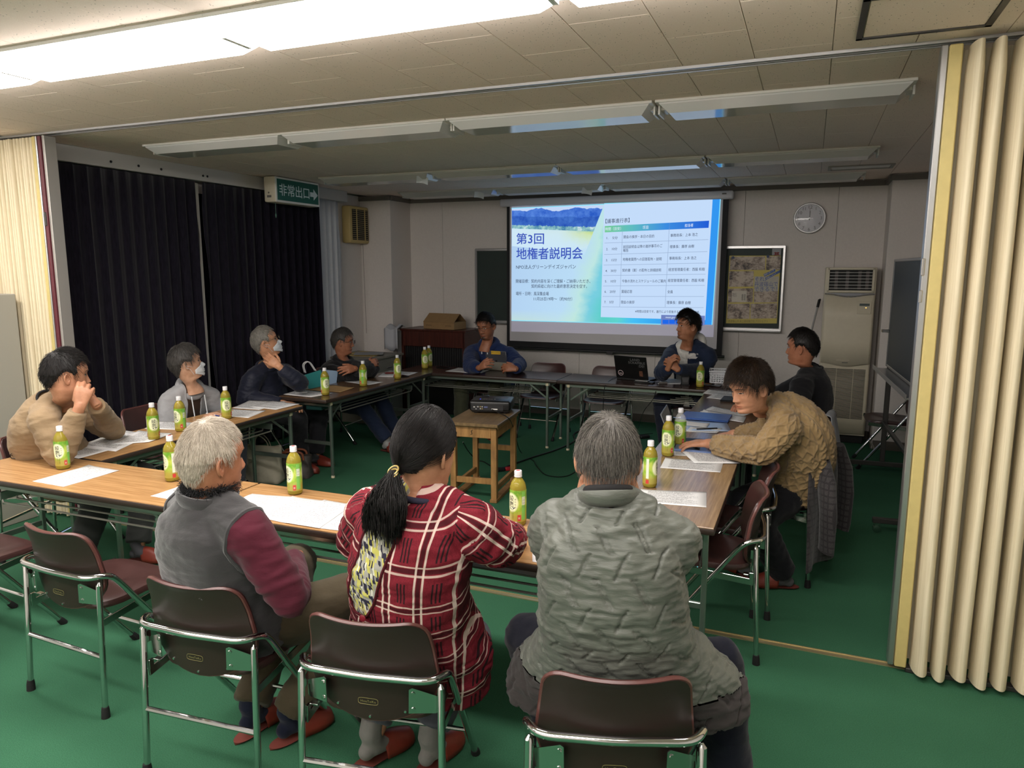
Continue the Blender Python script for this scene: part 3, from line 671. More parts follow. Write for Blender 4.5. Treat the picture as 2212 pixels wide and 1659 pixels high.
for a in LT: slide_text(*a)
obj('slide_toolbar', quad(MB(), [C6(*p) for p in ((1482, 1192), (1884, 1200), (1880, 1288), (1478, 1282))], YS-.0035), E_BAR, scr, smooth=False)
for k, (x0, x1) in enumerate(((1494, 1550), (1554, 1608), (1614, 1660))): obj('slide_button', quad(MB(), [C6(*p) for p in ((x0, 1236), (x1, 1237), (x1, 1275), (x0, 1274))], YS-.004), E_BTN, scr, smooth=False)
slide_text('meet.google.com', (1522, 1222), (1690, 1224), 18, E_WHITE, YS-.0045)

# ---------------------------------------------------------------- chalkboard behind the screen, poster and notice
M_CHALK = pm('chalkboard_green', (28, 44, 40), .6, var=.12, vscale=4)
bb = thing('chalkboard', 'long dark green chalkboard with silver frame mounted behind the projection screen', 'chalkboard', (-2.07, YW-.045, 0))
obj('board', MB().box((0, 0, 1.565), (3.56, .03, .87)), M_CHALK, bb, smooth=False)
mb = MB()
for dz in (1.13, 2.005): obj('frame_bar', MB().box((0, -.006, dz), (3.60, .045, .032), .004), M_ALU, bb, smooth=False)
for dx in (-1.79, 1.79): obj('frame_bar', MB().box((dx, -.006, 1.567), (.028, .044, .90), .004), M_ALU, bb, smooth=False)
obj('chalk_tray', MB().box((0, -.05, 1.115), (3.6, .07, .014), .004), M_ALU, bb, smooth=False)
e = obj('eraser', MB().box((-3.78+.02, YW-.095, 1.14), (.14, .05, .032), .006), pm('eraser_grey', (70, 76, 90), .8)); tag(e, 'small dark chalk eraser on the tray at the left end of the chalkboard', 'eraser')
YPO = YW-.072
def PQ(cx, cy): return (1555+cx/8.2933, 520+cy/8.2933)
po = thing('poster', 'yellow edged poster of old school photographs pinned to the chalkboard', 'poster')
M_PY = pm('poster_yellow', (196, 180, 84), .5); M_PW = pm('poster_white', (176, 172, 160), .5); M_PB = pm('poster_blue', (44, 84, 150), .5)
def pq(name, pts, mat, off=0): return obj(name, quad(MB(), [PQ(*p) for p in pts], YPO-off), mat, po, smooth=False)
obj('sheet', quad(MB(), [PQ(*p) for p in ((172, 268), (1095, 268), (1020, 1482), (108, 1480))], YPO), M_PY, po, smooth=False)
t = NT('sepia_photo'); co = t.coord('Object', (1, 1, 1)); n1 = t.noise(co, 11, 5, .65); n4 = t.noise(t.coord('Object', (1, 1, 1.6)), 42, 4, .7)
mm = t.math('ADD', t.math('MULTIPLY', n1, .6), t.math('MULTIPLY', n4, .4)); t.setp(t.ramp(mm, [(.40, S(52, 44, 40)), (.47, S(134, 118, 106)), (.56, S(188, 174, 158))]), .5); M_SEPIA = t.m
for a in (((190, 285), (815, 280), (812, 525), (178, 525)), ((835, 280), (1090, 275), (1080, 520), (825, 525)), ((168, 545), (608, 545), (600, 820), (160, 828)), ((150, 860), (600, 850), (588, 1105), (146, 1105)), ((612, 915), (1040, 905), (1028, 1105), (606, 1108)), ((138, 1130), (540, 1125), (530, 1400), (132, 1400)), ((552, 1128), (1028, 1118), (1018, 1390), (546, 1398))): pq('poster_photo', a, M_SEPIA, .002)
pq('poster_banner', ((620, 640), (1060, 640), (1040, 905), (612, 912)), M_PW, .0015); pq('calligraphy_sheet', ((215, 900), (480, 900), (478, 1098), (212, 1095)), pm('poster_pale', (200, 194, 180), .6), .003)
pq('poster_ribbon', ((780, 598), (990, 505), (996, 548), (800, 645)), M_PB, .003); pq('poster_ribbon', ((812, 660), (1080, 522), (1080, 570), (824, 704)), M_PB, .003)
def ptext(s, a, b, h, mat, off=.004):
    A, B = aty(*PQ(*a), YPO-off), aty(*PQ(*b), YPO-off); v, f = text_mesh(s, 1.0); w = max(p[0] for p in v); x0 = min(p[0] for p in v); hz = (aty(PQ(*a)[0], PQ(*a)[1]-h/8.2933, YPO-off)-A).length/.75
    ex = (B-A)/(w-x0); up = Vector((-ex.z, 0, ex.x)).normalized()*hz; mbt = MB(); mbt.add([A+ex*(x-x0)+up*y for x, y, z in v], f); o = obj('poster_text', mbt, mat, po, smooth=False); o['kind'] = 'stuff'; return o
M_PT = pm('poster_ink', (62, 88, 150), .5); M_PK = pm('poster_black', (30, 26, 26), .5); M_PLT = pm('poster_light', (206, 204, 190), .5)
ptext('それ、', (628, 722), (830, 722), 72, M_PT); ptext('丹波篠山で', (618, 818), (1036, 812), 72, M_PT); ptext('できるで！', (618, 908), (1020, 902), 72, M_PT)
ptext('高校へ行って', (800, 628), (975, 548), 28, M_PLT); ptext('挑戦したい！', (836, 690), (1010, 600), 28, M_PLT)
ptext('学校を支える', (225, 1000), (300, 1000), 60, M_PK); ptext('書道', (385, 1060), (460, 1060), 95, M_PK); ptext('丹波篠山市 県立高校魅力化プロジェクト', (150, 1462), (860, 1462), 40, pm('poster_olive', (120, 108, 50), .5))
for x, y in ((238, 302), (862, 282)): pq('poster_pin_mark', [(x+26*math.cos(a), y+26*math.sin(a)) for a in [2*math.pi*k/12 for k in range(12)]], pm('poster_navy', (28, 52, 92), .5), .004)
nt = thing('notice_sheet', 'small grey sheet with a red emblem in the upper corner of the chalkboard', 'notice')
obj('sheet', quad(MB(), [PQ(*p) for p in ((940, 120), (1105, 112), (1092, 262), (934, 258))], YPO+.004), pm('notice_grey', (150, 152, 156), .6), nt, smooth=False)
mb = MB()
for (x, y, w, h) in ((1020, 216, 46, 8), (1020, 236, 32, 6), (1000, 226, 10, 22), (1040, 226, 10, 22), (1020, 252, 50, 7)): quad(mb, [PQ(x-w, y-h), PQ(x+w, y-h), PQ(x+w, y+h), PQ(x-w, y+h)], YPO+.002)
obj('emblem', mb, pm('emblem_red', (150, 44, 44), .5), nt, smooth=False)['kind'] = 'stuff'

# ---------------------------------------------------------------- wall clock
ck = thing('wall_clock', 'round white wall clock with black numerals high on the front wall', 'clock', (-.055, YW-.014, 2.295))
MC = Matrix.Rotation(R(90), 4, 'X')
obj('rim', MB().lathe([(.150, 0), (.158, .012), (.158, .034), (.150, .044), (.143, .044), (.140, .030)], 40, MC, caps=False), pm('clock_rim', (186, 186, 184), .3, .3), ck)
obj('face', MB().lathe([(.001, .026), (.143, .026)], 40, MC, caps=False), pm('clock_face', (206, 206, 214), .5), ck, smooth=False)
for h in range(12):
    hh = h or 12; a = R(90-30*h); v, f = text_mesh(str(hh), .046, 'CENTER'); mb = MB().add(v, f, Matrix.Translation((.112*math.cos(a), -.029, .112*math.sin(a)-.016)) @ MC); obj('numeral', mb, M_BLACK, ck, smooth=False)
for k, (L, w, ang) in enumerate(((.075, .006, 2), (.105, .004, -1))): obj('hand', MB().box((0, 0, L/2-.012), (w, .002, L+.02), M=Matrix.Translation((0, -.030-.002*k, 0)) @ Matrix.Rotation(R(ang), 4, 'Y')), M_BLACK, ck, smooth=False)
obj('hub', MB().lathe([(.008, .028), (.007, .036), (.001, .037)], 12, MC), M_CHROME, ck)
t = NT('clock_glass'); t.setp((1, 1, 1, 1), .03, 0, 1.0); t.b.inputs['Alpha'].default_value = .22; M_GLASS = t.m
obj('glass', MB().lathe([(.142, .037), (.10, .043), (.05, .046), (.001, .047)], 32, MC, caps=False), M_GLASS, ck)

# ---------------------------------------------------------------- floor standing air conditioner
ac = thing('air_conditioner', 'tall cream floor standing air conditioner below the clock', 'air conditioner', (.362, 7.98, 0))
W = .465; D_ = .27
obj('cabinet', MB().box((0, D_/2+.02, .94), (W, D_, 1.70), .006), M_CREAM, ac)
obj('plinth', MB().box((0, D_/2+.05, .045), (W-.02, D_-.06, .09), .004), M_BLACK, ac)
obj('grille_recess', MB().box((0, .018, 1.665), (W-.075, .006, .20)), pm('dark_recess', (16, 15, 15), .7), ac, smooth=False)
for s in (-1, 1): obj('frame_bar', MB().box((s*(W/2-.028), .008, 1.665), (.022, .03, .235), .004), M_CREAM, ac); obj('frame_bar', MB().box((0, .008, 1.665+s*.112), (W-.04, .03, .022), .004), M_CREAM, ac)
for k in range(6): obj('louvre', MB().box((0, .010, 1.585+k*.031), (W-.08, .016, .004), M=None), M_WHITE, ac, smooth=False)
for x in (-.13, -.03, .08, .15): obj('vane', MB().box((x, .016, 1.665), (.03, .004, .18)), pm('vane_grey', (74, 66, 64), .5), ac, smooth=False)
def wavy_panel(z0, z1, amp0, amp1):
    def fn(u, v):
        x = (u-.5)*(W-.012); b = math.cos((u-.5)*math.pi*2)*.5+.5
        return (x, -.004-.010*math.sin(math.pi*u)**.5, (z0-amp0*b)+((z1-amp1*b)-(z0-amp0*b))*v)
    return MB().grid(fn, 25, 4)
o = obj('front_panel', wavy_panel(.835, 1.535, .028, .026), M_CREAM, ac); m = o.modifiers.new('t', 'SOLIDIFY'); m.thickness = .02; m.offset = -1
o = obj('intake_panel', wavy_panel(.115, .825, .0, .028), M_CREAM, ac); m = o.modifiers.new('t', 'SOLIDIFY'); m.thickness = .018; m.offset = -1
o = obj('accent_strip', wavy_panel(1.520, 1.538, .026, 0.), pm('accent_grey', (140, 142, 148), .4), ac)
for k in range(40): obj('intake_slot', MB().box((0, -.0165, .275+k*.0128), (W-.075, .003, .0062)), MATS['dark_recess'], ac, smooth=False)
for x in (-.07, .085): obj('slot_rib', MB().box((x, -.0185, .525), (.004, .004, .515)), M_CREAM, ac, smooth=False)
c_ = obj('control_panel', MB().box((.14, -.016, 1.395), (.125, .006, .125), .003), pm('control_cream', (196, 188, 166), .5), ac, smooth=False)
obj('display', MB().box((.14, -.020, 1.425), (.09, .003, .024)), pm('lcd_grey', (70, 82, 80), .3), c_, smooth=False); obj('status_lamp', MB().box((.155, -.020, 1.395), (.012, .003, .006)), em('amber_lamp', (255, 210, 110), 1.5), c_, smooth=False)
obj('badge', MB().box((0, -.019, .842), (.055, .003, .007)), M_GREYTRIM, ac, smooth=False)
obj('handle_recess', MB().box((-.02, -.0165, .865), (.12, .002, .012)), pm('cream_shade', (180, 172, 150), .5), ac, smooth=False)
pt = thing('pole', 'thin silver pole with a black handle leaning beside the air conditioner', 'pole')
obj('shaft', MB().tube([atz(1690, 955, .01), aty(1767, 660, 8.16)], .010, 8), M_ALU, pt); obj('grip', MB().tube([aty(1766, 664, 8.155), aty(1770, 648, 8.17), aty(1773, 646, 8.17)], [.014, .014, .008], 8), M_BLACK, pt)
lo = pt.children[0]; 
sw = thing('light_switch', 'cream wall switch plate on the right pillar beside the chalkboard stand', 'switch', (aty(1930, 707, PRY-.01).x, PRY-.008, aty(1930, 707, PRY).z))
obj('plate', MB().box((0, 0, 0), (.075, .012, .12), .004), pm('switch_cream', (190, 172, 120), .5), sw, smooth=False); obj('rocker', MB().box((.012, -.008, .004), (.018, .008, .03), .002), M_CREAM, sw, smooth=False)

# ---------------------------------------------------------------- exit sign
sg = thing('exit_sign', 'green emergency exit sign box hanging from the ceiling before the dark curtain', 'sign', (-4.89, 6.09, CEIL))
obj('case', MB().box((0, 0, -.128), (.14, .68, .245), .018, seg=2), M_CREAM, sg)
obj('sign_frame', MB().box((.068, 0, -.128), (.010, .675, .24), .006), M_WHITE, sg, smooth=False)
obj('sign_face', MB().box((.074, .0, -.128), (.004, .63, .20)), pm('exit_green', (10, 84, 66), .35), sg, smooth=False)
MS = Matrix.Translation((.0768, -.295, -.185)) @ Matrix.Rotation(R(90), 4, 'Z') @ Matrix.Rotation(R(90), 4, 'X')
v, f = text_mesh('非常出口', .122, 'LEFT', .94, .006); obj('sign_text', MB().add(v, f, MS @ Matrix.Translation((0, .012, 0))), pm('sign_white', (206, 220, 220), .5), sg, smooth=False)['kind'] = 'stuff'
obj('sign_arrow', MB().add([(x, y, 0) for x, y in ((.475, .03), (.53, .03), (.53, -.005), (.60, .05), (.53, .11), (.53, .075), (.475, .075))], [tuple(range(7))], MS), MATS['sign_white'], sg, smooth=False)
obj('test_lamp', MB().lathe([(.009, 0), (.006, .005)], 10, Matrix.Translation((-.01, -.34, -.16)) @ Matrix.Rotation(R(90), 4, 'X')), M_GREYTRIM, sg); obj('test_label', MB().box((-.005, -.341, -.195), (.05, .003, .022)), M_GREYTRIM, sg, smooth=False)
obj('pull_cord', MB().tube([(.03, -.30, -.25), (.03, -.30, -.36)], .0025, 6).lathe([(.002, .02), (.008, 0), (.006, -.02), (.001, -.028)], 8, Matrix.Translation((.03, -.30, -.37))), pm('cord_green', (70, 110, 96), .5), sg)
# ---------------------------------------------------------------- ventilator on the window wall
vt = thing('ventilator', 'cream square ventilator with dark slats high on the window side wall', 'ventilator', (-5.20, 7.60, 2.30))
obj('housing', MB().box((0.02, 0, 0), (.12, .40, .44), .02, seg=2), pm('vent_cream', (186, 164, 108), .5), vt)
obj('slat_recess', MB().box((.082, .01, .0), (.004, .33, .36)), MATS['dark_recess'], vt, smooth=False)
for k in range(15): obj('slat', MB().box((.088, .01, -.165+k*.0236), (.010, .33, .007), M=None), pm('slat_tan', (150, 134, 98), .5), vt, smooth=False)
for y in (-.075, .095): obj('slat_post', MB().box((.092, y, 0), (.008, .012, .36)), MATS['vent_cream'], vt, smooth=False)
obj('pull_cord', MB().tube([(.03, .13, -.22), (.03, .14, -.8), (.03, .15, -1.33)], .0022, 6), M_GREYTRIM, vt)

# ---------------------------------------------------------------- lectern, cardboard box, cabinet, cloth
t = NT('lectern_wood'); co = t.coord('Object', (30, 30, 2.0)); w = t.noise(co, 1.5, 5, .6); t.setp(t.ramp(w, [(.3, S(50, 22, 18)), (.7, S(84, 40, 30))]), .35); M_LECT = t.m
lc = thing('lectern', 'dark red wooden lectern with a black recessed front panel', 'lectern', (-4.235, 7.78, 0), R(-2))
obj('front_rail', MB().box((0, 0, .93), (.88, .04, .20), .004), M_LECT, lc, smooth=False); obj('lower_rail', MB().box((0, 0, .50), (.84, .03, .08), .003), M_LECT, lc, smooth=False)
for s in (-1, 1): obj('side_panel', MB().box((s*.43, .20, .515), (.03, .44, 1.03), .004), M_LECT, lc, smooth=False)
o = obj('front_panel', MB().box((0, .035, .45), (.82, .02, .90)), pm('lectern_black', (16, 15, 16), .6), lc, smooth=False)
for k in range(26): obj('slat', MB().box((-.40+k*.032, .018, .68), (.012, .014, .33)), MATS['lectern_black'], o, smooth=False)
obj('top_board', MB().box((0, .21, 1.03), (.92, .48, .025), .006), M_LECT, lc, smooth=False)
bx = thing('cardboard_box', 'brown cardboard box with its flaps folded up like a roof on the lectern', 'box', (-4.16, 7.95, 1.045), R(-8))
M_CARD = pm('cardboard', (146, 116, 78), .8, var=.06, vscale=20)
obj('carton', MB().box((0, 0, .045), (.46, .26, .09), .002), M_CARD, bx, smooth=False)
for s in (-1, 1): obj('flap', MB().box((0, 0, .075), (.46, .004, .165), M=Matrix.Translation((0, s*.128, .088)) @ Matrix.Rotation(s*R(52), 4, 'X')), M_CARD, bx, smooth=False)
v, f = text_mesh('EPSON', .026, 'LEFT', 1.1); obj('print', MB().add(v, f, Matrix.Translation((-.19, -.1305, .035)) @ MC).add(v, f, Matrix.Translation((.10, -.1305, .035)) @ MC), pm('carton_ink', (70, 52, 38), .8), bx, smooth=False)
cb = thing('low_cabinet', 'low grey steel drawer cabinet by the window wall beside the lectern', 'cabinet', (-4.86, 7.25, 0))
M_CAB = pm('cabinet_grey', (126, 122, 110), .5)
obj('body', MB().box((0, 0, .37), (.62, .62, .74), .004), M_CAB, cb, smooth=False); obj('top', MB().box((0, 0, .752), (.66, .66, .024), .004), M_CAB, cb, smooth=False)
for z in (.16, .38, .60): d_ = obj('drawer', MB().box((.313, 0, z), (.012, .56, .20), .003), M_CAB, cb, smooth=False); obj('handle', MB().box((.325, 0, z+.03), (.014, .10, .014), .004), M_ALU, d_, smooth=False)
for k, (dx, dy, rz, c) in enumerate(((0.02, -.05, .2, (176, 152, 92)), (-.03, .06, -.15, (186, 164, 108)), (.05, .0, .5, (150, 152, 156)))):
    e = obj('envelope', MB().box((0, 0, 0), (.34, .24, .006), .001), pm('envelope_%d' % k, c, .7), smooth=False); e.location = (-4.86+dx, 7.25+dy, .768+.0065*k); e.rotation_euler = (0, 0, rz)
    tag(e, ('yellow brown envelope at the bottom of the pile on the grey cabinet', 'pale yellow envelope in the middle of the pile on the grey cabinet', 'grey sheet folder on top of the pile on the grey cabinet')[k], 'envelope')
def clothfn(u, v):
    return (-.10+.2*u, (-.05 if v > .4 else -.05-.02*math.sin(8*u))+.3*max(0, v-.4), 1.085-.0*v-(.28*(.4-v)/.4 if v < .4 else 0)+.02*math.sin(u*9)+.015*math.sin(v*11))
o = obj('white_cloth', MB().grid(clothfn, 12, 14), pm('cloth_pale', (176, 178, 184), .8)); m = o.modifiers.new('t', 'SOLIDIFY'); m.thickness = .004; o.location = (-4.76, 7.72, -.02)
tag(o, 'crumpled pale cloth draped at the left corner of the lectern', 'cloth')
cs = thing('low_stand', 'small white stand behind the lectern under the pale cloth', 'stand', (-4.752, 7.99, 0)); obj('post', MB().box((0, -.02, .50), (.10, .20, 1.0), .006), pm('stand_grey', (150, 150, 148), .6), cs, smooth=False)

# ---------------------------------------------------------------- portable chalkboard on castors
wb = thing('portable_chalkboard', 'portable dark chalkboard on castors beside the right partition', 'chalkboard', (.70, 6.10, 0), R(93))
obj('board', MB().box((0, 0, 1.40), (1.7, .02, .88)), pm('slate_blue', (48, 56, 62), .45), wb, smooth=False)
for s in (-1, 1):
    obj('frame_bar', MB().box((0, 0, 1.40+s*.445), (1.74, .03, .022), .004), M_ALU, wb, smooth=False); obj('frame_bar', MB().box((s*.86, 0, 1.40), (.022, .03, .90), .004), M_ALU, wb, smooth=False)
    obj('upright', MB().box((s*.88, -.02, .80), (.03, .04, 1.50), .004), M_DKALU, wb, smooth=False)
    f_ = obj('base_foot', MB().box((s*.80, 0, .09), (.04, .52, .035), .004), M_DKALU, wb, smooth=False)
    for q in (-1, 1): obj('castor', MB().lathe([(.012, -.012), (.026, -.010), (.026, .010), (.012, .012)], 14, Matrix.Translation((s*.80, q*.23, .028)) @ Matrix.Rotation(R(90), 4, 'Y')).box((s*.80, q*.23, .062), (.02, .04, .03), .003), M_CHROME, f_)
obj('tray', MB().box((0, .06, .93), (1.6, .13, .012), .003), M_ALU, wb, smooth=False); obj('tray_lip', MB().box((0, .122, .945), (1.6, .008, .035), .002), M_ALU, wb, smooth=False)
obj('cross_rail', MB().box((0, 0, .45), (1.7, .03, .03), .004), M_DKALU, wb, smooth=False)
obj('tilt_knob', MB().box((.86, .04, 1.25), (.05, .06, .025), .004), M_CHROME, wb, smooth=False)
# ---------------------------------------------------------------- people: builder
def sstep(a, b, x):
    t_ = np.clip((np.asarray(x, float)-a)/(b-a), 0, 1); return t_*t_*(3-2*t_)
def V3(a): return np.array(a, float)
def unit(a): a = np.array(a, float); return a/max(1e-9, np.linalg.norm(a))
def frame(o, fwd, up):
    y = unit(fwd); x = unit(np.cross(y, up)); z = np.cross(x, y); M = np.eye(4); M[:3, 0], M[:3, 1], M[:3, 2], M[:3, 3] = x, y, z, o; return M
def app(M, P): return np.asarray(P) @ M[:3, :3].T + M[:3, 3]
# head slices: half width, front reach and back reach against height (head frame: +y face, +z crown, +x its right)
_z = np.linspace(-.21, .1175, 660)
def _prof(pts, top):
    zz = [p[0] for p in pts]; vv = [p[1] for p in pts]; r = np.interp(_z, zz, vv); k = np.exp(-np.linspace(-2, 2, 15)**2); k /= k.sum()
    r = np.convolve(np.pad(r, 7, 'edge'), k, 'valid'); dome = top*np.sqrt(np.clip(1-(_z/.118)**2, 0, 1)); s = sstep(.02, .07, _z); return r*(1-s)+dome*s
W_ = _prof([(-.21, .058), (-.15, .054), (-.128, .053), (-.118, .050), (-.105, .050), (-.09, .056), (-.07, .063), (-.04, .0695), (0, .0755), (.03, .0775), (.118, .0775)], .0785)
YF_ = _prof([(-.21, .040), (-.15, .034), (-.132, .036), (-.124, .052), (-.118, .074), (-.110, .085), (-.098, .089), (-.084, .084), (-.072, .088), (-.055, .087), (-.03, .086), (0, .087), (.018, .093), (.04, .0955), (.118, .0955)], .0965)
YB_ = _prof([(-.21, .066), (-.15, .058), (-.12, .058), (-.09, .066), (-.06, .081), (-.03, .093), (0, .099), (.03, .1005), (.118, .1005)], .1005)
def Wz(z): return np.interp(z, _z, W_)
def YFz(z): return np.interp(z, _z, YF_)
def YBz(z): return np.interp(z, _z, YB_)
def G2(x, z, cx, cz, sx, sz): return np.exp(-((x-cx)/sx)**2-((z-cz)/sz)**2)
def face_add(x, z, f):
    d = 0*x
    tip = np.interp(z, [-.056, -.050, -.042, -.036, -.01, .012, .022], [0, .006, .022, .0235, .010, .003, 0])*f.get('nose', 1); sg = np.interp(z, [-.05, -.04, -.02, .02], [.0155, .0135, .0085, .0075])
    d = d + tip*np.exp(-(x/sg)**2) + .006*(G2(x, z, .013, -.044, .006, .006)+G2(x, z, -.013, -.044, .006, .006))
    for s in (-1, 1):
        d = d - .0075*G2(x, z, s*.031, .004, .017, .010) + .0045*G2(x, z, s*.031, -.002, .015, .0075) + .0035*G2(x, z, s*.03, .024, .02, .007) + .0045*G2(x, z, s*.040, -.030, .016, .016)
        d = d - .002*G2(x, z, s*.026, -.058, .005, .014)
    d = d + .0055*G2(x, z, 0, -.0665, .020, .0055) + .0065*G2(x, z, 0, -.0775, .018, .0055) - .0045*G2(x, z, 0, -.0718, .023, .0022) - .003*G2(x, z, 0, -.088, .016, .005) + .004*G2(x, z, 0, -.102, .015, .010)
    return d
HN, HR = 104, 96
def head_grid(f):
    t_ = np.linspace(-1, 1, HN, endpoint=False); az = np.pi*np.sign(t_)*np.abs(t_)**1.35
    s = np.linspace(0, 1, HR); z = -.21+.3275*s; z = np.where(z > .06, .06+.0575*np.sin((z-.06)/.0575*np.pi/2), z)
    A, Z = np.meshgrid(az, z); w, yf, yb = Wz(Z)*f.get('wide', 1), YFz(Z), YBz(Z); jaw = f.get('jaw', 0); w = w*(1+jaw*np.exp(-((Z+.085)/.03)**2))
    X = w*np.sin(A); c = np.cos(A); Y = np.where(c > 0, yf*np.abs(c)**.86, -yb*np.abs(c)**.95)
    fr = sstep(.15, .5, c)*(Z > -.118); Y = Y+face_add(X, Z, f)*fr
    return np.stack([X, Y, Z], -1).reshape(-1, 3), A.ravel(), Z.ravel()
def grid_faces(nu, nv, top=True):
    fs = []
    for j in range(nv-1):
        for i in range(nu): fs.append((j*nu+i, j*nu+(i+1) % nu, (j+1)*nu+(i+1) % nu, (j+1)*nu+i))
    if top: fs.append(tuple((nv-1)*nu+i for i in range(nu)))
    return fs
def ear_mesh(s):
    mb = MB(); n, m = 22, 9
    for j in range(m):
        r = j/(m-1)
        for i in range(n):
            a = 2*math.pi*i/n; ex = .0175*math.cos(a)*(1+.12*math.sin(a)); ez = .031*math.sin(a) - .004*math.cos(a)
            h = (-.004 if r < .45 else 0)*(1 if math.sin(a) > -.75 else .3) + .006*math.exp(-((r-.84)/.12)**2)*(1 if math.cos(a) < .4 or math.sin(a) > .2 else .35) + .003*math.exp(-((r-.55)/.12)**2)
            h -= .010*max(0, r-.9)*10 if r > .9 else 0
            mb.v.append((s*(.004+h+.010*(-math.cos(a))*r), ex*r-.002, ez*r))
    for j in range(m-1):
        for i in range(n): mb.f.append((j*n+i, j*n+(i+1) % n, (j+1)*n+(i+1) % n, (j+1)*n+i)); mb.m.append(0)
    return np.array(mb.v), mb.f
def shell_pts(P, off):
    x, y, z = P[:, 0], P[:, 1], P[:, 2]; Y0 = np.where(y > 0, .0955, .1005); rt = np.sqrt((x/.078)**2+(y/Y0)**2+(z/.118)**2); up = z > .0
    zc = np.clip(z, -.2, .03); w = Wz(zc); yy = np.where(y > 0, YFz(zc), YBz(zc)); rl = np.sqrt((x/w)**2+(y/yy)**2)
    out = P.copy(); k = np.where(up, (1+off/.092)/np.maximum(rt, .05), (1+off/.085)/np.maximum(rl, .05))
    out[:, 0] *= k; out[:, 1] *= k; out[:, 2] = np.where(up, z*k, z); return out
def hairline(A, h):
    a = np.abs(A); return np.interp(a, [0, .55, .95, 1.2, 1.38, 1.52, 1.85, 2.15, 2.6, np.pi], [h['front'], h['front']-.004, h['temple'], h['temple']-.01, h['burn'], .012, .008, h['nape']+.035, h['nape'], h['nape']])
def strand_tubes(paths, r, taper=.35):
    """paths (n, k, 3) -> three sided tapering strands"""
    n, k, _ = paths.shape; d = np.gradient(paths, axis=1); d /= np.maximum(np.linalg.norm(d, axis=2, keepdims=True), 1e-9)
    ref = np.zeros_like(d); ref[..., 0] = .3; ref[..., 1] = .2; ref[..., 2] = 1; e1 = np.cross(d, ref); e1 /= np.maximum(np.linalg.norm(e1, axis=2, keepdims=True), 1e-6); e2 = np.cross(d, e1)
    rr = (np.linspace(1, taper, k)*r)[None, :, None]; V = np.zeros((n, k, 3, 3))
    for q in range(3): an = 2*math.pi*q/3; V[:, :, q] = paths+e1*math.cos(an)*rr+e2*math.sin(an)*rr
    base = (np.arange(n)*k*3)[:, None, None]; j = np.arange(k-1)[None, :, None]*3; q = np.arange(3)[None, None, :]; q2 = (q+1) % 3
    F = np.stack([base+j+q, base+j+q2, base+j+3+q2, base+j+3+q], -1).reshape(-1, 4)
    return V.reshape(-1, 3), F, np.repeat(RNG.random(n), k*3)
def raw_mesh(name, V, F, mat, attrs=None, smooth=True):
    me = bpy.data.meshes.new(name); V = np.asarray(V, float); F = np.asarray(F)
    me.vertices.add(len(V)); me.vertices.foreach_set('co', V.ravel()); n = len(F); k = F.shape[1]
    me.loops.add(n*k); me.loops.foreach_set('vertex_index', F.ravel().astype(np.int32)); me.polygons.add(n); me.polygons.foreach_set('loop_start', (np.arange(n)*k).astype(np.int32))
    me.update(calc_edges=True); me.polygons.foreach_set('use_smooth', [smooth]*n)
    for nm, val in (attrs or {}).items(): a = me.attributes.new(nm, 'FLOAT', 'POINT'); a.data.foreach_set('value', np.asarray(val, float))
    if mat: me.materials.append(mat)
    return me
def hair_mat(name, dark, light, rough=.38):
    if name in MATS: return MATS[name]
    t = NT(name); rnd = t.attr('rnd', 'Fac'); nz = t.noise(t.coord('Object', (1, 1, 1)), 30, 3); c = t.ramp(t.math('ADD', t.math('MULTIPLY', rnd, .7), t.math('MULTIPLY', nz, .3)), [(.15, S(*dark)), (.85, S(*light))])
    t.setp(c, .5, 0, .3); MATS[name] = t.m; return t.m
def skin_mat(name, rgb):
    if name in MATS: return MATS[name]
    t = NT(name); co = t.coord('Object'); n1 = t.noise(co, 22, 4, .6); n2 = t.noise(co, 160, 3); lip = t.attr('lip', 'Fac'); c = S(*rgb)
    lo = (c[0]*.84, c[1]*.76, c[2]*.70, 1); hi = (min(1, c[0]*1.07), c[1]*1.04, c[2]*1.02, 1)
    col = t.mix(t.math('MULTIPLY', lip, .75), t.ramp(n1, [(.35, lo), (.65, hi)]), (c[0]*.72, c[1]*.42, c[2]*.40, 1)); brow = t.attr('dark', 'Fac'); col = t.mix(brow, col, S(46, 36, 32))
    t.setp(col, .5, 0, .45, Subsurface_Weight=.08, Subsurface_Scale=.006); t.b.inputs['Subsurface Radius'].default_value = (1, .35, .2); t.bump(n2, .12, .002); MATS[name] = t.m; return t.m
def fabric(name, rgb, rough=.85, var=.12, wscale=900, bump=.25, sheen=.1, folds=.35, spec=.2):
    if name in MATS: return MATS[name]
    t = NT(name); co = t.coord('Object'); c = S(*rgb); n1 = t.noise(co, 9, 4, .55); n2 = t.noise(co, wscale, 2, .6); lo = tuple(v*(1-var) for v in c[:3])+(1,); hi = tuple(min(1, v*(1+var)) for v in c[:3])+(1,)
    t.setp(t.ramp(t.math('ADD', t.math('MULTIPLY', n1, .6), t.math('MULTIPLY', n2, .4)), [(.35, lo), (.65, hi)]), rough, 0, spec, Sheen_Weight=sheen)
    mpn = t.coord('Object', (14, 14, 34)); fo = t.noise(mpn, 1.0, 4, .55); t.bump(t.math('ADD', t.math('MULTIPLY', fo, folds*4), t.math('MULTIPLY', n2, .12)), bump, .012); MATS[name] = t.m; return t.m
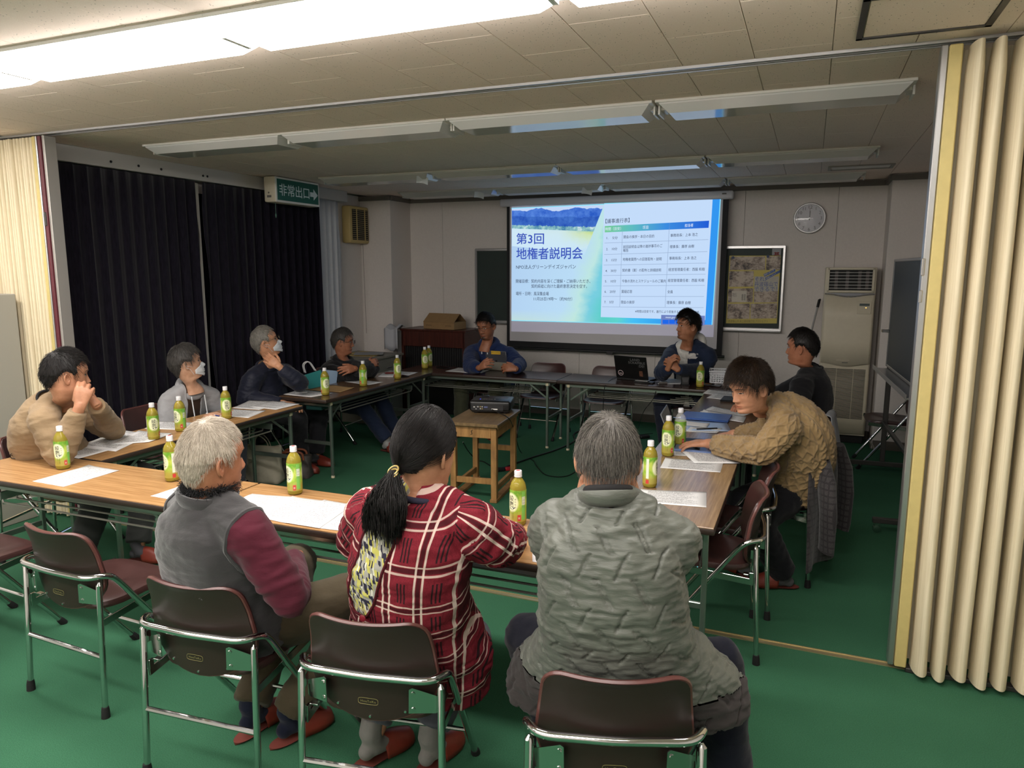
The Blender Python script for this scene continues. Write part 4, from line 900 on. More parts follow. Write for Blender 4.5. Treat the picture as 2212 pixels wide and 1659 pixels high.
def tubeloft(pts, rad, seg=18, lat=None, n=None):
    """closed loft round a polyline; rad items are r or (half width, half depth); lat gives the width direction"""
    P = [V3(p) for p in pts]; k = len(P); vs = []; fs = []; prev = None
    for i in range(k):
        t_ = unit(P[min(i+1, k-1)]-P[max(i-1, 0)]); l = V3(lat[i] if isinstance(lat, list) else lat) if lat is not None else (prev if prev is not None else np.cross(t_, [.31, .77, .55]))
        l = unit(l-t_*np.dot(l, t_)); prev = l; b = np.cross(t_, l); r = rad[i]; ra, rb = (r if hasattr(r, '__len__') else (r, r))
        for q in range(seg):
            a = 2*math.pi*q/seg; ca, sa = math.cos(a), math.sin(a); e = .85
            vs.append(P[i]+l*ra*math.copysign(abs(ca)**e, ca)+b*rb*math.copysign(abs(sa)**e, sa))
    for i in range(k-1):
        for q in range(seg): fs.append((i*seg+q, i*seg+(q+1) % seg, (i+1)*seg+(q+1) % seg, (i+1)*seg+q))
    fs.append(tuple(range(seg-1, -1, -1))); fs.append(tuple((k-1)*seg+q for q in range(seg))); return vs, fs
def ball(c, r, seg=14):
    r = V3(r) if hasattr(r, '__len__') else V3([r, r, r]); vs = []; n = 9
    for j in range(1, n):
        p = math.pi*j/n
        for q in range(seg): a = 2*math.pi*q/seg; vs.append(V3(c)+r*V3([math.sin(p)*math.cos(a), math.sin(p)*math.sin(a), -math.cos(p)]))
    fs = [(j*seg+q, j*seg+(q+1) % seg, (j+1)*seg+(q+1) % seg, (j+1)*seg+q) for j in range(n-2) for q in range(seg)]+[tuple(range(seg-1, -1, -1)), tuple((n-2)*seg+q for q in range(seg))]; return vs, fs
def smooth_poly(P, n=14):
    """Catmull-Rom through points"""
    P = [V3(p) for p in P]; Q_ = [2*P[0]-P[1]]+P+[2*P[-1]-P[-2]]; out = []; m = len(P)-1
    for s in np.linspace(0, m, n):
        i = min(int(s), m-1); u = s-i; a, b, c, d = Q_[i:i+4]; out.append(.5*((2*b)+(-a+c)*u+(2*a-5*b+4*c-d)*u*u+(-a+3*b-3*c+d)*u**3))
    return out
def remesh(parts, voxel, smooth_it=4, fac=.5):
    mb = MB()
    for v, f in parts: mb.add([tuple(p) for p in v], f)
    me = mb.mesh('r', M_BLACK, smooth=False); o = bpy.data.objects.new('r', me); COL.objects.link(o); m = o.modifiers.new('r', 'REMESH'); m.mode = 'VOXEL'; m.voxel_size = voxel; m.use_smooth_shade = True
    s = o.modifiers.new('s', 'SMOOTH'); s.factor = fac; s.iterations = smooth_it
    dg = bpy.context.evaluated_depsgraph_get(); dg.update(); out = bpy.data.meshes.new_from_object(o.evaluated_get(dg)); bpy.data.objects.remove(o); bpy.data.meshes.remove(me)
    n = len(out.vertices); V = np.zeros(n*3); out.vertices.foreach_get('co', V); N = np.zeros(n*3); out.vertices.foreach_get('normal', N)
    F = np.zeros(len(out.loops), np.int32); out.loops.foreach_get('vertex_index', F); bpy.data.meshes.remove(out)
    return V.reshape(-1, 3), N.reshape(-1, 3), F.reshape(-1, 4)
def bones_uv(V, bones):
    """nearest garment part of each vertex, and for every part its (around, along) coordinates blended softly over the bones"""
    parts = sorted(set(b[4] for b in bones)); dm = {}; uvs = {}
    for pid in parts:
        D, U, Vv = [], [], []
        for (p0, p1, r0, r1, q_, s0, lat, mode) in bones:
            if q_ != pid: continue
            d = p1-p0; L = np.linalg.norm(d); q = V-p0; tr = q @ d/(L*L); t_ = np.clip(tr, 0, 1); c = q-t_[:, None]*d; l = unit(lat-d/L*np.dot(lat, d/L)); b = np.cross(d/L, l); x = c @ l; y = c @ b
            D.append(np.linalg.norm(c, axis=1)/(r0+(r1-r0)*t_)); U.append(x if mode == 'flat' else np.arctan2(y, x)*mode); Vv.append(s0+np.clip(tr, -.7, 1.25)*L)
        D, U, Vv = np.array(D), np.array(U), np.array(Vv); m = D.min(0); w = np.exp(-(D-m)/.07); w /= w.sum(0); k = D.argmin(0); uvs[pid] = (np.take_along_axis(U, k[None], 0)[0] if any(b[7] != 'flat' for b in bones if b[4] == pid) else (w*U).sum(0), (w*Vv).sum(0)); dm[pid] = m
    part = np.array(parts)[np.argmin(np.array([dm[k] for k in parts]), 0)]; u = np.zeros(len(V)); v = np.zeros(len(V))
    for k in parts: m = part == k; u[m] = uvs[k][0][m]; v[m] = uvs[k][1][m]
    return part, u, v, uvs
def edge_tube(o, name, mat, r, parent, every=2, it=10, keep=None, seg=6):
    """binding along the open edges of a piece of clothing"""
    me = o.data; cnt = {}
    for p_ in me.polygons:
        vs = p_.vertices
        for a, b in zip(vs, list(vs[1:])+[vs[0]]): k = (min(a, b), max(a, b)); cnt[k] = cnt.get(k, 0)+1
    adj = {}
    for (a, b), c in cnt.items():
        if c == 1: adj.setdefault(a, []).append(b); adj.setdefault(b, []).append(a)
    seen = set(); n = 0
    for st in list(adj):
        if st in seen: continue
        loop = [st]; seen.add(st); cur = st
        while True:
            nx = [q for q in adj[cur] if q not in seen]
            if not nx: break
            cur = nx[0]; seen.add(cur); loop.append(cur)
        if len(loop) < 24: continue
        Q_ = np.array([me.vertices[i].co for i in loop])
        for _ in range(it): Q_ = Q_*.5+(np.roll(Q_, 1, 0)+np.roll(Q_, -1, 0))*.25
        if keep is not None and not keep(Q_.mean(0)): continue
        obj(name, MB().tube([tuple(q) for q in Q_[::every]], r, seg, closed=True), mat, parent); n += 1
    return n
def fnoise(P, s=1.0, seedv=0):
    return np.array([noise.noise((p[0]*s+seedv, p[1]*s, p[2]*s)) for p in P])
def ik(a, c, l1, l2, pole):
    a, c = V3(a), V3(c); d = c-a; L = np.linalg.norm(d); L2 = min(L, (l1+l2)*.995); x = (l1*l1-l2*l2+L2*L2)/(2*L2); h = math.sqrt(max(1e-6, l1*l1-x*x)); n = d/L; p = V3(pole); p = unit(p-n*np.dot(p, n)); return a+n*x*(L/L2)+p*h
def hand_parts(M, side, curl=(20, 30, 20), spread=4, thumb=(35, 20), sc=1.0, curls=None):
    """five fingered hand; M: wrist, +y along the fingers, +z back of the hand; side +1 right, -1 left"""
    T = -side; parts = []
    def tw(P): return [app(M, V3(p)*sc) for p in P]
    pl = [(0, -.012, 0), (T*.001, .015, 0), (T*.003, .045, .001), (T*.002, .072, .002), (0, .090, .0)]
    ra = [(.0255, .0195), (.029, .019), (.0385, .0175), (.0415, .0155), (.040, .0125)]
    v, f = tubeloft([tw([p])[0] for p in pl], [(a*sc, b*sc) for a, b in ra], 16, lat=M[:3, 0]); parts.append((v, f))
    parts.append(ball(app(M, V3([T*.024, .030, -.010])*sc), .0175*sc))
    base = [(T*.0305, .088, 0), (T*.0105, .093, .002), (-T*.0105, .090, .001), (-T*.0305, .082, -.001)]; lens = [(.043, .025, .021), (.047, .029, .022), (.043, .027, .021), (.034, .020, .019)]; rr = [.0092, .0094, .0089, .0078]
    for k in range(4):
        cu = curls[k] if curls else curl; an = math.radians(0); p = V3(base[k]); y0 = math.radians((1.5-k)*spread)*T; pts = [p-V3([0, .020, 0]), p]; rs = [rr[k]*1.05, rr[k]*1.05]
        for L, c in zip(lens[k], cu):
            an += math.radians(c); d = V3([math.sin(y0), math.cos(y0)*math.cos(an), -math.sin(an)]); p = p+d*L; pts += [p-d*L*.5, p]; rs += [rr[k]*.96, rr[k]*(1.02 if len(pts) < 7 else .80)]
        parts.append(tubeloft(tw(pts), [r*sc for r in rs], 10))
    a0, a1 = thumb; p = V3([T*.026, .020, -.006]); pts = [p]; rs = [.0135]; d = V3([T*math.sin(math.radians(a0)), math.cos(math.radians(a0)), -.28]); d /= np.linalg.norm(d); p = p+d*.042; pts.append(p); rs.append(.0112)
    d2 = V3([T*math.sin(math.radians(a0-a1)), math.cos(math.radians(a0-a1)), -.34]); d2 /= np.linalg.norm(d2); p = p+d2*.030; pts.append(p); rs.append(.0102); p = p+d2*.024; pts.append(p); rs.append(.0078)
    parts.append(tubeloft(tw(pts), [r*sc for r in rs], 10)); return parts
M_EYEW = pm('eye_white', (206, 198, 190), .25); M_IRIS = pm('iris', (26, 18, 15), .15); M_LASH = pm('lash', (22, 17, 15), .6)
M_SLIP = pm('slipper_vinyl', (122, 48, 35), .45, var=.06, vscale=40); M_SOLE = pm('slipper_sole', (92, 40, 32), .6); M_SLIPIN = pm('slipper_lining', (110, 50, 40), .8)
def slipper(parent, origin, fwd):
    """scuff slipper: insole, closed vamp over the toes, low back edge"""
    M = Matrix([list(r) for r in frame(origin, fwd, [0, 0, 1])]); n = 22
    def out(t_): # outline half width along the foot, t 0 heel .. 1 toe
        return .040*(1-.18*math.exp(-((t_-.42)/.2)**2))*math.sqrt(max(0, 1-abs(2*t_-1)**3.2))*(1+.12*t_)
    def fs(u, v): t_ = .5-.5*math.cos(math.pi*v); y = -.09+.27*t_; return ((u*2-1)*out(t_), y, .011)
    def sole(u, v): t_ = .5-.5*math.cos(math.pi*v); a = math.pi*u; return (-out(t_)*math.cos(a), -.09+.27*t_, .0+.011*(1-math.sin(a)))
    mb = MB().grid(fs, 9, n); mb2 = MB().grid(sole, 9, n)
    def vamp(u, v): t_ = .46+.535*v+.05*math.sin(math.pi*u)*(1-v)*-1; a = math.pi*u; h = .088*(1-.52*max(0, (t_-.5)/.5)**1.3)*min(1, (1.0-t_)/.06+.15); w = out(min(t_, .999))+.008; return (-w*math.cos(a), -.09+.27*t_, .010+h*math.sin(a)**.8)
    mb3 = MB().grid(vamp, 17, 14)
    s = obj('slipper', mb3, M_SLIP, parent, angle=80); mo = s.modifiers.new('t', 'SOLIDIFY'); mo.thickness = .003; s.matrix_local = M
    i = obj('insole', mb, M_SLIPIN, s); j = obj('sole', mb2, M_SOLE, s)
    return s
def bodyframe(deg): a = math.radians(deg); return V3([-math.sin(a), math.cos(a), 0]), V3([math.cos(a), math.sin(a), 0])
class Person: pass
def person(label, sp):
    """sp: dict of world joints, colours and dress. Returns the Person with its meshes made."""
    p = Person(); p.sp = sp; sc = sp.get('sc', 1.0); hip = V3(sp['hip']); root = thing('person', label, 'person', (hip[0], hip[1], 0), 0, 'people at the meeting'); p.root = root; O = V3([hip[0], hip[1], 0]); L = lambda q: V3(q)-O
    fw, rt = bodyframe(sp['head_deg']); p.fw, p.rt = fw, rt
    fs_, rs_ = bodyframe(sp.get('sh_deg', sp['head_deg'])); neck = L(sp['neck']); hd = L(sp['head']); hp = L(hip); seat = sp.get('slouch', .03)
    tilt = sp.get('sh_roll', 0); rs_ = unit(rs_+V3([0, 0, math.tan(math.radians(-tilt))]))
    upn = unit(neck-hp); swid = sp.get('swid', .185)*sc
    sh = {}
    for s, nm in ((1, 'r'), (-1, 'l')): sh[nm] = neck-upn*sp.get('drop', .088)*sc+rs_*s*swid+fs_*.012
    for nm in 'rl':
        if 'sh_'+nm in sp: sh[nm] = L(sp['sh_'+nm])
    bk = -fs_; mid = [hp+(neck-hp)*.33+bk*seat*1.0, hp+(neck-hp)*.68+bk*seat*1.1]
    spine = smooth_poly([hp-upn*.0, mid[0], mid[1], neck], 12); p.spine = spine
    el, wr = {}, {}
    for s, nm in ((1, 'r'), (-1, 'l')):
        wr[nm] = L(sp['wr_'+nm]); el[nm] = L(sp['el_'+nm]) if 'el_'+nm in sp else ik(sh[nm], wr[nm], .285*sc, .255*sc, sp.get('pole_'+nm, tuple(rs_*s*.6+V3([0, 0, -1])-fs_*.3)))
    p.sh, p.el, p.wr, p.neck, p.hp, p.hd = sh, el, wr, neck, hp, hd
    kn, an = {}, {}
    for s, nm in ((1, 'r'), (-1, 'l')):
        an[nm] = L(sp['an_'+nm]) if 'an_'+nm in sp else hp*V3([1, 1, 0])+fw*.40+rt*s*.12+V3([0, 0, .10])
        hj = hp+rt*s*.09*sc-V3([0, 0, .03]); kn[nm] = L(sp['kn_'+nm]) if 'kn_'+nm in sp else ik(hj, an[nm], .41*sc, .40*sc, tuple(fw+rt*s*sp.get('splay', .25)+V3([0, 0, .8])))
    p.kn, p.an = kn, an
    skin = skin_mat(sp.get('skin_name', 'skin_mid'), sp.get('skin', (190, 140, 108)))
    # ---- head and neck
    hf, _ = bodyframe(sp.get('face_deg', sp['head_deg'])); pit = math.radians(sp.get('pitch', 0)); rol = math.radians(sp.get('roll', 0)); fwd = unit(hf*math.cos(pit)+V3([0, 0, math.sin(pit)])); up = unit(V3([0, 0, 1])*math.cos(pit)-hf*math.sin(pit)); x_ = np.cross(fwd, up); up = up*math.cos(rol)+x_*math.sin(rol)
    hs = sp.get('hs', 1.0); MH = frame(hd, fwd, up); MH[:3, :3] *= hs; p.MH = MH
    nup = unit(hd-neck)*.55+unit(upn)*.45; MNk = frame(neck+unit(nup)*.188*hs, fs_, nup); MNk[:3, :3] *= hs
    f = sp.get('face', {}); HV, A, Z = head_grid(f); s_ = sstep(-.10, -.19, Z)[:, None]; s_ = 1-sstep(-.19, -.105, Z)[:, None]; P_ = app(MH, HV)*(1-s_)+app(MNk, HV)*s_
    lip = np.exp(-((HV[:, 0])/.022)**4-((HV[:, 2]+.072)/.0085)**4)*(HV[:, 1] > .05); VV = [P_]; FF = grid_faces(HN, HR); lips = [lip]; darks = [0*lip]
    br = sp.get('beard', 0)
    if br: darks[0] = br*(np.exp(-((HV[:, 0])/.020)**4-((HV[:, 2]+.097)/.013)**4)+.6*np.exp(-((HV[:, 0])/.028)**4-((HV[:, 2]+.057)/.006)**4))*(HV[:, 1] > .05)
    st = sp.get('stubble', 0); darks[0] = np.clip(darks[0]+st*sstep(-.045, -.08, HV[:, 2])*sstep(-.13, -.115, HV[:, 2])*(HV[:, 1] > -.01), 0, 1)
    allf = [list(FF)]; off = len(P_)
    for s in (1, -1):
        ev, ef = ear_mesh(s); ev = ev*V3([1, 1, 1])+V3([s*(.0745*f.get('wide', 1)), -.006, -.016]); VV.append(app(MH, ev)); allf.append([tuple(i+off for i in q) for q in ef]); off += len(ev); lips.append(np.zeros(len(ev))); darks.append(np.zeros(len(ev)))
    # ---- arms with hands, then torso and legs of the body
    hands = sp.get('hands', {})
    for s, nm in ((1, 'r'), (-1, 'l')):
        h = hands.get(nm, {}); d = unit(V3(h.get('dir', wr[nm]-el[nm]))); dors = V3(h.get('back', (0, 0, 1))); M = frame(wr[nm], d, dors); parts = hand_parts(M, s, h.get('curl', (25, 30, 20)), h.get('spread', 4), h.get('thumb', (35, 20)), h.get('sc', sc*1.0), h.get('curls'))
        parts.append(tubeloft([el[nm]+(wr[nm]-el[nm])*q for q in (0.0, .3, .6, .85, 1.0)]+[wr[nm]+d*.02], [.038*sc, .041*sc, .034*sc, .0275*sc, .0255*sc, .023*sc], 14)); parts.append(tubeloft([sh[nm], sh[nm]+(el[nm]-sh[nm])*.5, el[nm]], [.046*sc, .043*sc, .038*sc], 12))
        V, N, F = remesh(parts, h.get('voxel', .0042), 3); VV.append(V); allf.append([tuple(int(i)+off for i in q) for q in F]); off += len(V); lips.append(np.zeros(len(V))); darks.append(np.zeros(len(V)))
    parts = [tubeloft(spine, [((.135-.02*abs(q-.3))*sc if q < .8 else .13*sc*(1-(q-.8)*2.6), (.095 if q < .8 else .095*(1-(q-.8)*2.2))*sc) for q in np.linspace(0, 1, 12)], 16, lat=[rt*(1-q)+rs_*q for q in np.linspace(0, 1, 12)])]
    for s, nm in ((1, 'r'), (-1, 'l')):
        parts.append(tubeloft([hp+rt*s*.06, hp+rt*s*.09-V3([0, 0, .03]), kn[nm]], [.09*sc, .085*sc, .05*sc], 12)); parts.append(tubeloft([kn[nm], (kn[nm]+an[nm])/2, an[nm]], [.05*sc, .046*sc, .034*sc], 12))
        foot = unit(V3(sp.get('ft_'+nm, fw))*V3([1, 1, 0])); parts.append(tubeloft([an[nm]+V3([0, 0, .02])-foot*.012, an[nm]-V3([0, 0, .035]), an[nm]+foot*.09-V3([0, 0, .055]), an[nm]+foot*.15-V3([0, 0, .062])], [.026, .026, .022, .012], 10)); parts.append(tubeloft([sh[nm], (sh[nm]+spine[10])/2, spine[10]], [.045*sc, .05*sc, .05*sc], 10))
    V, N, F = remesh(parts, .013, 3); VV.append(V); allf.append([tuple(int(i)+off for i in q) for q in F]); lips.append(np.zeros(len(V))); darks.append(np.zeros(len(V)))
    me = bpy.data.meshes.new('body'); me.from_pydata(np.concatenate(VV).tolist(), [], [q for g in allf for q in g]); me.polygons.foreach_set('use_smooth', [True]*len(me.polygons)); me.materials.append(skin)
    for nm, val in (('lip', lips), ('dark', darks)): a = me.attributes.new(nm, 'FLOAT', 'POINT'); a.data.foreach_set('value', np.concatenate(val))
    body = link('body', me, root); p.body = body
    # ---- eyes and brows
    def fpt(x, z, o=0.0):
        x = np.asarray(x, float); z = np.asarray(z, float); sa = np.clip(x/(Wz(z)*f.get('wide', 1)), -1, 1); c = np.sqrt(1-sa**2); y = YFz(z)*c**.86+face_add(x, z, f)*sstep(.15, .5, c)+o; return np.stack([x, y, z], -1)
    p.fpt = fpt; op = sp.get('eye_open', .0045)
    if sp.get('show_face', True):
        for s in (1, -1):
            n = 15; uu = np.linspace(-1, 1, n); xs = s*.031+uu*.0145; lo, hi = -.0025-op*.55*np.sqrt(1-uu**2)-.0005, -.0015+op*np.sqrt(1-uu**2)
            rows = [fpt(xs, lo+(hi-lo)*q, .0012) for q in np.linspace(0, 1, 5)]; mb = MB(); mb.v = [tuple(v) for r_ in rows for v in app(MH, r_)]; mb.f = [(j*n+i, j*n+i+1, (j+1)*n+i+1, (j+1)*n+i) for j in range(4) for i in range(n-1)]
            gx = sp.get('gaze', 0)*.006*1.0; mb.m = [1 if abs((uu[i]+uu[i+1])/2*.0145-gx) < .0058 else 0 for j in range(4) for i in range(n-1)]; e = obj('eye', mb, [M_EYEW, M_IRIS], body)
            obj('eyelash', MB().tube([tuple(q) for q in app(MH, fpt(xs, hi, .0016))], .0011*hs, 5), M_LASH, e)
            bw = sp.get('brow', 1.0); bx = s*.031+np.linspace(-.020, .021, 9)*s; bz = .0175+.006*np.sin(np.linspace(.2, 2.6, 9)); obj('eyebrow', MB().tube([tuple(q) for q in app(MH, fpt(bx, bz, .0008))], [r_*hs*bw for r_ in (.0018, .0028, .003, .003, .003, .0028, .0024, .0018, .001)], 6, flat=.5), sp.get('brow_mat', M_LASH), body)
    # ---- hair
    h = sp['hair']; hm = h['mat']; t_ = np.linspace(-1, 1, 72, endpoint=False)*np.pi; zz = np.linspace(-.12, .1178, 54); zz = np.where(zz > .06, .06+.0578*np.sin((zz-.06)/.0578*np.pi/2), zz); AA, ZZ = np.meshgrid(t_, zz); c = np.cos(AA); base = np.stack([Wz(ZZ)*np.sin(AA), np.where(c > 0, YFz(ZZ)*np.abs(c)**.86, -YBz(ZZ)*np.abs(c)**.95), ZZ], -1).reshape(-1, 3); A1, Z1 = AA.ravel(), ZZ.ravel()
    hl = hairline(A1, h)+.003*np.sin(A1*23); m_ = sstep(-.004, .022, Z1-hl); th = h['th']*(.35+.65*m_)*(1+.25*h.get('top', 0)*sstep(.03, .1, Z1)); grv = .0016*np.sin(A1*31+5*np.sin(Z1*60)); sh_ = shell_pts(base, th*m_+grv*m_*(h['th']/.012)-.004*(1-m_)); thin = h.get('thin', 0)
    keep = m_ > .02; HF = np.array(grid_faces(72, 54, False)); HF = HF[keep[HF].all(1)]; mo = app(MH, sh_); 
    if thin < .5: link('hair', raw_mesh('hair', mo, HF, hm, {'rnd': .12+.5*np.abs(np.sin(A1*47+9*np.sin(Z1*50)))*.5}), body)
    n = h.get('n', 700); cand = []
    a_ = RNG.uniform(-np.pi, np.pi, n*4); z_ = RNG.uniform(-.10, .117, n*4); z_ = np.where(RNG.random(n*4) < .35, .118*np.sqrt(1-RNG.random(n*4)**2*.8)-.001, z_); ok = z_ > hairline(a_, h)+.002
    if thin: bp = np.stack([Wz(z_)*np.sin(a_), np.cos(a_)*.1, z_], -1); wl = V3(h.get('whorl', (0, -.045, .10))); dd = np.linalg.norm(bp-wl, axis=1); ok &= RNG.random(n*4) > thin*np.exp(-(dd/.045)**2)
    a_, z_ = a_[ok][:n], z_[ok][:n]; cc = np.cos(a_); P0_ = np.stack([Wz(z_)*np.sin(a_), np.where(cc > 0, YFz(z_)*np.abs(cc)**.86, -YBz(z_)*np.abs(cc)**.95), z_], -1)
    K = 7; wl = V3(h.get('whorl', (0, -.045, .10))); ln = h['len']*(.6+.6*RNG.random(len(P0_))); ln = ln*np.where(z_ < .0, h.get('side', .6), 1.0); Q0 = shell_pts(P0_, np.full(len(P0_), h['th']*.6)); paths = [Q0]; jit = RNG.normal(0, 1, P0_.shape)*h.get('jit', .25)
    for k in range(1, K):
        q = paths[-1]; d = q-wl; nrm = q/V3([.078, .1, .118])**2; nrm /= np.linalg.norm(nrm, axis=1, keepdims=True); d = d/np.maximum(np.linalg.norm(d, axis=1, keepdims=True), .02)*h.get('away', 1)+V3([0, 0, -1])*h.get('grav', .5)+V3([0, 1, 0])*(h.get('fwd', 0)*sstep(-.02, .05, q[:, 1]))[:, None]+V3([1, 0, 0])*h.get('part', 0)*np.sign(q[:, :1]-h.get('partx', 0))+jit*.5
        if 'tie' in h: d = (V3(h['tie'])-q); d = d/np.linalg.norm(d, axis=1, keepdims=True)+jit*.12
        d = d-nrm*np.sum(d*nrm, 1, keepdims=True); d /= np.maximum(np.linalg.norm(d, axis=1, keepdims=True), 1e-6); nx = q+d*(ln/(K-1))[:, None]
        lift = h['th']*(.75+.5*k/K)+h.get('lift', .004)*(k/K)*(1+jit[:, 0]); paths.append(shell_pts(nx, lift))
    pp = np.stack(paths, 1); SV, SF, rn = strand_tubes(app(MH, pp.reshape(-1, 3)).reshape(pp.shape), h.get('r', .0009)*hs); o = link('hair_strands', raw_mesh('hair_strands', SV, SF, hm, {'rnd': rn}), body); o['kind'] = 'stuff'
    # ---- trousers, socks, slippers
    tr = sp.get('trousers', (30, 32, 40)); e = sp.get('tr_ease', .016); parts = [tubeloft([hp+upn*.12, hp+upn*.04, hp-V3([0, 0, .055])], [(.145*sc+e*.5, .105*sc+e*.5), (.165*sc+e*.5, .115*sc+e*.5), (.14*sc, .10*sc)], 18, lat=rt)]
    for s, nm in ((1, 'r'), (-1, 'l')):
        hj = hp+rt*s*.085*sc-V3([0, 0, .028]); parts.append(tubeloft([hj-fw*.05, hj, hj+(kn[nm]-hj)*.4, kn[nm], kn[nm]], [.075*sc, .092*sc+e*.3, .078*sc+e, .060*sc+e, .055*sc], 16)); parts.append(ball(kn[nm], .058*sc+e)); end = an[nm]+V3([0, 0, sp.get('cuff', .02)]); parts.append(tubeloft([kn[nm], (kn[nm]+end)*.5, end], [.060*sc+e, .056*sc+e, .047*sc+e*1.3], 16))
    V, N, F = remesh(parts, sp.get('tr_voxel', .011), 5); V = V+N*(.006*fnoise(V, 14, 3)+.004*fnoise(V*V3([1, 1, 2.2]), 22, 8))[:, None]; link('trousers', raw_mesh('trousers', V, F, tr if not isinstance(tr, tuple) else fabric('trouser_%d_%d_%d' % tr, tr, .85), None), root)
    for s, nm in ((1, 'r'), (-1, 'l')):
        foot = unit(V3(sp.get('ft_'+nm, fw))*V3([1, 1, 0])); so = sp.get('socks', (70, 70, 74)); v, f2 = tubeloft([an[nm]+V3([0, 0, .075]), an[nm]+V3([0, 0, .02])-foot*.012, an[nm]-V3([0, 0, .035])+foot*.005, an[nm]+foot*.09-V3([0, 0, .050]), an[nm]+foot*.16-V3([0, 0, .058])], [.037, .040, .040, .031, .020], 14); v2, f3 = ball(an[nm]-foot*.030-V3([0, 0, .047]), .031)
        V, N, F = remesh([(v, f2), (v2, f3)], .007, 4); link('sock', raw_mesh('sock', V, F, fabric('sock_%d_%d_%d' % so, so, .9)), root)
        if sp.get('slippers', True): g_ = an[nm]*V3([1, 1, 0])-foot*.0; slipper(root, g_, foot)
    return p
def garment(p, name, mat, ease=.022, voxel=.009, hem=.10, sleeve='both', neck_ease=.0, wr_off=.0, body=1.0, wrinkle=.006, parts_fn=None, disp=None, collar=None, sleeve_ease=None, depth=None, belly=0.0, hem_flare=0.0, sm=4, tmode='flat'):
    """top clothing grown as one continuous surface; parts_fn(part,u,v,pos) -> list of (name, material, mask) splits it into pieces"""
    sp = p.sp; sc = sp.get('sc', 1.0); upn = unit(p.neck-p.hp); _, rs_ = bodyframe(sp.get('sh_deg', sp['head_deg'])); tilt = sp.get('sh_roll', 0); rs_ = unit(rs_+V3([0, 0, math.tan(math.radians(-tilt))])); fs_ = np.cross([0, 0, 1], rs_); se = sleeve_ease if sleeve_ease is not None else ease
    sd = [p.hp-upn*hem, p.hp-upn*hem*.5]+p.spine; n = len(sd); tt = [-.15, -.07]+list(np.linspace(0, 1, 12)); W = []
    for q in tt:
        w = np.interp(q, [-.15, 0, .12, .3, .6, .8, .9, 1.0], [.168+hem_flare, .165+hem_flare, .158+hem_flare*.68, .150+hem_flare*.22, .160, .150, .105, .060]); d = np.interp(q, [-.15, 0, .3, .6, .8, .9, 1.0], [.125, .122, .112+belly, .116+belly*.4, .100, .080, .058]); W.append((w*sc*body+ease, (depth or 1)*d*sc*body+ease))
    lat = [p.rt*(1-min(1, max(0, q)))+rs_*min(1, max(0, q)) for q in tt]; parts = [tubeloft(sd, W, 26, lat=lat)]; bones = []; s0 = 0
    for i in range(n-1): L = np.linalg.norm(sd[i+1]-sd[i]); bones.append((sd[i], sd[i+1], W[i][1]*1.15, W[i+1][1]*1.15, 0, s0, lat[i], tmode)); s0 += L
    for s, nm, pid in ((1, 'r', 1), (-1, 'l', 2)):
        S_, E_, Wr = p.sh[nm], p.el[nm], p.wr[nm]; base = p.spine[10]; parts.append(tubeloft([base, (base+S_)*.5+V3([0, 0, .012]), S_], [.050*sc+ease*.7, .052*sc+ease*.8, .052*sc+ease*.9], 14)); parts.append(ball(S_, .052*sc+ease*.9)); parts.append(tubeloft([p.spine[11], p.spine[11]*.5+S_*.5+V3([0, 0, .012]), S_], [.045*sc+ease*.6, .046*sc+ease*.7, .046*sc+ease*.7], 12))
        c = S_*.45+p.spine[8]*.55; parts.append(tubeloft([c, S_-upn*.03], [.075*sc, .06*sc+ease*.5], 12))
        if sleeve in ('both', nm):
            end = Wr+unit(E_-Wr)*wr_off; parts.append(tubeloft([S_, S_+(E_-S_)*.35, E_+(S_-E_)*.12, E_], [.056*sc+se, .053*sc+se, .046*sc+se, .043*sc+se], 16)); parts.append(ball(E_, .0435*sc+se)); parts.append(tubeloft([E_, E_+(end-E_)*.3, E_+(end-E_)*.75, end], [.043*sc+se, .044*sc+se, .034*sc+se*.9, .030*sc+se*.7], 16)); x_ = unit(np.cross(E_-S_, [.1, .2, .97]))
            l1 = np.linalg.norm(E_-S_); bones.append((S_+(E_-S_)*.08, E_, (.055*sc+se)*.95, .046*sc+se, pid, 0, x_, .055)); bones.append((E_, end, .046*sc+se, .034*sc+se, pid, l1, x_, .055))
    V, N, F = remesh(parts, voxel, sm); part, u, v, uvs = bones_uv(V, bones); p.gV = V
    wv = wrinkle*(.9*fnoise(V*V3([1, 1, 1.8]), 9, 1)+.6*np.abs(fnoise(V*V3([.8, .8, 2.6]), 17, 5))-.2); 
    for nm, pid in (('r', 1), ('l', 2)):
        E_ = p.el[nm]; near = np.exp(-(np.linalg.norm(V-E_, axis=1)/.11)**2)*(part == pid); wv = wv+near*wrinkle*.55*np.sin(v*115+5*fnoise(V, 9, 9)+2.5*u*10)
    if disp is not None: wv = wv+disp(part, u, v, V+np.array([p.sp['hip'][0], p.sp['hip'][1], 0]))
    V = V+N*wv[:, None]; out = []; att = {'gu': u, 'gv': v, 'gp': part}
    pieces = parts_fn(part, u, v, V) if parts_fn else [(name, mat, np.ones(len(V), bool))]
    for nm, mt, mask in pieces:
        fm = mask[F].sum(1) >= (2 if nm.endswith('sleeve') else 3); Fk = F[fm]; ids = np.unique(Fk); re = np.zeros(len(V), int); re[ids] = np.arange(len(ids))
        if len(Fk): pk = int(np.bincount(part[ids]).argmax()); out.append(link(nm, raw_mesh(nm, V[ids], re[Fk], mt, {'gu': uvs[pk][0][ids], 'gv': uvs[pk][1][ids]}), p.root))
    return out
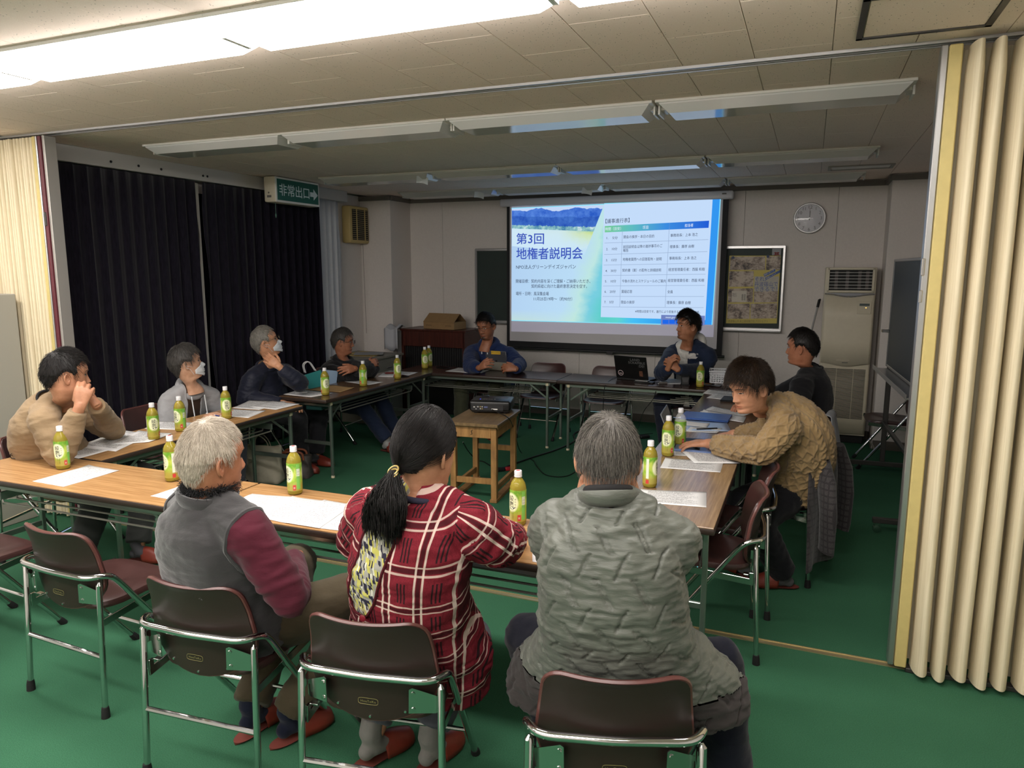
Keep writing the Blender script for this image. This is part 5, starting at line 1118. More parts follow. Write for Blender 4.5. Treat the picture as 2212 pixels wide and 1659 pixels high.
def neck_ring(p, name, mat, r=.014, lift=.0, rx=.068, ry=.066, drop=.01, tilt=0.0, parent=None, flat=1.0):
    """ribbed collar / neckline round the neck base"""
    sp = p.sp; sc = sp.get('hs', 1); fs_, rs_ = bodyframe(sp.get('sh_deg', sp['head_deg'])); up = unit(p.hd-p.neck)*.5+unit(p.neck-p.hp)*.5; f2 = unit(fs_-up*np.dot(fs_, up)); r2 = np.cross(f2, up); c = p.neck+up*lift-f2*.006; pts = []
    for k in range(28): a = 2*math.pi*k/28; pts.append(tuple(c+r2*rx*sc*math.cos(a)+f2*ry*sc*math.sin(a)-up*(drop*(math.sin(a)+1)*.5*2+tilt*math.sin(a))))
    return obj(name, MB().tube(pts, r, 10, closed=True, flat=flat), mat, parent or p.root)
def spectacles(p, mat, w=.046, h=.034, z=-.002, half=False):
    MH = p.MH; g = Person(); rims = []; root = None
    for s in (1, -1):
        pts = []
        for k in range(24): a = 2*math.pi*k/24; x = s*.033+w/2*math.copysign(abs(math.cos(a))**.7, math.cos(a)); zz = z+h/2*math.copysign(abs(math.sin(a))**.7, math.sin(a)); pts.append((x, .112-.9*x*x*8*.12-.004*abs(zz-z)*10*.1, zz))
        o = obj('eyeglasses' if root is None else 'rim', MB().tube([tuple(q) for q in app(MH, np.array(pts))], .0016, 6, closed=True), mat, p.body if root is None else root)
        root = root or o
        t_ = [(s*.056, .106, z+.006), (s*.072, .090, z+.006), (s*.082, .03, z+.004), (s*.083, -.004, z+.0), (s*.080, -.03, z-.02)]; obj('temple', MB().tube([tuple(q) for q in app(MH, np.array(t_))], .0015, 6), mat, root)
    obj('bridge', MB().tube([tuple(q) for q in app(MH, np.array([(-.011, .111, z+.005), (0, .116, z+.008), (.011, .111, z+.005)]))], .0016, 6), mat, root); return root
def face_mask(p, mat):
    nu, nv = 29, 19; mb = MB(); MH = p.MH; wd = p.sp.get('face', {}).get('wide', 1)
    for j in range(nv):
        for i in range(nu):
            u = i/(nu-1)*2-1; v = j/(nv-1); z = -.116+v*(.100-.040*abs(u)**1.4)+.034*abs(u)**1.3*(1-v); a = u*1.22; zz = max(z, -.108); x = Wz(zz)*wd*math.sin(a); q = p.fpt(np.array([x]), np.array([zz]))[0]; bul = .013*(1-u*u)*math.sin(math.pi*min(1, max(0, v*.9+.1)))
            y = max(q[1], .083*math.cos(a)**.86+.004*(1-abs(u)))+.0035+bul+.0012*math.sin(v*24)*(1-abs(u)**3); mb.v.append((x*1.045+.0012*np.sign(u), y, z))
    mb.f = [(j*nu+i, j*nu+i+1, (j+1)*nu+i+1, (j+1)*nu+i) for j in range(nv-1) for i in range(nu-1)]; mb.m = [0]*len(mb.f); mb.v = [tuple(q) for q in app(MH, np.array(mb.v))]
    o = obj('face_mask', mb, mat, p.body, angle=80); m = o.modifiers.new('t', 'SOLIDIFY'); m.thickness = .002
    for s in (1, -1):
        for z0 in (-.03, -.085): obj('ear_loop', MB().tube([tuple(q) for q in app(MH, np.array([(s*.070, .026, z0), (s*.080, .008, -.02+(z0+.03)*.4), (s*.088, -.02, -.012+(z0+.03)*.2)]))], .0013, 5), mat, o)
    return o
# ---------------------------------------------------------------- people: the eleven at the meeting
H_BLACK = hair_mat('hair_black', (7, 6, 6), (30, 25, 23)); H_GREYB = hair_mat('hair_dark_grey', (26, 25, 24), (92, 88, 84)); H_GREY = hair_mat('hair_grey', (70, 68, 64), (168, 164, 154)); H_WHITE = hair_mat('hair_white', (140, 128, 112), (222, 212, 196)); H_BROWN = hair_mat('hair_brown_tips', (10, 8, 8), (60, 43, 28)); H_SALT = hair_mat('hair_salt', (38, 35, 32), (124, 119, 111))
M_MASKW = pm('mask_white', (208, 212, 216), .85); M_SPEC = pm('spectacle_black', (18, 16, 16), .3); M_SPECM = pm('spectacle_metal', (120, 108, 84), .3, .8)
def HAIR(mat, th=.010, front=.070, temple=.045, burn=-.02, nape=-.075, ln=.04, **k): d = dict(mat=mat, th=th, front=front, temple=temple, burn=burn, nape=nape); d['len'] = ln; d.update(k); return d
def vv(a): return V3(a)
# 1 man in the beige sweatshirt
p = person('man in a beige sweatshirt resting his chin on clasped hands', dict(hip=(-4.16, 2.95, .54), head_deg=-66, sh_deg=-52, neck=atd(112, 866, 4.10), head=atd(143, 809, 4.0), face_deg=-26, pitch=-4, hs=1.10, sc=1.08, slouch=.07, swid=.20, skin=(184, 136, 108), skin_name='skin_tan',
    el_r=atz(128, 985, .755), wr_r=atd(173, 878, 3.93), el_l=atz(243, 930, .755), wr_l=atd(207, 872, 4.06), hands=dict(r=dict(dir=(.10, .30, .95), back=(.75, -.65, .15), curls=[(58, 85, 55), (60, 88, 55), (62, 88, 55), (64, 88, 55)], thumb=(12, 10), sc=1.12), l=dict(dir=(-.45, -.25, .85), back=(.55, .5, .65), curls=[(50, 75, 30), (53, 72, 30), (56, 70, 30), (58, 68, 30)], thumb=(15, 15), sc=1.12)),
    hair=HAIR(H_BLACK, .012, .074, .052, -.025, -.07, .035, n=2600, thin=.35, lift=.007, grav=.35, whorl=(0, -.05, .095)), trousers=(40, 42, 40), face=dict(jaw=.14, wide=1.03), brow=1.1, an_r=(-3.72, 2.62, .10), an_l=(-3.70, 3.02, .10), ft_r=(.9, .2, 0), ft_l=(.9, .3, 0)))
M_BEIGE = fabric('beige_sweat', (142, 121, 94), .9, folds=.5)
garment(p, 'sweatshirt', M_BEIGE, .026, .008, .06, sleeve_ease=.021, wr_off=.03, belly=.03, wrinkle=.011)
neck_ring(p, 'collar', M_BEIGE, .012, .012); neck_ring(p, 'undershirt_collar', pm('black_cotton', (16, 15, 16), .9), .008, .024, .062, .060)
for nm in 'rl': obj('cuff', MB().tube([tuple(p.wr[nm]+(p.el[nm]-p.wr[nm])*q) for q in (.10, .16, .30)], [.044, .047, .046], 16), M_BEIGE, p.root)
# 2 woman in the grey hoodie
p = person('woman in a light grey hoodie and white face mask by the dark curtain', dict(hip=(-4.45, 4.10, .52), head_deg=-92, sh_deg=-104, neck=atd(412, 838, 5.50), head=atd(402, 783, 5.38), face_deg=-36, pitch=8, hs=1.06, sc=1.0, swid=.165, skin=(196, 156, 130), skin_name='skin_fair',
    wr_r=(-4.12, 3.96, .66), wr_l=(-4.12, 4.24, .66), hair=HAIR(H_GREYB, .014, .072, .045, -.01, -.085, .040, n=2600, lift=.006, grav=.45, whorl=(0, -.02, .11)), trousers=(60, 62, 70), brow=.6))
M_HOOD = fabric('grey_jersey', (150, 150, 152), .9, folds=.5); M_BRN = fabric('brown_knit', (58, 42, 32), .9); M_ROSE2 = fabric('rose_cotton', (140, 74, 78), .9)
def hoodie_split(part, u, v, V):
    fs_, rs_ = bodyframe(-104); fr = ((V-p.spine[6]) @ fs_ > .02) & (part == 0) & (np.abs((V-p.spine[6]) @ rs_) < .062); return [('hoodie', M_HOOD, ~fr), ('brown_top', M_BRN, fr)]
gs_ = garment(p, 'hoodie', M_HOOD, .022, .010, .08, parts_fn=hoodie_split, wrinkle=.008); edge_tube(gs_[1], 'hoodie_edge', M_HOOD, .007, p.root); neck_ring(p, 'hood', M_HOOD, .030, .008, .075, .070, tilt=.03); neck_ring(p, 'rose_collar', M_ROSE2, .012, .020, .062, .058)
fs_, rs_ = bodyframe(-104)
for s in (1, -1): obj('hood_cord', MB().tube([tuple(p.neck+fs_*.085+rs_*s*.052-V3([0, 0, q])+fs_*.18*q) for q in (.05, .13, .22, .27)], .004, 6), M_MASKW, p.root)
face_mask(p, M_MASKW)
# 3 man in navy, hand on his neck
p = person('man in a navy jacket and white mask holding his neck with one hand', dict(hip=(-4.47, 5.10, .53), head_deg=-86, sh_deg=-92, neck=atd(578, 792, 6.36), head=atd(573, 738, 6.26), face_deg=-46, pitch=16, hs=1.10, sc=1.05, swid=.19, skin=(196, 146, 114), skin_name='skin_mid',
    el_l=atd(648, 828, 6.15), wr_l=atd(603, 792, 6.03), el_r=atd(530, 862, 6.2), wr_r=(-4.10, 4.86, .64), hands=dict(l=dict(dir=(-.80, -.10, .50), back=(.5, -.8, .2), curl=(15, 20, 15), sc=1.08)), hair=HAIR(H_GREY, .008, .082, .055, -.02, -.075, .03, n=1800, lift=.003, grav=.6), trousers=(30, 30, 34), brow=.6))
M_NAVY = fabric('navy_nylon', (22, 26, 44), .6, folds=.7, spec=.35); garment(p, 'jacket', M_NAVY, .028, .010, .08, wr_off=.02, wrinkle=.010, belly=.03); neck_ring(p, 'collar', M_NAVY, .020, .016, .074, .070); neck_ring(p, 'tan_lining', pm('tan_corduroy', (124, 96, 66), .9), .010, .028, .060, .056)
obj('wristwatch', MB().tube([tuple(p.wr['l']+V3([.026*math.cos(a)*.5, .026*math.cos(a)*.8, .026*math.sin(a)])) for a in np.linspace(0, 2*math.pi, 14, endpoint=False)], .005, 6, closed=True), M_CHROME, p.root)
face_mask(p, M_MASKW); spectacles(p, M_SPECM, .044, .028, .004)
# 4 man with folded arms
p = person('man in a black jacket with folded arms and black eyeglasses', dict(hip=(-4.44, 6.05, .50), head_deg=-88, sh_deg=-100, neck=atd(742, 786, 7.32), head=atd(740, 737, 7.22), face_deg=-62, pitch=-4, hs=1.06, sc=1.04, swid=.185, skin=(160, 108, 82), skin_name='skin_deep',
    el_r=atd(752, 815, 7.02), wr_r=atd(797, 788, 7.08), el_l=atd(800, 795, 7.22), wr_l=atd(768, 796, 6.90), hands=dict(r=dict(dir=(.2, .9, .15), back=(.8, -.3, .4)), l=dict(dir=(-.3, -.9, .0), back=(.8, -.3, .4))), hair=HAIR(H_GREYB, .010, .074, .05, -.02, -.08, .035, n=1600, lift=.004, thin=.1), trousers=(30, 40, 62), socks=(150, 150, 148), an_r=(-3.75, 5.92, .10), an_l=(-3.85, 6.25, .10), ft_r=(.9, -.2, 0), ft_l=(.9, .1, 0)))
M_BLKJ = fabric('black_padded', (17, 17, 20), .7, folds=.6, spec=.3); garment(p, 'jacket', M_BLKJ, .046, .010, .06, wrinkle=.014, belly=.03); neck_ring(p, 'collar', M_BLKJ, .036, .045, .080, .076); spectacles(p, M_SPEC)
# 5 man in the blue hoodie
p = person('man in a blue hoodie and eyeglasses looking down at a tablet', dict(hip=(-3.22, 7.34, .53), head_deg=178, neck=atd(1056, 748, 7.85), head=atd(1050, 703, 7.70), face_deg=172, pitch=-16, hs=1.12, sc=1.10, swid=.20, skin=(168, 116, 88), skin_name='skin_deep',
    el_r=atd(1016, 792, 7.62), wr_r=atd(1036, 795, 7.36), el_l=atd(1122, 788, 7.62), wr_l=atd(1114, 797, 7.30), hands=dict(r=dict(dir=(.75, -.35, .45), back=(-.45, -.75, .2), curl=(30, 45, 30), sc=1.12), l=dict(dir=(-.9, -.15, .10), back=(.1, -.8, .45), curl=(30, 45, 30), sc=1.12)), hair=HAIR(H_BLACK, .012, .066, .05, -.01, -.07, .04, n=1600, fwd=.6, lift=.006), trousers=(52, 54, 40), beard=.75, stubble=.2, brow=1.2, eye_open=.002, an_r=(-3.40, 6.85, .10), an_l=(-3.0, 6.9, .10)))
M_BLUE = fabric('blue_fleece', (30, 45, 84), .9, folds=.4); garment(p, 'hoodie', M_BLUE, .030, .010, .06, wr_off=.03, belly=.02, wrinkle=.009); neck_ring(p, 'hood', M_BLUE, .036, .030, .080, .078, drop=.004, tilt=.0); neck_ring(p, 'hood_front', M_BLUE, .032, .0, .080, .086, drop=.008); spectacles(p, M_SPEC, .046, .028)
fs_, rs_ = bodyframe(178)
for s in (1, -1): obj('hood_cord', MB().tube([tuple(p.neck+fs_*.105+rs_*s*.034-V3([0, 0, q])) for q in (.045, .052, .075)], .006, 6), M_MASKW, p.root)
q0 = vv(atd(1071, 762, 7.42))-V3([p.sp['hip'][0], p.sp['hip'][1], 0]); lg = obj('chest_print', MB().box((0, 0, 0), (.105, .006, .034), .002), pm('print_yellow', (206, 164, 26), .6), p.root, tuple(q0), smooth=False); v, f = text_mesh('MT.COFFEE', .019, 'CENTER'); obj('print_text', MB().add(v, f, Matrix.Translation((0, -.004, -.006)) @ MC), M_BLACK, lg, smooth=False)
# 6 speaker in the white hoodie and navy vest
p = person('man speaking in a white hoodie under an open navy jacket, hands clasped', dict(hip=(-1.04, 7.26, .53), head_deg=172, sh_deg=152, neck=atd(1494, 745, 7.02), head=atd(1486, 703, 6.88), face_deg=128, pitch=2, hs=1.10, sc=1.08, swid=.19, skin=(176, 122, 92), skin_name='skin_mid2',
    el_r=atd(1430, 806, 6.84), wr_r=atd(1443, 797, 6.66), el_l=atd(1518, 804, 6.98), wr_l=atd(1464, 798, 6.64), hands=dict(r=dict(dir=(.30, -.15, .90), back=(-.80, -.5, .1), curl=(45, 60, 40), sc=1.12), l=dict(dir=(-.75, -.05, .60), back=(.2, -.85, .45), curl=(40, 60, 40), sc=1.12)), hair=HAIR(H_BLACK, .016, .066, .052, -.02, -.06, .05, n=1800, fwd=.7, lift=.012, away=.6), trousers=(28, 32, 46), beard=.7, stubble=.1, brow=1.3, gaze=-.3, an_r=(-1.2, 6.85, .10), an_l=(-.85, 6.9, .10)))
M_NV = fabric('navy_fleece', (30, 40, 62), .85, folds=.4); M_WH = fabric('white_jersey', (206, 204, 198), .9, folds=.5)
def vest_split(part, u, v, V):
    fs_, rs_ = bodyframe(152); d = (V-p.spine[6]) @ rs_; hgt = (V-p.spine[6])[:, 2]; fr = ((V-p.spine[6]) @ fs_ > .02) & (part == 0) & (np.abs(d-.035) < .085+.08*np.clip(hgt, 0, 1)); return [('navy_jacket', M_NV, ~fr), ('white_hoodie', M_WH, fr)]
gs_ = garment(p, 'navy_jacket', M_NV, .028, .009, .08, parts_fn=vest_split, wrinkle=.009); edge_tube(gs_[1], 'jacket_edge', M_NV, .007, p.root); neck_ring(p, 'hood', M_WH, .036, .030, .096, .094, drop=.045, tilt=.02); neck_ring(p, 'black_tee', MATS['black_cotton'], .012, .008, .056, .056)
fs_, rs_ = bodyframe(152)
for s in (1, -1): obj('hood_cord', MB().tube([tuple(p.neck+fs_*.128+rs_*s*.03-V3([0, 0, q])) for q in (.075, .12, .20, .26)], .004, 6), M_WH, p.root)
q0 = vv(atd(1497, 771, 6.80))-V3([p.sp['hip'][0], p.sp['hip'][1], 0]); lg = obj('chest_emblem', MB().prism([(-.045, -.012), (-.02, -.018), (.03, -.016), (.046, .0), (.02, .008), (.0, .018), (-.02, .006)], .003, MC), pm('emblem_pale', (176, 172, 170), .6), p.root, tuple(q0), (0, 0, R(-10)), smooth=False); v, f = text_mesh('OUTDOOR', .02, 'CENTER'); obj('emblem_text', MB().add(v, f, Matrix.Translation((0, -.002, .022)) @ MC), MATS['emblem_pale'], lg, smooth=False)
# 7 man in black, profile
p = person('man in a black sweater sitting in profile below the air conditioner', dict(hip=(-.01, 5.52, .53), head_deg=86, sh_deg=80, neck=atd(1752, 798, 5.26), head=atd(1733, 750, 5.16), face_deg=76, pitch=-2, hs=1.06, sc=1.06, swid=.19, skin=(158, 106, 80), skin_name='skin_brown',
    el_l=atd(1728, 868, 5.0), wr_l=(-.33, 5.62, .77), el_r=(-.22, 5.86, .78), wr_r=(-.38, 5.74, .76), hair=HAIR(H_BLACK, .011, .070, .056, -.012, -.062, .024, n=3000, lift=.004, r=.0007), trousers=(26, 26, 30), brow=1.1))
M_BK = fabric('black_knit', (16, 16, 19), .9, folds=.3); garment(p, 'sweater', M_BK, .024, .010, .08, wrinkle=.006); neck_ring(p, 'collar', M_BK, .011, .010)
# 8 man in the cable knit sweater
p = person('young man in a tan cable knit sweater typing on a laptop', dict(hip=(-.03, 4.36, .53), head_deg=86, sh_deg=98, sh_roll=0, neck=atd(1683, 874, 4.00), head=atd(1619, 835, 3.84), face_deg=134, pitch=-17, hs=1.10, sc=1.10, swid=.195, slouch=.09, skin=(184, 136, 108), skin_name='skin_tan',
    el_l=atd(1650, 976, 3.86), wr_l=atz(1531, 958, .765), el_r=atd(1660, 940, 4.15), wr_r=atz(1584, 938, .795), hands=dict(l=dict(dir=(-.93, .12, -.12), back=(0, -.12, .95), curl=(12, 26, 18), sc=1.10), r=dict(dir=(-.86, -.22, -.22), back=(-.1, 0, .95), curl=(24, 34, 20), sc=1.10)), hair=HAIR(H_BROWN, .021, .058, .026, -.03, -.055, .046, n=5500, fwd=.25, grav=.5, lift=.008, away=.9, whorl=(0, -.04, .11), jit=.3, r=.0007, side=.6), trousers=(22, 22, 27), socks=(92, 92, 94), eye_open=.0012, brow=1.0, an_l=tuple(atz(1692, 1238, .085)), an_r=tuple(atz(1612, 1215, .085)), ft_l=(-.96, -.26, 0), ft_r=(-.75, .65, 0), kn_l=tuple(atd(1632, 1120, 3.95)), kn_r=tuple(atd(1600, 1085, 4.2)), cuff=.0))
t = NT('tan_cable_wool'); co = t.coord('Object'); n1 = t.noise(co, 14, 4); n2 = t.noise(co, 700, 2); t.setp(t.ramp(n1, [(.3, S(136, 112, 76)), (.7, S(162, 136, 96))]), .95, 0, .15, Sheen_Weight=.25); t.bump(n2, .5, .006); M_KNIT = t.m
def cable(part, u, v, P):
    per = .150; x = (u+per/2) % per-per/2; d = np.zeros(len(u))
    for c in (-.047, .047):                       # plaited cables either side of a lattice panel
        y = x-c; ph = v*2*np.pi/.046; s1, s2 = y-.008*np.sin(ph), y+.008*np.sin(ph); k = np.exp(-(s1/.006)**2)*(1+.35*np.cos(ph))+np.exp(-(s2/.006)**2)*(1-.35*np.cos(ph)); d += .0095*np.clip(k, 0, 1.2)-.005*np.exp(-((np.abs(y)-.021)/.0035)**2)
    ph = (v/.080) % 1.0; dia = np.abs(x)-.027*(1-np.abs(2*ph-1)); d += .0078*np.exp(-(dia/.0040)**2); dia2 = np.abs(x)-.013*(1-np.abs(2*ph-1)); d += .006*np.exp(-(dia2/.0032)**2)
    return d
garment(p, 'sweater', M_KNIT, .026, .0046, .005, sleeve_ease=.020, wr_off=.05, wrinkle=.006, disp=cable, hem_flare=.0, tmode=.15, sm=3); neck_ring(p, 'collar', M_KNIT, .014, .008, .066, .064)
for nm in 'rl':
    a, b = p.wr[nm], p.el[nm]; mb = MB(); L_ = np.linalg.norm(b-a); pts = [a+(b-a)*q for q in (.13, .17, .24, .30)]; mb.tube([tuple(q) for q in pts], [.040, .043, .043, .046], 20)
    for k in range(20):
        an_ = 2*math.pi*k/20; d_ = unit(b-a); e1 = unit(np.cross(d_, [.1, .2, .97])); e2 = np.cross(d_, e1); off_ = e1*math.cos(an_)+e2*math.sin(an_); mb.tube([tuple(q+off_*r_) for q, r_ in zip(pts, (.041, .044, .044, .047))], .0042, 5)
    obj('ribbed_cuff', mb, M_KNIT, p.root)
# 9 man in the grey fleece vest, from behind
p = person('white haired man in a grey fleece vest and maroon sleeves seen from behind', dict(hip=(-1.85, 1.90, .53), head_deg=-8, sh_deg=-18, neck=atd(452, 1078, 2.44), head=atd(458, 990, 2.40), face_deg=-20, pitch=-2, hs=1.06, sc=1.06, swid=.185, skin=(168, 116, 88), skin_name='skin_old', show_face=True,
    el_r=atd(628, 1290, 2.36), wr_r=(-1.88, 2.24, .61), el_l=(-2.10, 1.98, .80), wr_l=(-2.02, 2.18, .61), hair=HAIR(H_WHITE, .007, .080, .06, -.02, -.072, .028, n=7500, lift=.004, grav=.6, thin=.3, whorl=(.01, -.03, .11), r=.00055, jit=.35), trousers=(70, 62, 46), an_r=tuple(atz(628, 1545, .10)), an_l=tuple(atz(545, 1530, .10)), kn_r=(-1.50, 2.22, .55), kn_l=(-1.95, 2.36, .54), ft_r=(.35, .9, 0), ft_l=(.1, 1, 0), socks=(24, 28, 46)))
M_FLEECE = fabric('grey_fleece', (57, 56, 57), .97, wscale=420, bump=.3, sheen=.35, folds=.35); M_MAROON = fabric('maroon_jersey', (72, 22, 36), .9, folds=.35)
vs_ = garment(p, 'fleece_vest', M_FLEECE, .034, .0075, .06, sleeve_ease=.018, wrinkle=.009, parts_fn=lambda part, u, v, V: [('fleece_vest', M_FLEECE, part == 0), ('sleeve', M_MAROON, part == 1), ('sleeve', M_MAROON, part == 2)]); edge_tube(vs_[0], 'armhole_binding', M_FLEECE, .008, p.root)
neck_ring(p, 'stand_collar', M_FLEECE, .030, .022, .078, .076, flat=.5); 
up_ = unit(p.hd-p.neck); fs_, rs_ = bodyframe(-18); c_ = p.neck+up_*.052; pts = RNG.normal(0, 1, (2600, 1)); an_ = RNG.uniform(0, 2*np.pi, 2600); rr_ = np.stack([np.cos(an_), np.sin(an_)], 1); base = c_+rs_*(rr_[:, :1]*.078)+fs_*(rr_[:, 1:]*.076)+up_*RNG.uniform(-.014, .012, (2600, 1)); dirs = rs_*rr_[:, :1]*.006+fs_*rr_[:, 1:]*.006+RNG.normal(0, .006, (2600, 3)); SV, SF, rn = strand_tubes(np.stack([base-dirs, base, base+dirs, base+dirs*1.4+RNG.normal(0, .004, (2600, 3))], 1), .0016); o = link('fluffy_lining', raw_mesh('fluffy_lining', SV, SF, pm('dark_pile', (34, 33, 35), .95), None), p.root); o['kind'] = 'stuff'
# armhole binding
for nm in ('r',):
    S_ = p.sh[nm]; d_ = unit(p.el[nm]-S_); e1 = unit(np.cross(d_, [0, 0, 1])); e2 = np.cross(d_, e1)
# 10 woman in the red plaid smock, from behind
t = NT('red_plaid'); gu, gv = t.attr('gu', 'Fac'), t.attr('gv', 'Fac')
def stripe(x, period, c, w):
    m = t.math('ABSOLUTE', t.math('SUBTRACT', t.math('MODULO', t.math('ADD', x, 10.0+period/2-c), period), period/2)); return t.math('LESS_THAN', m, w)
def mx_(a, b): return t.math('MAXIMUM', a, b)
PP = .096
wv_ = mx_(stripe(gu, PP, .0, .0029), stripe(gu, PP, .021, .0029)); wh_ = mx_(stripe(gv, PP, .0, .0022), stripe(gv, PP, .021, .0022))
dk_ = mx_(mx_(stripe(gu, PP, .048, .0022), stripe(gu, PP, .058, .0022)), stripe(gu, PP, .068, .0022)); br_ = mx_(stripe(gu, PP, .0105, .005), stripe(gv, PP, .0105, .006)); dkh = t.math('GREATER_THAN', t.noise(t.coord('Object', (1, 1, 1)), 3, 1), -1)
base_ = t.ramp(t.noise(t.coord('Object'), 500, 2), [(.3, S(96, 22, 34)), (.7, S(126, 34, 46))]); c = t.mix(br_, base_, S(70, 18, 26)); hb = t.math('GREATER_THAN', t.math('ABSOLUTE', t.math('SUBTRACT', t.math('MODULO', t.math('ADD', gv, 10.0-.008), PP), PP/2)), .026); c = t.mix(t.math('MULTIPLY', dk_, t.math('SUBTRACT', 1.0, hb)), c, S(40, 20, 24)); c = t.mix(t.math('MULTIPLY', wv_, .85), c, S(208, 190, 178)); c = t.mix(t.math('MULTIPLY', wh_, .72), c, S(206, 186, 174))
fo = t.noise(t.coord('Object', (13, 13, 6)), 1.0, 4, .55); t.setp(c, .88, 0, .2); t.bump(fo, .5, .03); M_PLAID = t.m
t = NT('yellow_grey_weave'); gu, gv = t.attr('gu', 'Fac'), t.attr('gv', 'Fac'); cmb = t.n('ShaderNodeCombineXYZ'); t.l(t.math('MULTIPLY', t.math('ADD', gu, t.math('MULTIPLY', gv, .35)), 190.0), cmb.inputs[0]); t.l(t.math('MULTIPLY', gv, 95.0), cmb.inputs[1]); vo = t.n('ShaderNodeTexVoronoi'); vo.inputs['Scale'].default_value = 1; vo.inputs['Randomness'].default_value = .35; t.l(cmb.outputs[0], vo.inputs['Vector'])
t.setp(t.ramp(vo.outputs['Color'], [(.0, S(46, 44, 60)), (.35, S(150, 148, 140)), (.6, S(186, 180, 96)), (.8, S(206, 204, 190))], 'CONSTANT'), .9, 0, .2); M_WEAVE = t.m
p = person('woman with a black ponytail in a red plaid smock seen from behind', dict(hip=(-1.15, 1.98, .53), head_deg=4, sh_deg=2, neck=atd(905, 1072, 2.16), head=atd(920, 972, 2.17), face_deg=-12, pitch=-6, hs=1.02, sc=1.0, swid=.165, slouch=.05, skin=(184, 136, 108), skin_name='skin_tan', show_face=True,
    el_r=atd(1072, 1175, 2.22), wr_r=(-.98, 2.40, .775), el_l=atd(778, 1165, 2.45), wr_l=(-1.22, 2.44, .775), hair=HAIR(H_BLACK, .013, .070, .035, -.015, -.062, .15, n=4200, tie=(-.012, -.108, -.045), lift=.003, side=.8, r=.0008, jit=.12, part=1), trousers=(74, 76, 84), kn_r=tuple(aty(1020, 1375, 2.26)), kn_l=(-1.32, 2.36, .55), an_l=tuple(atz(806, 1590, .10)), an_r=tuple(atz(932, 1600, .10)), ft_l=(.35, .9, 0), ft_r=(.15, .95, 0), socks=(116, 114, 110), cuff=.06))
def smock_split(part, u, v, V):
    fs_, rs_ = bodyframe(2); bk = ((V-p.spine[6]) @ fs_ < .0) & (part == 0); z = V[:, 2]; zt = p.neck[2]; cx = -.035-.10*np.clip((zt-z)/.5, 0, 1); hw = np.interp(zt-z, [.02, .10, .30, .36, .361, .39, .391, .62], [.030, .060, .052, .030, -.01, -.01, .045, .03]); op = bk & (np.abs(u-cx) < hw); return [('plaid_smock', M_PLAID, ~op & (part == 0)), ('patterned_blouse', M_WEAVE, op), ('smock_sleeve', M_PLAID, part == 1), ('smock_sleeve', M_PLAID, part == 2)]
gs_ = garment(p, 'plaid_smock', M_PLAID, .030, .0062, .13, sleeve_ease=.030, wr_off=.02, wrinkle=.012, parts_fn=smock_split, hem_flare=.06, belly=.02)
fs_, rs_ = bodyframe(2)
edge_tube(gs_[1], 'smock_edge', M_PLAID, .005, p.root)
neck_ring(p, 'blouse_collar', M_WEAVE, .009, .012, .062, .060)
# ponytail and its band
tie = app(p.MH, np.array([[-.012, -.122, -.048]]))[0]; n = 1500; ph_ = RNG.uniform(0, 2*np.pi, n); rd = np.sqrt(RNG.random(n)); c0 = np.stack([np.cos(ph_)*rd, np.sin(ph_)*rd], 1); K = 11; paths = []
for k in range(K):
    q = k/(K-1); w = .010+.052*math.sin(min(1, q*1.25)*math.pi*.62)**1.1; L_ = .17*(1+.28*RNG.normal(0, 1, n)*.5); dn = np.stack([-.012*q+.0*L_, -.030*math.sin(q*2.2)+0*L_, -L_*q], 1); cur = np.stack([np.sin(q*5+ph_*2)*.012*q, np.cos(q*4+ph_)*.010*q, 0*ph_], 1); paths.append(tie+dn+rs_*(c0[:, :1]*w)+fs_*(c0[:, 1:]*w*.6)+cur+rs_*(c0[:, :1]*q*q*.02))
SV, SF, rn = strand_tubes(np.stack(paths, 1), .0013, .4); o = link('ponytail', raw_mesh('ponytail', SV, SF, H_BLACK, {'rnd': rn*.6}), p.body); o['kind'] = 'stuff'
for k in range(3): obj('hair_tie' if k == 0 else 'hair_tie_band', MB().tube([tuple(tie+rs_*.016*math.cos(a)+V3([0, 0, .011*math.sin(a)+.004*math.cos(a)-.004*k])+fs_*(.010*math.sin(a)-.002*k)) for a in np.linspace(0, 2*math.pi, 16, endpoint=False)], .0028, 6, closed=True), (pm('tie_gold', (190, 164, 96), .35, .3), M_BLACK, MATS.get('tie_gold'))[k], p.body)
bt = p.gV[np.argmin(((p.gV-(p.spine[4]-fs_*.2+rs_*-.075))**2).sum(1))]; obj('button', MB().lathe([(.001, 0), (.010, 0), (.011, .003), (.007, .005), (.001, .004)], 14, Matrix.Translation(tuple(bt-fs_*.012)) @ Matrix.Rotation(R(90), 4, 'X')), pm('button_red', (120, 30, 42), .4), p.root)
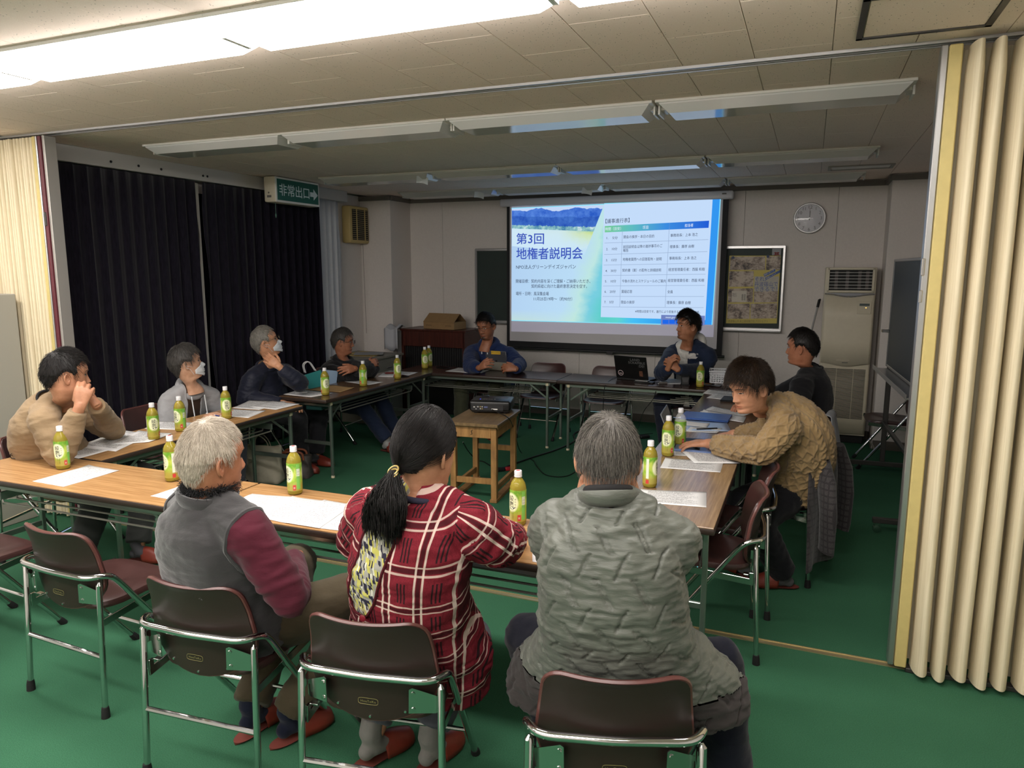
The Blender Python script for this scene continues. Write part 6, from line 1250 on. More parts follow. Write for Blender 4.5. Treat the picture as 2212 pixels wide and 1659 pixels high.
# 11 man in the grey green quilted jacket, from behind
t = NT('sage_nylon'); co = t.coord('Object'); n2 = t.noise(t.coord('Object', (7, 7, 30)), 1.0, 5, .6); n3 = t.noise(co, 5, 2); t.setp(t.ramp(n3, [(.3, S(80, 84, 76)), (.7, S(95, 98, 90))]), .48, 0, .45, Sheen_Weight=.1); t.bump(n2, .4, .016); M_SAGE = t.m
M_RIB = fabric('charcoal_rib', (52, 48, 47), .9, folds=.2)
p = person('grey haired man in a grey green quilted jacket seen from behind', dict(hip=(-.45, 1.97, .56), head_deg=8, sh_deg=6, neck=atd(1316, 1088, 1.95), head=atd(1313, 994, 2.01), face_deg=14, pitch=-36, hs=1.0, sc=1.06, swid=.148, slouch=.06, drop=.10, skin=(184, 136, 108), skin_name='skin_tan', show_face=False,
    el_l=atd(1226, 1214, 2.26), wr_l=atd(1262, 1080, 2.14), el_r=atd(1420, 1214, 2.26), wr_r=atd(1372, 1080, 2.14), hands=dict(r=dict(dir=(-.25, -.1, .95), back=(.9, .3, .1), curl=(40, 50, 30)), l=dict(dir=(.25, -.1, .95), back=(-.9, .3, .1), curl=(40, 50, 30))), hair=HAIR(H_SALT, .013, .066, .03, -.02, -.084, .060, n=6500, lift=.007, grav=.55, away=1.2, whorl=(.006, -.070, .080), r=.0007, jit=.3, side=.75, thin=.0), trousers=(14, 17, 30), kn_l=tuple(aty(1136, 1370, 2.14)), kn_r=tuple(aty(1550, 1428, 2.12)), an_l=(-.62, 2.05, .10), an_r=(-.12, 2.05, .10), tr_ease=.012))
def quilt(part, u, v, P):
    d = np.zeros(len(u)); bodym = part == 0; per = .096
    for sgn, ph, ln in ((1, 0.0, .028), (-1, .048, .022)):
        uu = (u-ph+per/2) % per-per/2; fz = (v-ph*.99+per/2) % per-per/2; x = uu+sgn*fz*.78; on = (np.abs(fz) < ln) & (np.abs(uu) < .040); d -= bodym*on*(.0085*np.exp(-(x/.0036)**2)+(.0070*np.exp(-((x-.0095)/.0034)**2) if sgn > 0 else 0))
    return d+.0048*fnoise(P*V3([1, 1, 3.6]), 12, 2)+.0038*fnoise(P*V3([1.2, 1, 4.2]), 24, 6)-.003*np.abs(fnoise(P*V3([.8, .8, 3]), 20, 4))
def jacket_split(part, u, v, V): rib = (part == 0) & (V[:, 2] < .605) ; return [('quilted_jacket', M_SAGE, ~rib), ('ribbed_hem', M_RIB, rib)]
garment(p, 'quilted_jacket', M_SAGE, .030, .0050, .05, sleeve_ease=.027, wr_off=.04, wrinkle=.007, disp=quilt, parts_fn=jacket_split, hem_flare=.15, sm=3); neck_ring(p, 'collar', M_SAGE, .026, .026, .070, .070, flat=.55); neck_ring(p, 'black_collar', MATS['black_cotton'], .014, .050, .060, .058)
fs_, rs_ = bodyframe(6)
for s in (1, -1):
    a0 = p.hp+rs_*s*.235+V3([0, 0, .16])-fs_*.0; pts = [tuple(a0+rs_*s*.05*q-V3([0, 0, .15*q])-fs_*(.035+.0*q)) for q in np.linspace(0, 1, 6)]; z_ = obj('pocket_zip', MB().tube(pts, .0045, 6), M_CHROME, p.root); obj('zip_pull', MB().tube([pts[-1], tuple(V3(pts[-1])-V3([0, 0, .03]))], .004, 6), M_BLACK, z_)
# ---------------------------------------------------------------- green tea bottles
t = NT('green_tea'); t.setp(S(196, 178, 70), .06, 0, .5); t.b.inputs['Transmission Weight'].default_value = .55; t.b.inputs['IOR'].default_value = 1.33; t.b.inputs['Emission Strength'].default_value = 0; M_TEA = t.m
t = NT('clear_pet'); t.setp((.9, .93, .93, 1), .04, 0, .6); t.b.inputs['Alpha'].default_value = .22; M_PET = t.m
t = NT('tea_label'); at_ = t.attr('uv2'); sx = t.n('ShaderNodeSeparateXYZ'); t.l(at_, sx.inputs[0]); U, Vv = sx.outputs[0], sx.outputs[1]
def ring(cx, cy, rx, ry): return t.math('SQRT', t.math('ADD', t.math('POWER', t.math('DIVIDE', t.math('SUBTRACT', U, cx), rx), 2.0), t.math('POWER', t.math('DIVIDE', t.math('SUBTRACT', Vv, cy), ry), 2.0)))
swirl = t.noise(t.coord('Object', (40, 40, 18)), 1.0, 3, .6); greens = t.ramp(t.math('ADD', t.math('MULTIPLY', swirl, .5), t.math('MULTIPLY', Vv, .5)), [(.25, S(196, 202, 110)), (.42, S(142, 182, 56)), (.55, S(190, 206, 92)), (.68, S(98, 158, 50)), (.85, S(170, 196, 76))])
c = greens
for cx in (.25, .75, 1.25, -.25):
    d = ring(cx, .60, .155, .33); halo = t.ramp(d, [(.0, (1, 1, 1, 1)), (.80, (1, 1, 1, 1)), (.95, (.35, .35, .35, 1)), (1.2, (0, 0, 0, 1))]); c = t.mix(halo, c, S(236, 240, 200))
c = t.mix(t.ramp(Vv, [(.0, (1, 1, 1, 1)), (.18, (.9, .9, .9, 1)), (.36, (0, 0, 0, 1))]), c, S(164, 150, 66)); t.setp(c, .3, 0, .4); M_LABEL = t.m
M_CAPW = pm('cap_white', (222, 222, 224), .35); M_INK = pm('label_ink', (24, 28, 40), .5); M_POT = pm('label_navy', (24, 40, 84), .5); M_RED = pm('label_red', (196, 60, 56), .5); M_LBW = pm('label_white', (220, 224, 206), .5); M_LBG = pm('label_green', (120, 186, 84), .5); M_BAR = pm('barcode_grey', (112, 118, 116), .5)
RB = .0355; BH = .236
bot = MB().lathe([(.001, .002), (.026, .001), (.033, .004), (RB, .012), (RB, .150), (.0352, .158), (.0335, .170), (.0285, .185), (.021, .197), (.0150, .204), (.0135, .208), (.0135, .214)], 28).mesh('bottle', M_TEA, angle=60)
botclear = MB().lathe([(RB, .150), (.0352, .158), (.0335, .170), (.0285, .185), (.021, .197), (.0150, .204), (.0135, .208), (.0135, .214)], 28, caps=False).mesh('bottle_shoulder', M_PET, angle=60)
botlow = MB().lathe([(.001, .002), (.026, .001), (.033, .004), (RB, .012), (RB, .150), (.034, .1505), (.001, .151)], 28).mesh('bottle', M_TEA, angle=60)
cap = MB().lathe([(.0165, .209), (.0168, .213), (.0155, .2135), (.0155, .216), (.0162, .2165), (.0162, .232), (.0150, .2355), (.0001, .236)], 24).mesh('cap', M_CAPW, angle=40)
capred = MB().lathe([(.0001, .2363), (.009, .2363)], 16, caps=False).mesh('cap_mark', pm('cap_red', (190, 90, 90), .5), smooth=False)
nl = 48; mb = MB().grid(lambda u, v: ((RB+.0004)*math.cos(2*math.pi*u), (RB+.0004)*math.sin(2*math.pi*u), .022+.135*v), nl, 3); label = mb.mesh('label', M_LABEL); a = label.attributes.new('uv2', 'FLOAT_VECTOR', 'POINT'); a.data.foreach_set('vector', [q for j in range(3) for i in range(nl) for q in (i/(nl-1), j/2, 0)])
def wrap(mb, v, f, ang0, z0, r=RB+.0009): mb.add([((r)*math.cos(ang0+x/r), (r)*math.sin(ang0+x/r), z0+y) for x, y, z in v], f)
def flatq(mb, ang0, x0, x1, z0, z1, n=4):
    v = []; f = []
    for i in range(n+1): x = x0+(x1-x0)*i/n; v += [(x, z0, 0), (x, z1, 0)]
    for i in range(n): f.append((2*i, 2*i+2, 2*i+3, 2*i+1))
    wrap(mb, v, f, ang0, 0)
def centred(s, size): v, f = text_mesh(s, size, 'CENTER'); return v, f
mb = MB(); mr = MB(); mp_ = MB(); mw = MB(); mg = MB(); mba = MB()
for A0 in (math.pi/2, 3*math.pi/2):
    for k, ch in enumerate('綾鷹'): v, f = centred(ch, .027); wrap(mb, v, f, A0-.0/RB, .112-.025*k)
    for k, ch in enumerate('あやたか'): v, f = centred(ch, .0085); wrap(mb, v, f, A0+.0195/RB, .116-.0115*k)
    pot = [(.011*math.cos(q), .0065*math.sin(q), 0) for q in np.linspace(0, 2*math.pi, 16, endpoint=False)]; wrap(mp_, pot, [tuple(range(16))], A0+.002/RB, .079); wrap(mp_, [(.009, -.002, 0), (.017, .003, 0), (.016, .006, 0), (.008, .002, 0)], [(0, 1, 2, 3)], A0+.002/RB, .079)
    for k, ch in enumerate('石臼挽き緑茶'): v, f = centred(ch, .005); wrap(mb, v, f, A0+.008/RB, .066-.0062*k)
    for k, ch in enumerate('急須のにごり'): v, f = centred(ch, .005); wrap(mb, v, f, A0-.002/RB, .064-.0062*k)
A1 = math.pi
flatq(mg, A1, -.009, .009, .030, .152); flatq(mw, A1, -.0088, .0088, .094, .130)
for k in range(9):
    if k not in (3, 7): flatq(mba, A1, -.007, .007, .098+.0032*k, .098+.0032*k+(.0022 if k % 2 else .0014), 3)
v, f = text_mesh('650ml', .007, 'CENTER'); wrap(mba, v, f, A1, .084); flatq(mr, A1-.020/RB, -.007, .007, .026, .052); v, f = text_mesh('茶', .010, 'CENTER'); wrap(mw, v, f, A1-.020/RB, .034, RB+.0014)
A2 = 0.0; flatq(mw, A2, -.007, .007, .050, .150)
for k in range(12): flatq(mba, A2, -.004, .004, .062+.0066*k, .062+.0066*k+.003, 2)
flatq(mr, A2, -.008, .008, .024, .044)
lab_parts = [('label_lettering', mb.mesh('label_lettering', M_INK, smooth=False)), ('teapot_mark', mp_.mesh('teapot_mark', M_POT, smooth=False)), ('red_seal', mr.mesh('red_seal', M_RED, smooth=False)), ('white_strip', mw.mesh('white_strip', M_LBW, smooth=False)), ('green_strip', mg.mesh('green_strip', M_LBG, smooth=False)), ('barcode', mba.mesh('barcode', M_BAR, smooth=False))]
def bottle(x, y, rz, lab, full=True, redcap=False):
    b = thing('tea_bottle', lab, 'bottle', (x, y, TABLE_H), rz, 'green tea bottles on the tables')
    link('bottle', bot if full else botlow, b); 
    if not full: link('bottle_shoulder', botclear, b)
    c = link('cap', cap, b); l = link('label', label, b)
    if redcap: link('cap_mark', capred, c)
    for nm, me in lab_parts: o = link(nm, me, l); o['kind'] = 'stuff'
    return b
def bz(px, py, ang):   # ang: turn of the front emblem from facing the camera (deg, + towards picture left)
    q = atz(px, py, TABLE_H); face = math.degrees(math.atan2(-q.y, -q.x)); return q.x, q.y, R(face-90+ang)
BT = [((1119, 1132), -50, 'full green tea bottle between the plaid smock and the grey green jacket', 1, 1), ((638, 1066), -62, 'green tea bottle behind the printed sheets, right of the white haired man', 1, 1), ((373, 1038), 105, 'green tea bottle left of the white haired man, barcode side showing', 1, 1), ((137, 1012), -35, 'green tea bottle beside the folded eyeglasses', 1, 0),
 ((333, 949), 8, 'green tea bottle standing by the long printed sheets, emblem facing front', 1, 0), ((391, 931), -48, 'green tea bottle right behind the one with the emblem facing front', 1, 0), ((490, 904), 6, 'green tea bottle in front of the woman in the grey hoodie', 1, 0), ((703, 853), 22, 'green tea bottle at the near end of the far window side table', 1, 0), ((785, 834), -100, 'green tea bottle in front of the man with folded arms', 1, 0), ((859, 818), 25, 'green tea bottle at the far end of the window side table', 1, 0),
 ((918, 796), 10, 'front one of the two green tea bottles before the lectern', 1, 0), ((927, 792), 40, 'rear one of the two green tea bottles before the lectern', 1, 0), ((1512, 836), -15, 'green tea bottle beside the black camera on the front table', 1, 0), ((1403, 1051), 70, 'green tea bottle at the near inner corner of the right table', 1, 0), ((1442, 984), -18, 'full green tea bottle beside the typing hands', 1, 0), ((1468, 963), -26, 'opened green tea bottle, partly drunk, behind the full one by the typing hands', 0, 0)]
for (px, py), ang, lab, full, rc in BT: bottle(*bz(px, py, ang), lab, bool(full), bool(rc))

# ---------------------------------------------------------------- printed sheets
t = NT('printed_paper'); at_ = t.attr('uv2'); sx = t.n('ShaderNodeSeparateXYZ'); t.l(at_, sx.inputs[0]); U, Vv = sx.outputs[0], sx.outputs[1]; oi = t.n('ShaderNodeObjectInfo'); rv = oi.outputs['Random']
row = t.math('MULTIPLY', Vv, 40.0); rid = t.math('FLOOR', row); fr_ = t.math('FRACT', row); cmb = t.n('ShaderNodeCombineXYZ'); t.l(t.math('MULTIPLY', U, 90.0), cmb.inputs[0]); t.l(t.math('MULTIPLY', rid, 7.31), cmb.inputs[1]); t.l(t.math('MULTIPLY', rv, 90.0), cmb.inputs[2]); gl = t.noise(cmb.outputs[0], 1, 2, .6)
cm2 = t.n('ShaderNodeCombineXYZ'); t.l(t.math('MULTIPLY', rid, 3.7), cm2.inputs[0]); t.l(t.math('MULTIPLY', rv, 57.0), cm2.inputs[1]); ln_ = t.noise(cm2.outputs[0], 1, 1)
end = t.math('ADD', .30, t.math('MULTIPLY', ln_, 1.0)); inx = t.math('MULTIPLY', t.math('GREATER_THAN', U, .12), t.math('LESS_THAN', U, t.math('MINIMUM', end, .88))); iny = t.math('MULTIPLY', t.math('GREATER_THAN', Vv, .10), t.math('LESS_THAN', Vv, .92)); on = t.math('MULTIPLY', t.math('LESS_THAN', t.math('ABSOLUTE', t.math('SUBTRACT', fr_, .5)), .27), t.math('GREATER_THAN', gl, .47)); blank = t.math('GREATER_THAN', ln_, .36)
ink = t.math('MULTIPLY', t.math('MULTIPLY', on, blank), t.math('MULTIPLY', inx, iny)); t.setp(t.mix(t.math('MULTIPLY', ink, .8), S(222, 222, 222), S(70, 70, 76)), .7, 0, .3); M_PRINT = t.m
M_PAPER = pm('plain_paper', (222, 222, 222), .7); M_KRAFT = pm('kraft_paper', (172, 138, 92), .75, var=.05)
def sheet(px4, lab, k=0, mat=None, name='printed_sheet', cat='paper', group='printed sheets on the tables', curl=.004, z0=0, copies=1, wfn=None):
    """four measured corners on the table: top left, top right, bottom right, bottom left of the page"""
    P_ = [V3(atz(x, y, TABLE_H)) for x, y in px4]; nu, nv = 7, 9; c0 = sum(P_)/4; rnd = random.Random(hash(lab) % 1000); V = []; A_ = []
    for j in range(nv):
        for i in range(nu):
            u, v = i/(nu-1), j/(nv-1); q = (P_[0]*(1-u)+P_[1]*u)*v+(P_[3]*(1-u)+P_[2]*u)*(1-v)-c0; z = .0011+.0014*k+z0+curl*(abs(2*u-1)**3*rnd.uniform(.3, 1)*(v**2)+rnd.uniform(0, .3)*abs(2*v-1)**3); V.append((q[0], q[1], z+(wfn(u, v) if wfn else 0))); A_ += [u, v, 0]
    mb = MB(); mb.v = V; mb.f = [(j*nu+i, j*nu+i+1, (j+1)*nu+i+1, (j+1)*nu+i) for j in range(nv-1) for i in range(nu-1)]; mb.m = [0]*len(mb.f); o = obj(name, mb, mat or M_PRINT, angle=80); a = o.data.attributes.new('uv2', 'FLOAT_VECTOR', 'POINT'); a.data.foreach_set('vector', A_); m = o.modifiers.new('t', 'SOLIDIFY'); m.thickness = .0009; m.offset = -1
    o.location = (c0[0], c0[1], TABLE_H); return tag(o, lab, cat, group)
SH = [([(192, 1006), (258, 1017), (137, 1052), (70, 1040)], 'printed sheet near the folded eyeglasses on the front table', 0), ([(393, 1050), (440, 1060), (382, 1082), (325, 1072)], 'printed sheet half hidden by the fluffy collar of the grey vest', 0),
 ([(545, 1068), (632, 1074), (556, 1120), (470, 1098)], 'leftmost of the overlapping printed sheets right of the grey vest', 0), ([(632, 1074), (706, 1084), (617, 1131), (548, 1116)], 'second overlapping printed sheet from the grey vest', 1), ([(700, 1082), (764, 1092), (690, 1143), (612, 1130)], 'third overlapping printed sheet from the grey vest', 2), ([(764, 1090), (830, 1098), (770, 1152), (690, 1142)], 'printed sheet tucked under the left sleeve of the plaid smock', 1), ([(1052, 1112), (1092, 1118), (1074, 1140), (1020, 1130)], 'blank corner of a sheet right of the plaid smock', 0),
 ([(228, 956), (276, 962), (170, 991), (103, 980)], 'nearest of the long row of sheets before the beige sweatshirt', 0), ([(262, 930), (330, 938), (250, 976), (165, 966)], 'middle sheet of the long row before the beige sweatshirt', 1), ([(300, 932), (372, 938), (322, 956), (236, 962)], 'far sheet of the long row before the beige sweatshirt', 2), ([(345, 911), (450, 914), (420, 930), (312, 926)], 'printed sheet under the two tea bottles on the window side table', 0),
 ([(500, 884), (574, 888), (536, 903), (462, 897)], 'printed sheet in front of the grey hoodie, nearer one', 0), ([(540, 866), (620, 868), (560, 886), (502, 882)], 'printed sheet in front of the grey hoodie, farther left one', 1), ([(590, 867), (648, 874), (596, 886), (540, 880)], 'printed sheet at the table end beside the navy jacket', 2),
 ([(648, 842), (720, 850), (672, 858), (612, 852)], 'printed sheet under the white pen at the near end of the far table', 0), ([(770, 820), (828, 826), (795, 832), (742, 824)], 'printed sheet before the man with folded arms', 0), ([(840, 801), (903, 805), (880, 812), (826, 808)], 'printed sheet at the far end of the window side table', 0),
 ([(990, 795), (1048, 796), (1020, 806), (962, 802)], 'printed sheet left of the tablet on the lectern side table', 0), ([(1020, 797), (1058, 800), (1040, 806), (1002, 803)], 'second sheet touching the tablet stand', 1),
 ([(1432, 818), (1490, 820), (1482, 830), (1420, 829)], 'printed sheet in front of the man in the white hoodie', 0),
 ([(1530, 842), (1600, 848), (1592, 858), (1518, 850)], 'upper sheet of the papers at the far right table end', 0), ([(1545, 850), (1620, 856), (1600, 868), (1526, 860)], 'lower sheet of the papers at the far right table end', 1),
 ([(1540, 878), (1620, 894), (1605, 900), (1512, 890)], 'rear sheet of the stack beside the closed blue laptop', 0), ([(1520, 886), (1612, 902), (1606, 914), (1513, 899)], 'front sheet of the stack beside the closed blue laptop', 2),
 ([(1492, 922), (1560, 926), (1548, 936), (1482, 932)], 'printed sheet lying behind the typing hands', 0),
 ([(1437, 990), (1563, 999), (1556, 1021), (1426, 1011)], 'printed agreement form nearer the tea bottles on the right table', 0), ([(1384, 1058), (1526, 1064), (1526, 1097), (1376, 1085)], 'printed agreement form at the near corner of the right table', 0),
 ([(1462, 968), (1560, 975), (1600, 1003), (1500, 1002)], 'top sheet bent over the table edge under the knit sleeve', 3), ([(1454, 974), (1488, 974), (1498, 986), (1456, 984)], 'sheet underneath the bent one by the full tea bottle', 0)]
for px4, lab, k in SH: sheet(px4, lab, k)
sheet([(720, 832), (766, 838), (735, 848), (660, 842)], 'brown kraft envelope on the far window side table', 1, M_KRAFT, 'envelope', 'envelope', None)
sheet([(1478, 910), (1533, 917), (1526, 925), (1472, 919)], 'white name card on the clear folder behind the typing hands', 3, M_PAPER, 'name_card', 'card', None)
sheet([(1470, 906), (1570, 914), (1580, 932), (1470, 930)], 'clear blue document folder on the right table', 0, pm('clear_folder', (176, 196, 226), .25), 'clear_folder', 'folder', None)
M_N2 = pm('clip_white', (206, 206, 206), .4)
sheet([(1452, 1172), (1487, 1178), (1462, 1240), (1395, 1228)], 'white sheet at the right end of the front tables under the grey green sleeve', 0)
sheet([(1150, 1190), (1240, 1200), (1225, 1228), (1150, 1214)], 'sheet under the left elbow of the grey green jacket', 0)
# pens, folded eyeglasses, phones and small things
def pen(px0, px1, lab, mat, capm=None):
    a, b = V3(atz(*px0, TABLE_H+.006)), V3(atz(*px1, TABLE_H+.006)); t_ = thing('pen', lab, 'pen', tuple(a)); d = b-a; obj('barrel', MB().tube([(0, 0, 0), tuple(d*.72)], .0048, 8), mat, t_); obj('pen_cap', MB().tube([tuple(d*.72), tuple(d*.97), tuple(d)], [.0052, .0052, .002], 8), capm or mat, t_)
pen((446, 893), (474, 899), 'white pen with blue cap on the window side table', M_CAPW, pm('pen_blue', (40, 60, 130), .4)); pen((638, 849), (664, 847), 'white pen on the sheet at the far window side table', M_CAPW); pen((1505, 927), (1550, 925), 'black pen lying on the clear folder', M_BLACK); pen((1478, 912), (1482, 930), 'grey pencil beside the name card', M_GREYTRIM) if False else None
g = thing('eyeglasses', 'folded black eyeglasses lying on the front table corner', 'glasses', tuple(atz(46, 992, TABLE_H)), R(30))
for s in (-1, 1):
    pts = [(s*.033+.022*math.copysign(abs(math.cos(a))**.7, math.cos(a)), 0, .020+.016*math.copysign(abs(math.sin(a))**.7, math.sin(a))) for a in np.linspace(0, 2*math.pi, 20, endpoint=False)]; obj('rim', MB().tube(pts, .0022, 6, closed=True), M_SPEC, g); obj('temple', MB().tube([(s*.055, 0, .026), (s*.045, .03, .012), (-s*.02, .036, .006), (-s*.05, .04, .004)], .002, 6), M_SPEC, g)
obj('bridge', MB().tube([(-.011, 0, .026), (0, .002, .029), (.011, 0, .026)], .002, 6), M_SPEC, g)
def phone(px, rz, lab, w=.075, l=.15): q = atz(*px, TABLE_H); t_ = thing('mobile_phone', lab, 'phone', tuple(q), rz); obj('case', MB().box((0, 0, .005), (w, l, .009), .004), M_BLACK, t_); obj('screen', MB().box((0, 0, .0098), (w-.008, l-.012, .0006)), pm('dark_glass', (12, 13, 16), .05), t_, smooth=False)
phone((868, 813), R(70), 'dark phone beside the far tea bottle of the window side table'); phone((958, 795), R(80), 'black phone beside the two tea bottles before the lectern')
nb = thing('notebook', 'small white notebook with a dark red case on it, far window side table', 'notebook', tuple(atz(838, 811, TABLE_H)), R(20)); obj('cover', MB().box((0, 0, .005), (.15, .21, .010), .002), M_PAPER, nb, smooth=False)
rc = thing('pen_case', 'dark red case lying on the small white notebook', 'case', tuple(atz(842, 808, TABLE_H+.010)), R(30)); obj('pouch', MB().tube([(-.05, 0, .010), (-.035, 0, .011), (.035, 0, .011), (.05, 0, .010)], [.004, .010, .010, .004], 10), pm('case_red', (110, 34, 30), .5), rc); obj('zip', MB().tube([(-.045, 0, .0215), (.045, 0, .0215)], .0012, 5), M_ALU, rc)

# ---------------------------------------------------------------- laptops, tablet, camera, basket
def laptop(label, loc, rz, w, d, lid_deg, body, lid, screen=None):
    t_ = thing('laptop', label, 'laptop', loc, rz); obj('base', MB().box((0, 0, .009), (w, d, .016), .004), body, t_); k = obj('keyboard', MB().box((0, .015, .0175), (w-.03, d*.5, .001)), pm('key_dark', (26, 27, 30), .5), t_, smooth=False)
    for r in range(5):
        for c in range(12): pass
    obj('touchpad', MB().box((0, -d*.32, .0175), (.10, .06, .001)), pm('touchpad', (60, 62, 68), .3), t_, smooth=False)
    L = obj('lid', MB().box((0, .0, d/2), (w, .007, d), .003), lid, t_); L.location = (0, d/2, .018); L.rotation_euler = (-R(lid_deg-90), 0, 0); obj('screen', MB().box((0, -.004, d/2), (w-.018, .001, d-.022)), screen or MATS['dark_glass'], L, smooth=False); obj('hinge', MB().tube([(-w*.36, d/2, .016), (w*.36, d/2, .016)], .006, 8), M_BLACK, t_); return t_, L
q = atz(1368, 822, TABLE_H); lp, L = laptop('open black laptop with stickers on its lid on the front table', (q.x+.02, q.y+.10, TABLE_H), R(168), .34, .24, 108, M_BLACK, pm('lid_black', (9, 9, 10), .45))
MLp = Matrix.Translation((0, .0042, .12)) @ Matrix.Rotation(R(180), 4, 'Z') @ Matrix.Rotation(R(90), 4, 'X')
for k, (s, x, y) in enumerate((('LAND', .05, .075), ('SCRAMBLE', .065, .045), (':DEI', .11, .013))): v, f = text_mesh(s, .034 if k else .036, 'CENTER', 1.1); obj('lid_lettering', MB().add(v, f, MLp @ Matrix.Translation((x, y, 0))), pm('sticker_grey', (120, 120, 122), .5), L, smooth=False)
ringp = [(-.115+.026*math.cos(a), -.062+.026*math.sin(a), 0) for a in np.linspace(0, 2*math.pi, 28, endpoint=False)]; obj('round_sticker', MB().tube(ringp, .0034, 6, closed=True, M=MLp).box((-.115, -.066, .0005), (.032, .010, .001), M=MLp), pm('sticker_pink', (190, 170, 172), .5), L)
obj('picture_sticker', MB().box((.10, -.055, .0005), (.035, .055, .001), M=MLp), pm('sticker_brown', (96, 64, 48), .5, var=.5, vscale=120), L, smooth=False)
q = atz(1500, 948, TABLE_H); lp2, L2 = laptop('open silver laptop under the typing hands with its screen turned away', (-.60, 4.40, TABLE_H), R(94), .32, .22, 112, pm('silver_blue', (110, 132, 178), .35, .3), pm('silver_lid', (150, 152, 158), .3, .6), MATS['dark_glass'])
cl = thing('closed_laptop', 'closed blue laptop under the sheets on the right table', 'laptop', tuple(atz(1525, 903, TABLE_H)), R(88)); obj('base', MB().box((0, 0, .006), (.24, .34, .010), .005), pm('laptop_blue', (78, 110, 178), .3, .2), cl); obj('lid', MB().box((0, 0, .0145), (.24, .34, .006), .003), MATS['laptop_blue'], cl)
cl = thing('closed_laptop', 'dark closed laptop under the papers at the far right table end', 'laptop', tuple(atz(1600, 866, TABLE_H)), R(88)); obj('base', MB().box((0, 0, .006), (.22, .30, .010), .004), M_BLACK, cl); obj('lid', MB().box((0, 0, .014), (.22, .30, .005), .003), MATS['lid_black'], cl)
q = atz(1072, 800, TABLE_H); tb = thing('tablet', 'grey tablet propped on its folding cover held by the man in the blue hoodie', 'tablet', (q.x+.0, q.y+.02, TABLE_H), R(172)); M_TAB = pm('tablet_grey', (104, 106, 114), .35, .5)
TT = Matrix.Translation((0, -.0, .062)) @ Matrix.Rotation(R(-12), 4, 'X'); obj('case_back', MB().box((0, 0, .075), (.262, .009, .155), .006, M=TT), M_TAB, tb); obj('display', MB().box((0, -.0052, .075), (.235, .001, .140), M=TT), MATS['dark_glass'], tb, smooth=False); obj('logo', MB().box((0, .0052, .035), (.022, .001, .026), .004, M=TT), M_BLACK, tb, smooth=False); obj('folio_cover', MB().box((0, .03, .045), (.262, .010, .088), .003, M=Matrix.Rotation(R(4), 4, 'X')).box((0, -.02, .006), (.262, .10, .010), .003), pm('folio_grey', (128, 124, 112), .7), tb)
cm = thing('conference_camera', 'black standing pocket camera on the front table', 'camera', tuple(atz(1480, 832, TABLE_H)), R(190)); obj('body', MB().box((0, 0, .085), (.075, .04, .165), .006), M_BLACK, cm); obj('stand', MB().box((0, -.0, .006), (.085, .075, .012), .004), M_BLACK, cm); obj('lens', MB().lathe([(.016, 0), (.016, .012), (.010, .013), (.001, .010)], 16, Matrix.Translation((-.008, .02, .145)) @ Matrix.Rotation(R(-90), 4, 'X')), M_BLACK, cm); obj('faceplate', MB().box((0, .021, .10), (.062, .003, .012)), M_ALU, cm, smooth=False); obj('front_panel', MB().prism([(-.02, .03), (.02, .03), (.034, .075), (-.034, .075)], .003, Matrix.Translation((0, .024, 0)) @ Matrix.Rotation(R(90), 4, 'X')), pm('panel_grey', (60, 60, 62), .4), cm)
# white mesh basket and what lies beside it
bk = thing('basket', 'white perforated plastic basket at the end of the front table', 'basket', tuple(atz(1568, 826, TABLE_H+.03)), R(6)); M_BASK = pm('basket_white', (196, 198, 202), .5)
bw, bd, bh = .30, .22, .11
for s in (-1, 1):
    for z in np.linspace(.012, bh-.02, 5): obj('wall_strip', MB().box((0, s*(bd/2-.012+.012*z/bh), z), (bw-.02, .004, .0095)), M_BASK, bk, smooth=False); obj('wall_strip', MB().box((s*(bw/2-.012+.012*z/bh), 0, z), (.004, bd-.02, .0095)), M_BASK, bk, smooth=False)
    mb = MB()
    for x in np.linspace(-bw/2+.016, bw/2-.016, 13): mb.box((x, s*(bd/2-.006), bh/2), (.009, .004, bh-.01), M=None)
    for y in np.linspace(-bd/2+.016, bd/2-.016, 9): mb.box((s*(bw/2-.006), y, bh/2), (.004, .009, bh-.01))
    o = obj('wall_slats', mb, M_BASK, bk, smooth=False); o['kind'] = 'stuff'
obj('rim', MB().tube([(-bw/2, -bd/2, bh), (bw/2, -bd/2, bh), (bw/2, bd/2, bh), (-bw/2, bd/2, bh)], .007, 6, closed=True), M_BASK, bk); obj('bottom', MB().box((0, 0, .004), (bw-.03, bd-.03, .006)), M_BASK, bk, smooth=False)
bx2 = thing('paper_box', 'small white box under the plastic basket', 'box', tuple(atz(1568, 831, TABLE_H)), R(4)); obj('carton', MB().box((0, .0, .015), (.20, .14, .029), .002), M_PAPER, bx2, smooth=False)
adp = thing('cable_adapter', 'small grey cable adapter behind the laptop stickers', 'adapter', tuple(atz(1432, 829, TABLE_H)), R(25)); obj('shell', MB().box((0, 0, .010), (.08, .03, .018), .004), M_GREYTRIM, adp); obj('lead', MB().tube([(-.04, 0, .01), (-.09, .01, .006), (-.14, -.01, .006), (-.2, .02, .008)], .0035, 6), M_BLACK, adp)
hub = thing('drive_box', 'slim silver drive on a black case in front of the black laptop', 'drive', tuple(atz(1392, 827, TABLE_H)), R(172)); obj('case', MB().box((0, 0, .008), (.19, .07, .015), .003), M_BLACK, hub, smooth=False); obj('lid', MB().box((.02, 0, .021), (.13, .06, .010), .003), M_ALU, hub, smooth=False)
